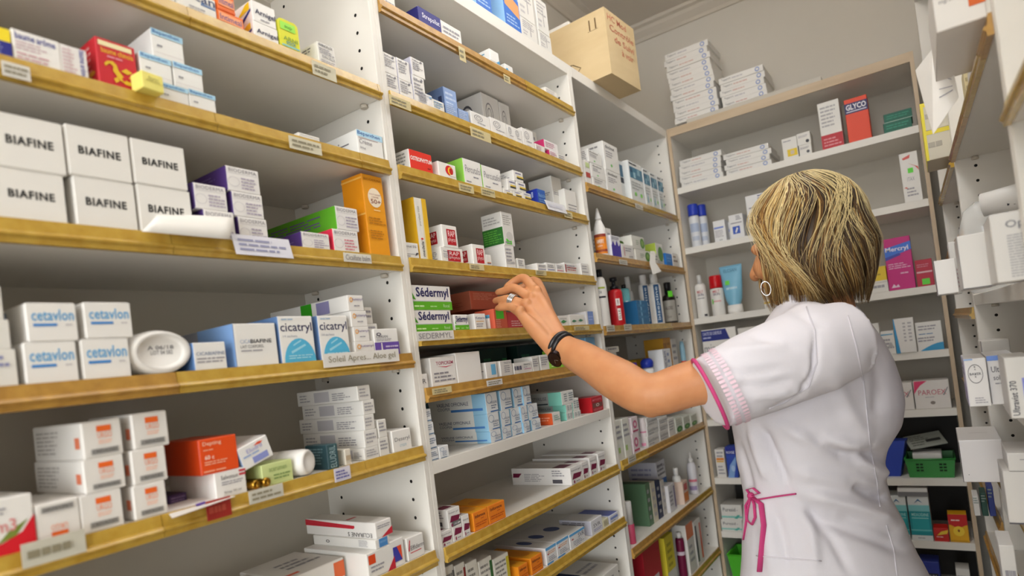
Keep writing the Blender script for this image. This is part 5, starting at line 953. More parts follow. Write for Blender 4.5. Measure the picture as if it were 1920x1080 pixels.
# shelf D2
jar('D',2,1309,1331,516,None,None,None,'white spray bottle with a clear cap on the back shelf','bottle','spray_bottle',.02,[('spray_bottle',[(0,0),(.95,0),(1,.02),(1,.72),(.8,.78),(.35,.8)],V('#dedcd8')),('cap',[(.4,.795),(.38,.98),(.3,1),(0,1)],CLR)],items=[(.15,.5,.6,.56,'#5a4a6a',('SKIN',0)),(.15,.57,.6,.63,'#b83a44',('MELT',0)),(.1,.44,.65,.46,'#8a888c',None),(.5,.03,.75,.08,'#3a3a40',None)])
jar('D',2,1337,1362,517,None,None,None,'white spray can with a red cap on the back shelf','can','spray_can',.02,[('spray_can',[(0,0),(.95,0),(1,.02),(1,.66),(.9,.68)],V('#dedcd8')),('cap',[(.96,.685),(1,.7),(.95,.97),(.85,1),(0,1)],V('#c0161e'))],items=[(.15,.5,.6,.56,'#5a4a6a',('SKIN',0)),(.15,.57,.6,.63,'#b83a44',('MELT',0)),(.1,.34,.65,.37,'#d89aa0',None),(.0,.3,.12,.42,'#6fd04a',None)])
# the light blue tube standing on its cap
zt = SHELF['D',2][1]; x0 = solve_u(Vector((0,YB+.05,zt)), Vector((1,0,0)), 1366); x1 = solve_u(Vector((0,YB+.05,zt)), Vector((1,0,0)), 1393); wt = x1-x0; ht = solve_v(Vector((x0,YB+.05,zt)), Vector((0,0,1)), 500)
mb = MB(); vs = []; n = 24; rows = [(.18,.36,.5),(.3,.5,.48),(.55,.6,.4),(.8,.66,.22),(.95,.7,.06),(1,.7,.03)]
for z, a, b in rows:
    for k in range(n): t = 2*math.pi*k/n; vs.append((a*wt*math.cos(t)*1.12, b*wt*math.sin(t), z*ht))
mb.add(vs, [(i*n+k, i*n+(k+1) % n, (i+1)*n+(k+1) % n, (i+1)*n+k) for i in range(len(rows)-1) for k in range(n)] + [tuple((len(rows)-1)*n+k for k in range(n))], mat('#7fb8d4', .3), True)
o = mb.build('cream_tube'); o.location = (x0+wt/2, YB+.03+wt*.5, zt); tag(o, 'light blue squeeze tube standing on its white cap', 'tube')
mb = MB(); mb.lathe([(0,0),(.5*wt,0),(.52*wt,.01),(.5*wt,.18*ht),(0,.18*ht)], WP, 24); mb.build('cap', o)
mb = MB(); e = -.62*wt; lf = lambda a, z: (a*wt, -(.5-.47*max(0,z-.3)/.7)*wt-.004, z*ht)
for (a0, z0, a1, z1, c, s_) in ((-.45,.86,.45,.93,'#5a8aa4','ELCSAN'),(-.35,.5,.4,.56,'#e4f2f6','serenine')):
    vs, fs = text_geo(s_, .004); mb.add([lf(a0+p*(a1-a0), z0+t*(z1-z0)) for p, t in vs], fs, card(c))
mb.build('lettering', o); mb = MB(); mb.add([lf(-.4,.6), lf(-.1,.6), lf(-.1,.69), lf(-.4,.69)], [(0,1,2,3)], card('#6fd04a')); mb.build('price_sticker', o)
D(2, 1434,1462,563, ('#e0ddd6',{},[R(0,.55,1,.75,'#d8b83a'),FP(.1,.1,.9,.4,2)]), 'small white carton with a yellow band beside her collar', dep=.05)
w_ = D(2, 1634,1667,532, plain(1,sd=90,base='#dbd9d4'), 'white carton under the yellow one, right of her head', dep=.06)
D(2, 1633,1664,503, ('#e0c02c',{},[FP(.2,.4,.9,.6,1,'#b0942a'),R(0,0,1,.1,'#dbd9d4')]), 'yellow carton resting on a white one, right of her head', dep=.06, on=w_)
D(2, 1668,1718,450, ('#c01c78',{'R':'#8a1456'},[PG([(0,.62),(1,.74),(1,.9),(0,.82)],'#3a6fd0'),PG([(0,.58),(.6,.66),(.55,.7),(0,.64)],'#3a3fa0'),T('Mercryl',.04,.72,.9,.83,'#e8e4f4',bold=.02),FP(.08,.4,.9,.52,3,'#e0a8c8'),FP(.5,.28,.95,.34,1,'#e0a8c8'),PG([(.1,.05),(.2,.12),(.28,.07),(.36,.11),(.42,.05)],'#e8c8dc')]), 'tall magenta carton with a blue slanted band', dep=.07)
D(2, 1721,1753,489, ('#b01c3a',{},[R(.05,.5,.95,.56,'#dcb0b8'),FP(.1,.7,.8,.85,2,'#c87a8a'),S(.3,.06,.75,.28)]), 'crimson carton with a green sticker right of the magenta one', dep=.06)
# shelf D3
D(3, 1324,1388,620, ('#dedcd8',{},[PG([(0,.72),(.82,.72),(.72,.98),(0,.98)],'#24307c'),T('CHUTE DE CHEVEUX',.04,.86,.6,.94,'#c9cce4',bold=.01),FP(.04,.76,.4,.84,1,'#a9b0d4'),T('minoxidil',.04,.42,.92,.66,'#8a8a90',bold=0),FP(.04,.26,.9,.36,1,'#6a6a70')]), 'white carton with navy band and thin grey lettering, left of her shoulder', dep=.07)
D(3, 1392,1440,616, plain(1,sd=92,base='#d8d5d0'), 'plain white carton between the navy banded one and her shoulder', dep=.06)
D(3, 1626,1655,609, plain(1,sd=93,base='#dcdad6'), 'white carton just right of her shoulder blade', dep=.06)
D(3, 1656,1681,622, ('#dcdad6',{},[R(0,.82,.9,.87,'#4f9ac0'),FP(.1,.2,.9,.7,3),PG([(.4,.3),(.9,.3),(.7,.5)],'#b0aeb0')]), 'white carton with a thin blue line below the crimson shelf', dep=.06)
D(3, 1682,1720,599, ('#e0dedb',{},[PG([(0,0),(.2,.0),(.04,1),(0,1)],'#2f8fc4'),FP(.45,.3,.6,.9,6,'#a9a7ac'),FP(.7,.3,.9,.9,6,'#a9a7ac')]), 'tall white carton with a blue left edge', dep=.05, q=-.006)
sw = [(.12,.0)]+[(.12+.88*k/8, .02+.24*math.sin(math.pi*.5*k/8)) for k in range(9)]+[(1,0)]
D(3, 1722,1771,606, ('#dfddd9',{},[PG(sw,'#2f93c4'),FP(.1,.55,.95,.62,1,'#6a8ab0'),FP(.1,.7,.8,.9,2),FP(.05,.3,.7,.5,2)]), 'wide white carton with a blue swoosh by the right post', dep=.07)
# shelf D4
PX_ = ('#dedad6',{},[PG([(0,.55),(.03,1),(.4,1),(.2,.85),(.1,.72)],'#d8386a'),T('PAROEX',.12,.5,.9,.68,'#c05a6e',bold=0),PG([(.8,.48),(.95,.75),(.97,.74),(.84,.46)],'#8a888c'),EL(.5,.22,.07,.06,'#8a8078'),FP(.3,.4,.7,.44,1),R(0,.0,1,.02,'#b8b2aa')])
D(4, 1648,1716,722, PX_, 'white carton with rose corner and lettering, left one beside her back', dep=.08, group='rose cornered cartons')
D(4, 1718,1785,716, PX_, 'white carton with rose corner and lettering, right one by the post', dep=.08, group='rose cornered cartons')
D(4, 1334,1372,776, ('#dedbd2',{},[R(0,.1,1,.3,'#e0c82c')]), 'white carton with yellow stripe left of her sleeve', dep=.06)
# shelf D5
D(5, 1346,1363,843, ('#dedbd6',{},[R(.1,.62,.95,.7,'#e0882c'),R(.1,.55,.9,.6,'#e0b04a'),FP(.2,.7,.9,.95,2),FP(.2,.1,.9,.45,3)]), 'slim white carton with an orange line, left of her waist', dep=.05)
D(5, 1366,1385,838, ('#2a49a8',{},[R(0,.75,1,1,'#26308a'),T('ROGE',.1,.78,.9,.86,'#dfe4f4',bold=.01),PG([(0,0),(.6,0),(1,.6),(1,.7),(.3,.4)],'#7fa4d8'),EL(.6,.3,.2,.1,'#a8c4e8')]), 'blue carton with pale clouds, left of her waist', dep=.05)
# shelf D6
def bin_(key, u0, u1, vt, dep, q, c, label, inner=None, name='storage_basket', flare=.08, slots=True):
    sh, zt, fr, s0 = SHELF[key]; Pt = fr.O+fr.i*q+Vector((0,0,zt)); a = solve_u(Pt, fr.a, u0); b = solve_u(Pt, fr.a, u1); Pt = Pt+fr.a*a; w = b-a; h = solve_v(Pt, Vector((0,0,1)), vt)
    m = mat(c, .35, spec=.5); t = .0025; f = w*flare; mb = MB()
    lo = [(0,0,0),(w,0,0),(w,dep,0),(0,dep,0)]; hi = [(-f,-f*.6,h),(w+f,-f*.6,h),(w+f,dep+f*.6,h),(-f,dep+f*.6,h)]; hi2 = [(-f+t,-f*.6+t,h),(w+f-t,-f*.6+t,h),(w+f-t,dep+f*.6-t,h),(-f+t,dep+f*.6-t,h)]; lo2 = [(t,t,t),(w-t,t,t),(w-t,dep-t,t),(t,dep-t,t)]
    vs = lo+hi+hi2+lo2
    fs = [(3,2,1,0)]+[(i,(i+1) % 4,4+(i+1) % 4,4+i) for i in range(4)]+[(4+i,4+(i+1) % 4,8+(i+1) % 4,8+i) for i in range(4)]+[(8+i,8+(i+1) % 4,12+(i+1) % 4,12+i) for i in range(4)]+[(12,13,14,15)]
    mb.add(vs, fs, m); o = mb.build(name); o.location = Pt; o.rotation_euler = (0,0,fr.rz)
    r = MB(); tube(r, [Vector(p)+Vector((0,0,.001)) for p in hi+[hi[0]]], .0028, m, 8); r.build('rim', o)
    if slots:
        g = MB(); dk = mat('#123018', .6)
        for bx in (.18, .7):
            for r_ in range(3):
                for k in range(2):
                    x = w*(bx+.09*k+.0*r_); z = h*(.35+.17*r_); yy = -f*.6*(z/h)-.0006
                    g.add([(x,yy,z),(x+w*.07,yy,z),(x+w*.07,yy-.0001-f*.6*.1,z+h*.1),(x,yy-.0001-f*.6*.1,z+h*.1)], [(0,1,2,3)], dk)
        g.build('vent_slots', o)
    return tag(o, label, 'basket'), Pt, w, h
ob, Pt, w_, h_ = bin_(('D',5), 1706,1790,862, .14, .012, '#2f8a3c', 'green plastic basket holding a white carton', flare=.06)
Pb = Pt + Vector((w_*.12, .02, .003)); mb = MB(); mb.bbox((0,0,0), (w_*.66,.08,h_*1.22), .001, card('#dcdad8')); o = mb.build('medicine_box'); o.location = Pb; tag(o, 'white carton standing in the green basket', 'box')
mb = MB(); mb.bbox((0,0,0), (.105,.065,.004), .0006, card('#a8aca4')); deco(mb,.105,.065,.004,[R(.5,.3,.9,.5,'#3a3a3a','T'),FP(.1,.5,.6,.9,3,'#6a6e68','T'),FP(.1,.1,.45,.45,2,'#6a6e68','T')]); o = mb.build('grey_card'); o.location = Pb+Vector((-.002,.012,h_*1.22+.009)); o.rotation_euler = (.5,-.13,.3); tag(o, 'grey printed card lying tilted on the carton in the green basket', 'card')
zt = SHELF['D',5][1]; mb = MB(); x0 = solve_u(Vector((0,YB+.03,zt)), Vector((1,0,0)), 1655); tp = [(.0,.0),(.05,.0),(.075,.115),(.015,.115)]
vs = [(x+ (0 if k == 0 else .006), y_, z) for k, y_ in ((0,0),(1,.055)) for x, z in tp]; mb.add(vs, [(0,1,2,3),(7,6,5,4),(0,4,5,1),(1,5,6,2),(2,6,7,3),(3,7,4,0)], mat('#2f48b0', .35)); o = mb.build('blue_folder'); o.location = (x0, YB+.03, zt); tag(o, 'glossy blue folder leaning behind her back next to the green basket', 'folder')
mb = MB(); mb.bbox((0,0,0),(.03,.06,.035),.001,card('#7a2a7a')); o = mb.build('medicine_box'); o.location = (x0-.034, YB+.006, zt); tag(o, 'small purple carton in front of the blue folder', 'box')
# shelf D6 (index 6)
pv = None
for k in range(2):
    pv = D(6, 1354,1393,[974,946][k], ('#dcdad5',{'T':'#b8b5b0'},[T('Puresid',.1,.56,.7,.8,'#5a5a60',bold=.01),FP(.74,.6,.85,.68,1),R(0,.14,1,.26,'#7fc4ba'),PG([(.6,.1),(.78,.34),(.9,.34),(.75,.08)],'#4fa89c')]), 'white and mint carton, %s of two by the pink bow' % ['lower','upper'][k], dep=.09, on=pv, group='white and mint cartons')
MEX = ('#d8dcdc',{},[R(0,.12,1,.66,'#1f8f98'),R(.1,.2,.9,.6,'#2aa0a8'),R(0,.22,1,.25,'#6ac0c4'),T('MEXODINE',.12,.55,.92,.62,'#a8dcdc',bold=.01),R(.1,.5,.9,.515,'#a8dcdc'),PG([(.3,.84),(.5,.9),(.7,.85),(.5,.94)],'#2a6a9c'),FP(.3,.04,.8,.08,1),R(0,.66,1,.8,'#7fc4c8')])
D(6, 1672,1708,930, MEX, 'tall teal carton, left one partly behind her coat', dep=.08, group='tall teal cartons')
m_ = D(6, 1711,1751,930, MEX, 'tall teal carton, right one fully seen', dep=.08, group='tall teal cartons')
D(6, 1684,1740,903, ('#8f8f90',{'T':'#dad8d6'},[R(0,.55,1,1,'#dddbd9'),R(0,0,1,.5,'#77777a')]), 'flat grey and white carton lying on top of the tall teal ones', dep=.09, on=m_, q=.001, h=.026)
mb = MB(); 
D(6, 1753,1781,990, ('#c02420',{},[PG([(.2,.45),(.9,.6),(1,.9),(.5,.75)],'#e8c23a'),FP(.15,.3,.85,.4,1,'#f0d8d0')]), 'small red carton left of the red and yellow one', dep=.05)
D(6, 1783,1819,964, ('#e0a81c',{},[R(0,.62,1,1,'#c01f1e'),FP(.15,.74,.85,.84,1,'#f0d0c8'),PG([(.1,.62),(.5,.5),(.9,.62)],'#c01f1e'),EL(.5,.4,.3,.18,'#f0cc3a'),EL(.5,.42,.06,.05,'#8a4a1c'),R(0,.02,1,.08,'#c9961c')]), 'red and yellow carton beside the right back post', dep=.05)
bin_(('D',7), 1377,1432,1040, .12, .012, '#4fb82c', 'bright lime green bin low on the back shelves', name='plastic_bin', flare=.12, slots=False)
D(7, 1733,1770,1052, ('#26348a',{},[R(.1,.3,.9,.7,'#1a1f2a'),T('RHUM',.2,.52,.8,.66,'#c9ccd8',bold=.01),FP(.15,.34,.85,.48,1,'#9aa4c8'),R(.05,.0,.95,.2,'#c8ccd8')]), 'navy carton low on the back shelves', dep=.07)
D(7, 1800,1826,1066, plain(2,sd=97,base='#d8d6d2'), 'white carton low by the right back post', dep=.06)
# ================================================================== right-hand shelving: cartons pushed out over the edge, seen end on
def RB(key, i, u0, v0, u1, vt, look, label, dep=.12, Y=None, on=None, **k):
    """end face given in pixels on a plane of constant y; it stands on shelf (key, i), whose height fixes the distance"""
    zt = SHELF[key, i][1]+.0013 if on is None else on['_top']
    if Y is None: Y = un(u0, v0, 2, zt).y
    return box(BF, zt, u0, u1, vt, look, label, dep=dep, q=Y-YB, **k)
N0 = (W_,{},[])
gtop = RB('R1',0,1756,62,1852,-60, ('#e2dfdb',{'L':'#cfcbc6'},[T('Tomilone 200',.12,.66,.45,.74,'#8a888c',bold=0),T('500',.12,.52,.36,.62,'#6a686e',bold=0),T('mg/5ml',.12,.38,.5,.46,'#8a888c',bold=0),R(.68,.22,1,.8,'#d0601c'),T('DEC',.76,.4,.98,.5,'#8a3a0c',bold=0),R(0,.86,.4,1,'#b8b83a')]), 'white carton with an orange patch jutting out top right', dep=.2)
# shelf edge paper
mb = MB(); q = [un(1748,92,1,1.17), un(1789,138,1,1.14), un(1798,182,1,1.14), un(1750,252,1,1.16), un(1732,190,1,1.21), un(1717,132,1,1.23)]
mb.add(q, [(0,1,2,3),(0,3,4,5)], M_PAPER); ln = card('#a9a9b4')
n_ = (q[1]-q[0]).cross(q[3]-q[0]).normalized(); n_ = n_ if n_.dot(CAM-q[0]) > 0 else -n_
for t in (.3, .5, .62):
    a = q[1].lerp(q[2], t)*.85+q[0].lerp(q[3], t)*.15+n_*.0007; b = q[1].lerp(q[2], t)*.3+q[0].lerp(q[3], t)*.7+n_*.0007; d_ = Vector((0,0,.0012)); mb.add([a, b, b+d_, a+d_], [(0,1,2,3)], ln)
o = mb.build('paper_sheet'); s_ = o.modifiers.new('t','SOLIDIFY'); s_.thickness = .0005; s_.offset = -1; tag(o, 'folded white paper hanging from the upper right shelf edge', 'paper')
YL = lambda n: ('#c9c4b4',{'L':'#e0d23c'},[R(0,.86,1,1,'#dccb3a'),FP(.1,.3,.7,.7,1,'#a9a498'),R(0,0,.08,1,'#e0d23c')])
y1_ = RB('R2',0,1738,300,1806,248, YL(1), 'yellow edged carton, lower of two under the hanging paper', dep=.14, Y=1.70)
y2_ = RB('R2',0,1731,255,1800,196, YL(2), 'yellow edged carton, upper of two under the hanging paper', dep=.14, on=y1_, Y=y1_.location.y)
RB('R2',0,1772,200,1800,170, ('#20263c',{},[T('NAVI',.2,.3,.9,.7,'#8a90a4',bold=0)]), 'dark navy carton behind the hanging paper', dep=.05, on=y2_, Y=y1_.location.y+.02)
RB('R1',0,1815,176,1834,128, ('#d0c49a',{},[FP(.1,.2,.9,.8,3,'#a89c78')]), 'beige carton behind the upper right rail', dep=.06, Y=1.346)
RB('R1',0,1822,160,1842,118, ('#dcdad6',{},[EL(.5,.5,.2,.2,'#55555a',hole=.5)]), 'small white carton with a dark mark behind the upper right rail', dep=.06, Y=1.203)

# the row of big white cartons at eye height
OPT = ('#dbd9d6',{'L':'#d0ceca'},[T('Opt',.36,.74,.95,.88,'#8a8a90',bold=.012),FP(.36,.05,1.0,.68,16,'#a9a9ad',th=.35)])
RB('R1',1,1871,560,1950,404, OPT, 'large white carton with grey fine print at the right photo edge', dep=.1, Y=.96)
RB('R1',1,1806,566,1868,444, ('#dedcd9',{'L':'#b9b5b2'},[R(0,0,1,.02,'#4a4648'),R(.0,.0,.02,1,'#8a8684')]), 'blank white carton, middle of the three big ones at eye height', dep=.1, Y=1.081)
RB('R1',1,1758,574,1799,490, ('#e4e2e0',{'L':'#c9b0bc'},[R(0,0,.03,1,'#1f1d20')]), 'blank white carton with a pinkish front, left of the three big ones at eye height', dep=.1, Y=1.203)
RB('R1',1,1790,560,1806,455, ('#d9d7d4',{},[FP(.1,.1,.9,.5,5,'#c0a0a8')]), 'narrow white carton standing behind the two blank ones', dep=.06, Y=1.326)
RB('R0',2,1925,575,1990,380, N0, 'white carton cut by the right photo edge at eye height', dep=.08, Y=.62) if 0 else None
mb = MB(); P0 = un(1842,385,1,1.34); tube(mb, [P0, P0+Vector((.085,-.02,.004))], [.022,.024], WP, 20, flat=.9); o = mb.build('cream_tube'); zb_ = SHELF['R1',1][1]
o.location.z = 0; tag(o, 'white tube lying above the blank cartons on the right', 'tube')
_t = MB(); vs, fs = text_geo('MOV', .02); _t.add([P0+Vector((.03+a*.035, -.0275-.0*a, -.012+b*.02)) for a, b in vs], fs, card('#3a3a40')); _t.build('lettering', o)
# clear plastic bag, standing full
mb = MB(); zb_ = SHELF['R1',1][1]; Pb = un(1835,440,1,1.48); mb.lathe([(0,0),(.7,0),(.95,.06),(1,.35),(.95,.7),(.7,.92),(.3,1),(0,1.0)], CLR, 20, sx=1, sy=.6)
mb.v = [(x*.045, y*.05, z*.17) for x, y, z in mb.v]; o = mb.build('plastic_bag'); o.location = (Pb.x+.012, 1.48, zb_); tag(o, 'clear plastic bag bulging on the right shelf under the rail', 'bag')

# Bayer style pair on the next shelf
cr = [EL(.46,.68,.34,.2,'#4a4850',hole=.93),T('BAYER',.2,.655,.72,.705,'#4a4850',bold=.012)]+[T(c_, .43,.81-.052*k,.5,.845-.052*k,'#4a4850',bold=.012) for k, c_ in enumerate('BA ER') if c_ != ' ']
BY = RB('R1',2,1818,763,1860,674, ('#e3e1e0',{'L':'#c4bfd4'},cr+[FP(.3,.06,.85,.2,3,'#a9a7ae'),R(0,.97,.4,1,'#8fb0e0'),FP(.2,.6,.8,.9,3,'#7a7884','L'),R(.2,.1,.8,.4,'#b4a8d0','L')]), 'white carton with a round cross shaped letter mark on the right shelf', dep=.12)
RB('R1',2,1861,762,1915,668, ('#e2e0e0',{},[R(0,.9,1,1,'#6f94e0'),T('Ultravist',.12,.66,.9,.78,'#55535c',bold=.006),T('solution',.16,.5,.85,.6,'#55535c',bold=.006),FP(.2,.4,.7,.46,1)]), 'white carton with a blue top stripe right of the round marked one', dep=.12, Y=BY.location.y+.012)
RB('R1',2,1897,776,1950,672, ('#e0deda',{'L':'#cbc8c4'},[T('Ultravist 370',.08,.05,.34,.62,'#4a4a54',rot=90,bold=.012),R(.55,.2,1,.66,'#8f94e0'),T('25 mg/ml',.6,.25,.78,.6,'#5a60b8',rot=90,bold=0)]), 'white carton with vertical lettering and a lilac panel at the right edge', dep=.1, Y=1.071)
RB('R1',2,1850,660,1905,640, ('#d8d5d0',{},[R(0,0,.03,1,'#8a8684')]), 'flat white carton lying behind the blue striped one', dep=.08, Y=1.448)
# the big blank box lower down
RB('R1',3,1807,904,1889,826, ('#e6e3e4',{'L':'#b8b4b4','T':'#d3d0ce'},[EL(.15,.18,.012,.012,'#9a9898'),R(0,.0,.012,.95,'#2a2829','F'),R(.3,.5,.75,.51,'#8a8684','T')]), 'large blank white box jutting out on the lower right shelf', dep=.165)
st = RB('R1',3,1893,905,1950,884, ('#dcdad7',{},[R(0,0,1,.03,'#55535a')]), 'flat white carton at the right edge, lower of two beside the large blank box', dep=.1, Y=1.203)
RB('R1',3,1892,884,1950,850, ('#dcdad7',{},[FP(.4,.6,.9,.7,1),R(0,0,1,.02,'#55535a')]), 'flat white carton at the right edge, upper of two beside the large blank box', dep=.1, on=st, Y=1.203)
for k, (u0, v0, u1, vt, c) in enumerate(((1828,1000,1842,930,'#d5d3d0'),(1843,985,1856,925,'#1f4a40'),(1857,985,1866,912,'#2f3f8a'))):
    RB('R2',4,u0,v0,u1,vt,(c,{},[FP(.1,.6,.9,.95,3,'#8a9a94',seed=k)]), 'thin %s carton in the far lower right bay' % ['white','dark green','navy'][k], dep=.06, Y=1.74, wm=.011)
RB('R1',4,1896,1075,1925,1022, ('#d8d6d3',{},[FP(.2,.3,.9,.8,2)]), 'white carton low at the right photo edge', dep=.08, Y=1.224)
RB('R2',1,1822,470,1838,385, ('#d8d8d2',{},[R(0,.7,1,.9,'#d8c83a'),R(0,.5,1,.6,'#6a5aa0')]), 'white carton with yellow and violet bands in the far right bay', dep=.05, Y=1.734)
jar_ = MB()
P2 = un(1794,480,1,1.8); mb = MB(); mb.lathe([(0,0),(.02,0),(.021,.005),(.021,.085),(.012,.1),(.012,.125),(0,.125)], mat('#3fb0a8',.25), 18); o = mb.build('bottle'); o.location = (P2.x+.055, 1.8, SHELF['R2',2][1]); tag(o, 'teal bottle in the far right bay beside the back post', 'bottle')
mb = MB(); mb.lathe([(0,0),(.018,0),(.019,.005),(.019,.08),(.01,.1),(.01,.13),(0,.13)], WP, 18); o = mb.build('bottle'); o.location = (P2.x+.055, 1.9, SHELF['R2',2][1]); tag(o, 'white bottle in the far right bay behind the teal one', 'bottle')
mb = MB(); mb.bbox((0,0,0), (.05,.05,.05), .001, card('#8a6a3a')); o = mb.build('medicine_box'); o.location = (P2.x+.04, 1.75, SHELF['R2',3][1]); tag(o, 'brown carton in the far right bay under the eye height cartons', 'box')
# ================================================================== the woman
import numpy as np
SKIN = mat('#cc8f62', .48, spec=.4, noise=.4, hex2='#ba774c', nscale=(35,35,35), bump=.12, sss=.12, key='skin', det=6)
COAT = mat('#dedbe2', .75, spec=.15, bump=.06, nscale=(500,500,500), noise=.15, hex2='#d5d2d9', key='coat')
PINK = mat('#c8427c', .6, key='pinktrim'); PINKL = mat('#e9cbd8', .7, key='pinkstitch')
fwd = Vector((-.86,.51,0)).normalized(); lft = Vector((-fwd.y, fwd.x, 0))          # she faces away to the left
lft = Vector((-.51,-.86,0)).normalized()
woman = empty('person', (.585, 1.30, 0), math.atan2(fwd.y, fwd.x)); tag(woman, 'woman with a blonde bob in a short sleeved white coat reaching to the shelf', 'person')
def evalmesh(mb_or_me, name, voxel, smooth=0, it=1, fac=.5):
    """fuse the overlapping shapes into one closed skin and relax it"""
    ob = mb_or_me.build(name)
    r = ob.modifiers.new('r', 'REMESH'); r.mode = 'VOXEL'; r.voxel_size = voxel; r.use_smooth_shade = True
    if smooth:
        sm = ob.modifiers.new('s', 'SMOOTH'); sm.factor = fac; sm.iterations = smooth
    dg = bpy.context.evaluated_depsgraph_get(); me = bpy.data.meshes.new_from_object(ob.evaluated_get(dg)); mats_ = list(ob.data.materials)
    bpy.data.objects.remove(ob)
    if len(me.materials) == 0:
        for m in mats_: me.materials.append(m)
    o = bpy.data.objects.new(name, me); COL.objects.link(o); return o
def put(o, parent=woman):
    """o was built in world space: parent it without moving it"""
    bpy.context.view_layer.update(); o.parent = parent; o.matrix_parent_inverse = parent.matrix_world.inverted(); return o
def rings(mb, R_, m, n=28, close=True):
    """R_: list of (centre, axis_a, axis_b) ellipses; lofted"""
    vs = []
    for c, a, b in R_:
        for k in range(n):
            t = 2*math.pi*k/n; vs.append(c + a*math.cos(t) + b*math.sin(t))
    L = len(R_); fs = [(i*n+k, i*n+(k+1) % n, (i+1)*n+(k+1) % n, (i+1)*n+k) for i in range(L-1) for k in range(n)]
    if close: fs += [tuple(range(n))[::-1], tuple((L-1)*n+k for k in range(n))]
    mb.add(vs, fs, m, True)
def limb(mb, pts, rad, m, n=16, sub=5):
    """smooth tapered limb through joints with rounded ends"""
    P_ = [Vector(p) for p in pts]; o = []; r = []
    for i in range(len(P_)-1):
        p0, p1, p2, p3 = P_[max(i-1,0)], P_[i], P_[i+1], P_[min(i+2,len(P_)-1)]
        for k in range(sub):
            t = k/sub; o.append(.5*((2*p1)+(p2-p0)*t+(2*p0-5*p1+4*p2-p3)*t*t+(3*p1-p0-3*p2+p3)*t**3)); u = t*t*(3-2*t); r.append(rad[i]*(1-u)+rad[i+1]*u)
    o.append(P_[-1]); r.append(rad[-1])
    d0 = (o[0]-o[1]).normalized(); d1 = (o[-1]-o[-2]).normalized(); c0, c1, r0, r1 = o[0], o[-1], r[0], r[-1]
    pre = [(c0+d0*r0*math.sin(a), r0*math.cos(a)) for a in (1.35,.9,.45)]; post = [(c1+d1*r1*math.sin(a), r1*math.cos(a)) for a in (.45,.9,1.35)]
    o = [p for p, _ in pre]+o+[p for p, _ in post]; r = [q for _, q in pre]+r+[q for _, q in post]
    tube(mb, o, r, m, n)
def smoothstep(a, b, x): t = max(0, min(1, (x-a)/(b-a))); return t*t*(3-2*t)
up = Vector((0,0,1))

# --- key points (pixels of the photograph at a distance)
neckB = at(1538,575,1.16); headC = at(1514,459,1.17)
shL = at(1478,672,1.03); elb = Vector((.315,1.035,1.232)); wri = Vector((.148,1.052,1.372))
elb = at(1218,740,1.06); 
def px(u, v, x): return un(u, v, 0, x)
wri = px(1047,648,.150)

# --- coat rows: (v, u_left, u_right, distance) silhouette of the torso in the photo
rows_ = [(1120,1398,1736,1.20),(1080,1399,1718,1.20),(1030,1402,1694,1.20),(985,1402,1676,1.20),(945,1404,1657,1.20),(915,1404,1648,1.20),(880,1398,1645,1.20),(850,1391,1650,1.20),(810,1388,1674,1.20),(770,1382,1679,1.20),(730,1382,1672,1.20),(690,1394,1660,1.19),(650,1412,1642,1.18),(615,1428,1620,1.17),(590,1442,1598,1.165),(573,1455,1580,1.16),(560,1464,1572,1.155),(547,1468,1564,1.15)]
view = (at(1530,800,1.2)-CAM); view.z = 0; view.normalize(); vr = Vector((view.y, -view.x, 0))
RING = []
for v, ul, ur, dep in rows_:
    a, b = at(ul, v, dep), at(ur, v, dep); c = (a+b)/2; half = (b-a).length/2
    ks = 1.0 if v > 640 else .95
    al, be = abs(lft.dot(vr)), abs(fwd.dot(vr))                # ellipse side:front = 1.32:1, scaled so the outline matches
    s_ = half/math.sqrt((1.32*al)**2+be**2); RING.append((c, lft*1.32*s_, fwd*s_, v))
def tz(z):                                                       # torso ring at a height
    for i in range(len(RING)-1):
        if RING[i][0].z <= z <= RING[i+1][0].z:
            t = (z-RING[i][0].z)/(RING[i+1][0].z-RING[i][0].z); return [RING[i][j].lerp(RING[i+1][j], t) for j in range(3)]
    return RING[0][:3] if z < RING[0][0].z else RING[-1][:3]

# ---------------------------------------------------------------- body: one continuous skin
bm_ = MB()
rings(bm_, [(c, a*.72, b*.70) for c, a, b, v in RING], SKIN)
hipc, hipa, hipb = RING[0][:3]
for sgn in (1, -1):                                              # legs down to the floor
    hj = hipc + hipa.normalized()*.085*sgn - up*.03; kn = Vector((hj.x*1+.0, hj.y, .47))+fwd*.015; an = Vector((hj.x, hj.y, .075))-fwd*.015
    limb(bm_, [hj+up*.1, hj, hj.lerp(kn,.5), kn, kn.lerp(an,.4), an], [.09,.088,.072,.055,.052,.036], SKIN)
    limb(bm_, [an-fwd*.03-up*.035, an+fwd*.05-up*.04, an+fwd*.15-up*.052], [.03,.034,.022], SKIN)
limb(bm_, [neckB-up*.05, neckB+up*.03, headC-up*.05], [.062,.054,.056], SKIN)
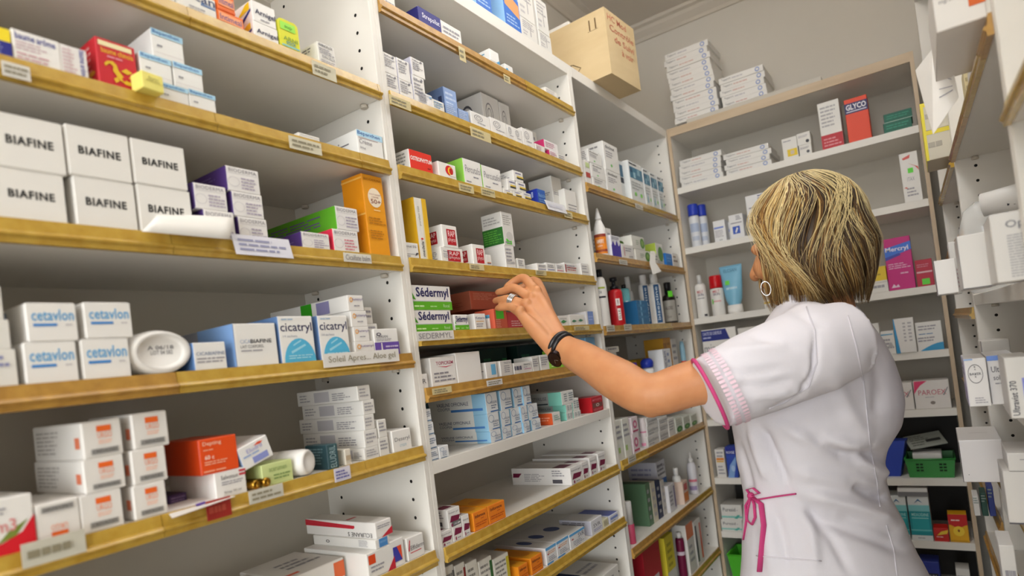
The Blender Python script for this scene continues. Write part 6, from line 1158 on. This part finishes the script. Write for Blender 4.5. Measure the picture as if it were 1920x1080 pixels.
# head: skull, jaw, nose, lips, ears; faces hf
hf = Vector((-.95,.30,-.10)).normalized(); hl = up.cross(hf).normalized(); hu = hf.cross(hl).normalized()
HC = headC + up*.004
def hp(f, l, u): return HC + hf*f + hl*l + hu*u
def ball(mb, c, rx, ry, rz, m, n=20):
    vs = []; fs = []; K = n//2
    for i in range(K+1):
        ph = math.pi*i/K
        for k in range(n):
            th = 2*math.pi*k/n; vs.append(c + hf*(rx*math.sin(ph)*math.cos(th)) + hl*(ry*math.sin(ph)*math.sin(th)) + hu*(rz*math.cos(ph)))
    for i in range(K):
        for k in range(n): fs.append((i*n+k, (i+1)*n+k, (i+1)*n+(k+1) % n, i*n+(k+1) % n))
    mb.add(vs, fs, m, True)
ball(bm_, hp(-.005,0,.028), .094, .074, .088, SKIN); ball(bm_, hp(.03,0,-.03), .064, .058, .078, SKIN); ball(bm_, hp(.062,0,-.082), .03, .032, .024, SKIN)
limb(bm_, [hp(.088,0,.012), hp(.103,0,-.012), hp(.114,0,-.03)], [.009,.011,.0125], SKIN, 10)
for sg in (1,-1):
    ball(bm_, hp(.07,.035*sg,-.026), .024, .026, .026, SKIN, 12); ball(bm_, hp(.1,.012*sg,-.034), .01, .009, .008, SKIN, 10); ball(bm_, hp(.079,.032*sg,.012), .012, .02, .012, SKIN, 12)
    ball(bm_, hp(-.002,.076*sg,-.01), .018, .007, .03, SKIN, 12)
limb(bm_, [hp(.087,.022,-.058), hp(.097,0,-.056), hp(.087,-.022,-.058)], [.004,.0068,.004], SKIN, 8); limb(bm_, [hp(.084,.02,-.066), hp(.094,0,-.068), hp(.084,-.02,-.066)], [.004,.007,.004], SKIN, 8)
# left arm
um = shL.lerp(elb,.5)
limb(bm_, [shL+lft*-.02, shL.lerp(elb,.33), shL.lerp(elb,.72), elb, elb.lerp(wri,.3)+Vector((0,0,-.004)), elb.lerp(wri,.66), elb.lerp(wri,.9), wri], [.052,.045,.0385,.0365,.0385,.0325,.0275,.026], SKIN, 20, 6)
limb(bm_, [elb+Vector((.012,-.0,-.012)), elb+Vector((.0,0,-.02))], [.026,.02], SKIN, 12)
# left hand: back of the hand towards the camera, fingers bent into the shelf
mcp = [px(1005,548,.082), px(995,560,.076), px(985,572,.074), px(974,586,.078)]      # index, middle, ring, little
pal0 = wri
def slab(mb, A, B, ra, rb, na): limb(mb, [A, A.lerp(B,.5), B], [ra, (ra+rb)/2, rb], SKIN, 14)
for k, q in enumerate(mcp):
    side = (mcp[3]-mcp[0]).normalized(); st = wri + side*(-.016+.0115*k)
    limb(bm_, [st, st.lerp(q,.5), q], [.0165,.0155,.0118-.0006*k], SKIN, 14)
limb(bm_, [wri.lerp(mcp[0],.4)+Vector((-.012,.012,0)), wri.lerp(mcp[3],.45)+Vector((-.010,.012,0))], [.018,.016], SKIN, 12)
fing = [ [mcp[0], px(984,522,.054), px(966,527,.030), px(951,537,.014)],
         [mcp[1], px(965,540,.040), px(947,545,.016), px(934,548,-.004)],
         [mcp[2], px(956,561,.040), px(940,562,.016), px(929,564,-.006)],
         [mcp[3], px(957,576,.046), px(943,577,.026), px(933,578,.008)] ]
frad = [(.0112,.0098,.0088,.0075),(.0112,.0098,.0086,.0074),(.0108,.0094,.0084,.0072),(.0098,.0084,.0074,.0064)]
for f_, r_ in zip(fing, frad): limb(bm_, f_, r_, SKIN, 14, 4)
# thumb: leaves the side of the palm by its base, behind the index finger, and closes against it
thb = wri.lerp(mcp[0],.35)+Vector((-.010,.016,.008)); limb(bm_, [thb, px(1000,530,.045)+Vector((0,.012,0)), px(978,540,.024)+Vector((0,.008,0)), px(958,545,.010)+Vector((0,.006,0))], [.017,.013,.0105,.0085], SKIN, 14, 4)
# right arm, resting in front of her, hidden by the trunk
shR = tz(shL.z)[0]*1 + (-lft)*.062; elR = shR - up*.26 + fwd*.012; wrR = elR - up*.21 + fwd*.02
limb(bm_, [shR+lft*.02, shR.lerp(elR,.5), elR, elR.lerp(wrR,.5), wrR], [.048,.042,.036,.033,.026], SKIN)
hb = wrR - up*.05; limb(bm_, [wrR, hb], [.026,.03], SKIN)
for k in range(4): limb(bm_, [hb+fwd*(.024-.016*k), hb+fwd*(.026-.017*k)-up*.045, hb+fwd*(.024-.016*k)-up*.08+lft*.01], [.0105,.009,.0075], SKIN, 10)
limb(bm_, [wrR+fwd*.02-up*.015, wrR+fwd*.045-up*.045, wrR+fwd*.045-up*.07], [.013,.011,.009], SKIN, 10)
for q in mcp: limb(bm_, [q+Vector((.004,-.003,.003)), q+Vector((.0,-.0015,.0015))], [.0112,.0105], SKIN, 12)
body = evalmesh(bm_, 'body', .0030, 4)
put(body)

# ---------------------------------------------------------------- coat
cm = MB(); rings(cm, [(c, a, b) for c, a, b, v in RING], COAT, 40)
cuffC = at(1331,738,1.005); cuffA = (at(1287,684,1.0)-at(1376,790,1.012))/2
sl = [shL + Vector((.085,.075,.02)), shL + Vector((.03,.02,.008)), shL.lerp(cuffC,.45), shL.lerp(cuffC,.8), cuffC]
slr = [.064,.0735,.069,.063,.0595]
tube(cm, sl, slr, COAT, 24)
# round off the shoulder
limb(cm, [neckB+lft*.035-up*.035, shL+Vector((.03,.03,.035))], [.05,.052], COAT, 16)
limb(cm, [neckB-lft*.035-up*.035, shR+lft*.01-up*-.012], [.05,.05], COAT, 16)
tube(cm, [shR+lft*.03+up*.01, shR, shR.lerp(elR,.75)], [.06,.06,.056], COAT, 20)
coat = evalmesh(cm, 'coat', .0055, 6)
# folds: pressed into the cloth along lines seen on the coat
me = coat.data
FOLDS = [  # (points in photo pixels, width px, depth m)
 ([(1425,800),(1450,850),(1480,915)],9,-.010),([(1405,795),(1420,850),(1440,905)],8,.005),([(1380,820),(1400,880),(1412,930)],7,-.004),
 ([(1462,800),(1540,830),(1640,838)],13,.008),([(1500,805),(1580,852),(1672,858)],11,-.010),([(1480,880),(1560,900),(1650,912)],14,.006),
 ([(1486,930),(1540,975),(1640,1010),(1720,1040)],12,-.009),([(1490,935),(1560,1010),(1600,1080)],10,-.005),([(1500,920),(1600,950),(1690,985)],13,.009),([(1560,960),(1640,985),(1700,1010)],10,-.006),
 ([(1500,930),(1520,985),(1530,1080)],12,.006),([(1590,905),(1640,930),(1672,935)],9,-.011),([(1600,850),(1640,880),(1670,890)],10,.007),
 ([(1560,700),(1600,790),(1640,830)],16,.004),([(1440,770),(1500,742),(1528,690),(1530,620)],6,-.006),([(1455,758),(1512,728),(1518,680)],6,.003),
 ([(1330,690),(1400,700),(1480,690)],9,-.004),([(1345,660),(1420,655),(1500,640)],11,.0035),([(1375,720),(1440,722),(1495,712)],9,-.004),([(1400,745),(1450,742),(1490,730)],8,.003),([(1400,625),(1450,640),(1500,650)],9,-.003),
 ([(1470,570),(1520,600),(1560,610)],10,-.0025),([(1640,640),(1650,720),(1645,790)],14,-.004),([(1420,930),(1440,1000),(1450,1080)],13,.005),([(1450,945),(1470,1020),(1480,1080)],9,-.004)]
segs = []
for pts, w, d in FOLDS:
    for a, b in zip(pts, pts[1:]): segs.append((a, b, w, d, pts[0], pts[-1]))
co = np.empty(len(me.vertices)*3); me.vertices.foreach_get('co', co); co = co.reshape(-1,3)
nr = np.empty(len(me.vertices)*3); me.vertex_normals.foreach_get('vector', nr); nr = nr.reshape(-1,3)
D_ = co-np.array(CAM); zc = D_@np.array(FW); pu = PX+FPX*(D_@np.array(CR))/zc; pv_ = PY-FPX*(D_@np.array(CU))/zc
facing = np.clip(-(nr*D_).sum(1)/np.linalg.norm(D_,axis=1)*3+.3, 0, 1)
off = np.zeros(len(co))
for pts, w, d in FOLDS:
    best = np.full(len(co), 1e9); tt = np.zeros(len(co)); n_ = len(pts)-1
    for j, (a, b) in enumerate(zip(pts, pts[1:])):
        ab = np.array(b)-np.array(a, float); t = np.clip(((pu-a[0])*ab[0]+(pv_-a[1])*ab[1])/(ab@ab), 0, 1)
        dd = np.hypot(pu-a[0]-t*ab[0], pv_-a[1]-t*ab[1]); mk = dd < best; best = np.where(mk, dd, best); tt = np.where(mk, (j+t)/n_, tt)
    off += 1.55*d*np.exp(-(best/w)**2)*np.clip(np.minimum(tt, 1-tt)*5, .25, 1)
co = co + nr*(off*facing)[:, None]
me.vertices.foreach_set('co', co.reshape(-1)); me.update()
for i_ in range(1): pass
put(coat)
# projects a photo pixel onto the coat surface, so trims lie on the cloth
from mathutils.bvhtree import BVHTree
bv = BVHTree.FromPolygons([tuple(v.co) for v in me.vertices], [tuple(p.vertices) for p in me.polygons])
def on_coat(u, v, lift=.0015):
    d = ray(u, v).normalized(); h = bv.ray_cast(CAM, d)
    return (h[0]-d*lift) if h[0] is not None else at(u, v, 1.05)
def seam(name, pts, r, m, n=40, flat=1, lift=.0008, parent=None):
    P_ = []
    for i in range(len(pts)-1):
        for k in range(8): t = k/8; P_.append(on_coat(pts[i][0]*(1-t)+pts[i+1][0]*t, pts[i][1]*(1-t)+pts[i+1][1]*t, lift))
    P_.append(on_coat(*pts[-1], lift)); s = MB(); tube(s, P_, r, m, 6, flat=flat); o = s.build(name); return put(o, parent or woman)
STI = mat('#cfccd4', .8, key='seam')
seam('coat_seam', [(1590,592),(1606,650),(1620,720),(1626,780),(1632,840),(1644,900),(1650,950)], .0011, STI)
seam('coat_seam', [(1662,985),(1676,1030),(1682,1079)], .0011, STI)
seam('coat_seam', [(1512,575),(1528,620),(1532,680),(1516,726),(1470,756),(1442,766)], .0012, STI)
seam('pocket_edge', [(1418,1042),(1470,1047),(1540,1052)], .0012, COAT)
# sleeve cuff: pink piping round the opening, with a stitched band
cN = (cuffC-shL).normalized(); vd_ = (cuffC-CAM).normalized(); cN = (cN-vd_*cN.dot(vd_)*.8).normalized(); ca = cN.cross(up).normalized(); cb = cN.cross(ca)
mb = MB(); tube(mb, [cuffC+cN*.0 + (ca*math.cos(t)+cb*math.sin(t))*.0600 for t in [2*math.pi*k/40 for k in range(41)]], .0032, PINK, 8); put(mb.build('pink_piping'))
mb = MB()
for ring_ in range(2):
    for k in range(56):
        t0 = 2*math.pi*k/56; t1 = t0+.07; c0 = cuffC-cN*(.018+.014*ring_); rr = .0625+.0015*ring_
        p = [c0+(ca*math.cos(t)+cb*math.sin(t))*rr+cN*s_ for t, s_ in ((t0,-.0045),(t1,-.0045),(t1,.0045),(t0,.0045))]; mb.add(p, [(0,1,2,3)], PINKL)
put(mb.build('stitched_band'))
# waist ribbon and bow
seam('ribbon', [(1492,926),(1455,931),(1420,937)], .0042, PINK, flat=.35, lift=.003)
def ribbon(name, pts, r, flat=.3): 
    s = MB(); tube(s, [Vector(p) for p in pts], r, PINK, 8, flat=flat); return put(s.build(name))
b0 = on_coat(1408,930,.008)
def oc(u, v, l=.007): return on_coat(u, v, l)
ball_ = MB(); ball(ball_, b0, .007, .007, .007, PINK, 12); put(ball_.build('bow_knot'))
ribbon('bow_loop', [b0, oc(1398,948,.014), oc(1400,975,.016), oc(1410,984,.014), oc(1416,970,.012), oc(1414,945,.012), b0], .003)
ribbon('bow_loop', [b0, oc(1400,918,.012), oc(1412,915,.014), oc(1424,925,.012), b0], .003)
ribbon('bow_tail', [b0, oc(1427,945,.01), oc(1432,985,.008), oc(1428,1030,.008), oc(1424,1072,.008)], .0055)
ribbon('bow_tail', [b0, oc(1402,955,.01), oc(1398,985,.008), oc(1394,1012,.006)], .003)
# trousers and shoes below the frame
tm = MB(); TRO = mat('#d8d6d9', .8, key='trousers')
for sgn in (1, -1):
    hj = hipc + hipa.normalized()*.085*sgn - up*.03; kn = Vector((hj.x, hj.y, .47))+fwd*.015; an = Vector((hj.x, hj.y, .1))-fwd*.01
    limb(tm, [hj+up*.05, hj, hj.lerp(kn,.5), kn, an], [.1,.098,.085,.07,.062], TRO)
put(evalmesh(tm, 'trousers', .012, 3))
for sgn in (1, -1):
    hj = hipc + hipa.normalized()*.085*sgn; a_ = Vector((hj.x, hj.y, 0)); sm_ = MB()
    rings(sm_, [(a_-fwd*.075+up*.03, lft*.02, up*.028), (a_-fwd*.06+up*.035, lft*.034, up*.034), (a_+up*.038, lft*.038, up*.037), (a_+fwd*.07+up*.032, lft*.044, up*.031), (a_+fwd*.13+up*.025, lft*.04, up*.024), (a_+fwd*.165+up*.018, lft*.02, up*.014)], mat('#efeeee', .5, key='shoe'), 18)
    put(sm_.build('shoe'))

# ---------------------------------------------------------------- watch, rings, earring
ax = (wri-elb).normalized(); wc = elb.lerp(wri,.955); wa = ax.cross(FW).normalized(); wb = ax.cross(wa)
BLKL = mat('#17161a', .35, spec=.5, key='strap')
mb = MB()
for o_ in (-.0045, .0045): tube(mb, [wc+ax*o_+(wa*math.cos(t)+wb*math.sin(t))*.0292 for t in [2*math.pi*k/36 for k in range(37)]], .0042, BLKL, 8, flat=.5)
wt_ = put(mb.build('watch')); wt_['label'] = 'dark wristwatch with a slim double strap'
wp = un(1041,659,0,.152); dn = (CAM-wp).normalized(); fx = (wa*.2+ax*.0-up).normalized(); fx = (Vector((0,0,-1))-dn*dn.z*-1).normalized(); fy = dn.cross(fx)
fn = (dn*.55+fy*.0+Vector((-.35,-.25,-.55))).normalized(); e1 = fn.cross(ax).normalized(); e2 = fn.cross(e1)
wcc = elb.lerp(wri,.955)+e1*0+fn*.0305
def disc(mb, c, n_, a_, b_, ra, rb, h0, h1, m, n=28):
    vs = [c+n_*h+a_*ra*math.cos(t)+b_*rb*math.sin(t) for h in (h0,h1) for t in [2*math.pi*k/n for k in range(n)]]
    mb.add(vs, [(k,(k+1) % n,n+(k+1) % n,n+k) for k in range(n)]+[tuple(range(n))[::-1],tuple(range(n,2*n))], m, False)
mb = MB(); disc(mb, wcc, fn, e1, e2, .0185, .0145, -.002, .005, mat('#3a3336', .25, 1, key='gunmetal')); disc(mb, wcc, fn, e1, e2, .0165, .0125, .005, .0054, mat('#1b1518', .12, spec=.8, coat=.6, key='dial'))
tube(mb, [wcc+fn*.0058, wcc+fn*.0058+e1*.009], .0005, mat('#b09a80', .3, 1, key='hands'), 5); tube(mb, [wcc+fn*.0058, wcc+fn*.0058+e2*.007], .0005, mat('#b09a80', .3, 1, key='hands'), 5)
put(mb.build('watch_case'), wt_)
SIL = mat('#d4d4d8', .15, 1, key='silver')
rc = fing[2][0].lerp(fing[2][1],.84); ra_ = (fing[2][1]-fing[2][0]).normalized(); r1_ = ra_.cross(up).normalized(); r2_ = ra_.cross(r1_)
for k in range(4):
    mb = MB(); c = rc+ra_*(.0031*(k-1.5)); tube(mb, [c+(r1_*math.cos(t)+r2_*math.sin(t))*.0118 for t in [2*math.pi*j/28 for j in range(29)]], .00165, SIL, 8); put(mb.build('finger_ring'))
# ---------------------------------------------------------------- hair: a layered bob
def hairmat():
    m = bpy.data.materials.new('hair'); m.use_nodes = True; nt = m.node_tree; b = nt.nodes['Principled BSDF']
    at_ = nt.nodes.new('ShaderNodeAttribute'); at_.attribute_name = 'tone'; nt.links.new(at_.outputs['Color'], b.inputs['Base Color'])
    b.inputs['Roughness'].default_value = .38; b.inputs['Specular IOR Level'].default_value = .5; return m
HM = hairmat(); rg = random.Random(11)
def lerp3(a, b, t): return tuple(a[i]*(1-t)+b[i]*t for i in range(3))
LIGHT = [lin('#e6d19a')[:3], lin('#d6b878')[:3], lin('#bf9754')[:3]]; MID = [lin('#87602f')[:3], lin('#694a25')[:3]]; DARK = [lin('#3a2c22')[:3], lin('#4a3828')[:3]]
def crown(): return hp(-.018, -.018, .128)
def shell(phi, s, lift=0):
    """phi azimuth (0 = front, + = her left), s from 0 at the crown to 1 at the tips"""
    cph, sph = math.cos(phi), math.sin(phi)
    back = .5-.5*cph                                             # 0 front, 1 back
    Lb = .336 + .014*back + .0*abs(sph)                           # hair length down the shell
    th = s*(Lb/.118)                                             # angle travelled over the dome
    rf, rl, ru = .102 if cph > 0 else .089, .093, .100
    if th < math.pi/2:
        f, l, u = rf*math.sin(th)*cph, rl*math.sin(th)*sph, ru*math.cos(th)
    else:
        e = (th-math.pi/2); u = -e*.112; bulge = 1+.07*math.sin(min(math.pi, e*2.0)) - (.16+.26*back)*max(0, e-.5)
        f, l = rf*cph*bulge, rl*sph*bulge
    k = 1+lift
    return hp(-.012+f*k, l*k, .026+u*(1 if th > math.pi/2 else k))
hv, hfc, hcol = [], [], []
def strand(phi, lift, s0, s1, wid, tone, wave, ph, curl):
    n = 13; pts = []; rt = .30+.16*smoothstep(.45,.9,.5-.5*math.cos(phi))
    for i in range(n):
        t = i/(n-1); s = s0+(s1-s0)*t
        w_ = wave*math.sin(2*math.pi*(1.25*s+ph))*smoothstep(.12,.45,s); pts.append(shell(phi + w_ + curl*s*s, s, lift*(.25+.75*smoothstep(0,.5,s)) + .012*math.sin(2*math.pi*(1.4*s+ph*1.7))*smoothstep(.2,.5,s)))
    base = len(hv); cen = hp(-.012,0,.0)
    for i, p in enumerate(pts):
        t = (pts[min(i+1,n-1)]-pts[max(i-1,0)]).normalized(); o_ = (p-cen); o_ = (o_-t*o_.dot(t)).normalized(); sd = t.cross(o_)
        q = i/(n-1); r = wid*(.55+.45*math.sin(math.pi*min(1,q*1.15+.1)))*(1-.75*smoothstep(.82,1,q))
        hv.extend([p+sd*r, p+o_*r*.55, p-sd*r, p-o_*r*.4])
        s = s0+(s1-s0)*q; c = lerp3(tone[0], tone[1], smoothstep(.06,rt,s)); c = lerp3(c, tone[2], smoothstep(.55,1,s)*.55)
        hcol.extend([c]*4)
    for i in range(n-1):
        for k in range(4): hfc.append((base+i*4+k, base+i*4+(k+1) % 4, base+(i+1)*4+(k+1) % 4, base+(i+1)*4+k))
    hfc.append(tuple(base+(n-1)*4+k for k in range(4)))
NL = 150
for L_ in range(NL):                                             # locks, each a bundle of strands sharing a wave
    phi0 = -math.pi + 2*math.pi*(L_+rg.uniform(-.4,.4))/NL
    if abs(phi0) < .8 and rg.random() < .94: continue           # the face stays open
    ph = .35*math.sin(phi0*2.1)+.15*rg.random(); layer = rg.random(); wave = .17+.08*rg.random()
    back = .5-.5*math.cos(phi0); left = phi0 > 0
    dk_ = smoothstep(.4,.85,back)*(1. if not left else .6)       # darker grown-out patch on the far side of the crown
    r0 = rg.random(); r0 = r0 - (.22 if left and back < .6 else 0) + .6*dk_
    lockc = rg.choice(LIGHT) if r0 < .36 else rg.choice(MID) if r0 < .80 else rg.choice(DARK)
    for k in range(32):
        phi = phi0 + rg.gauss(0,.024); lift = layer*.085+rg.uniform(-.014,.03)
        r = rg.random(); t1 = lockc if r < .62 else rg.choice(LIGHT) if r < .78 else rg.choice(MID) if r < .9 else rg.choice(DARK)
        if rg.random() < dk_*.5: t1 = lerp3(t1, rg.choice(DARK), .75)
        t0 = lerp3(rg.choice(DARK), t1, (.12+.6*(1-back)*rg.random())*(1-.6*dk_)+(.4 if rg.random() < .15 else 0)); t2 = lerp3(t1, rg.choice(MID), .75)
        strand(phi, lift, rg.uniform(0,.05), rg.uniform(.88,1.0)+layer*.02, rg.uniform(.0008,.0015), (t0,t1,t2), wave, ph+rg.uniform(-.015,.015), rg.uniform(-.05,.05))
    if rg.random() < .5:
        for k in range(3): strand(phi0+rg.gauss(0,.08), .1+rg.uniform(0,.04), .0, rg.uniform(.7,1), .0005, (LIGHT[0],LIGHT[0],LIGHT[1]), wave*1.4, ph, rg.uniform(-.2,.2))
# dark scalp and nape under the strands
sb = len(hv); ns, nphi = 14, 40
for i in range(ns+1):
    for k in range(nphi):
        phi = .62+(2*math.pi-1.24)*k/(nphi-1); hv.append(shell(phi, .0001+.93*i/ns, -.05)); hcol.append(lerp3(DARK[1], MID[1], .35*smoothstep(.3,.8,i/ns)))
for i in range(ns):
    for k in range(nphi-1): hfc.append((sb+i*nphi+k, sb+(i+1)*nphi+k, sb+(i+1)*nphi+k+1, sb+i*nphi+k+1))
me = bpy.data.meshes.new('hair'); me.from_pydata([tuple(v) for v in hv], [], hfc); me.materials.append(HM)
ca_ = me.color_attributes.new('tone', 'FLOAT_COLOR', 'POINT'); ca_.data.foreach_set('color', [x for c in hcol for x in (c[0], c[1], c[2], 1)])
me.polygons.foreach_set('use_smooth', [True]*len(me.polygons)); ho = bpy.data.objects.new('hair', me); COL.objects.link(ho); put(ho)
mb = MB(); ec = at(1436,541,1.10); tube(mb, [ec+(hf*math.cos(t)*.55+hl*.3*math.cos(t)+hu*math.sin(t))*.0125 for t in [2*math.pi*j/28 for j in range(29)]], .0011, SIL, 6); put(mb.build('earring'))
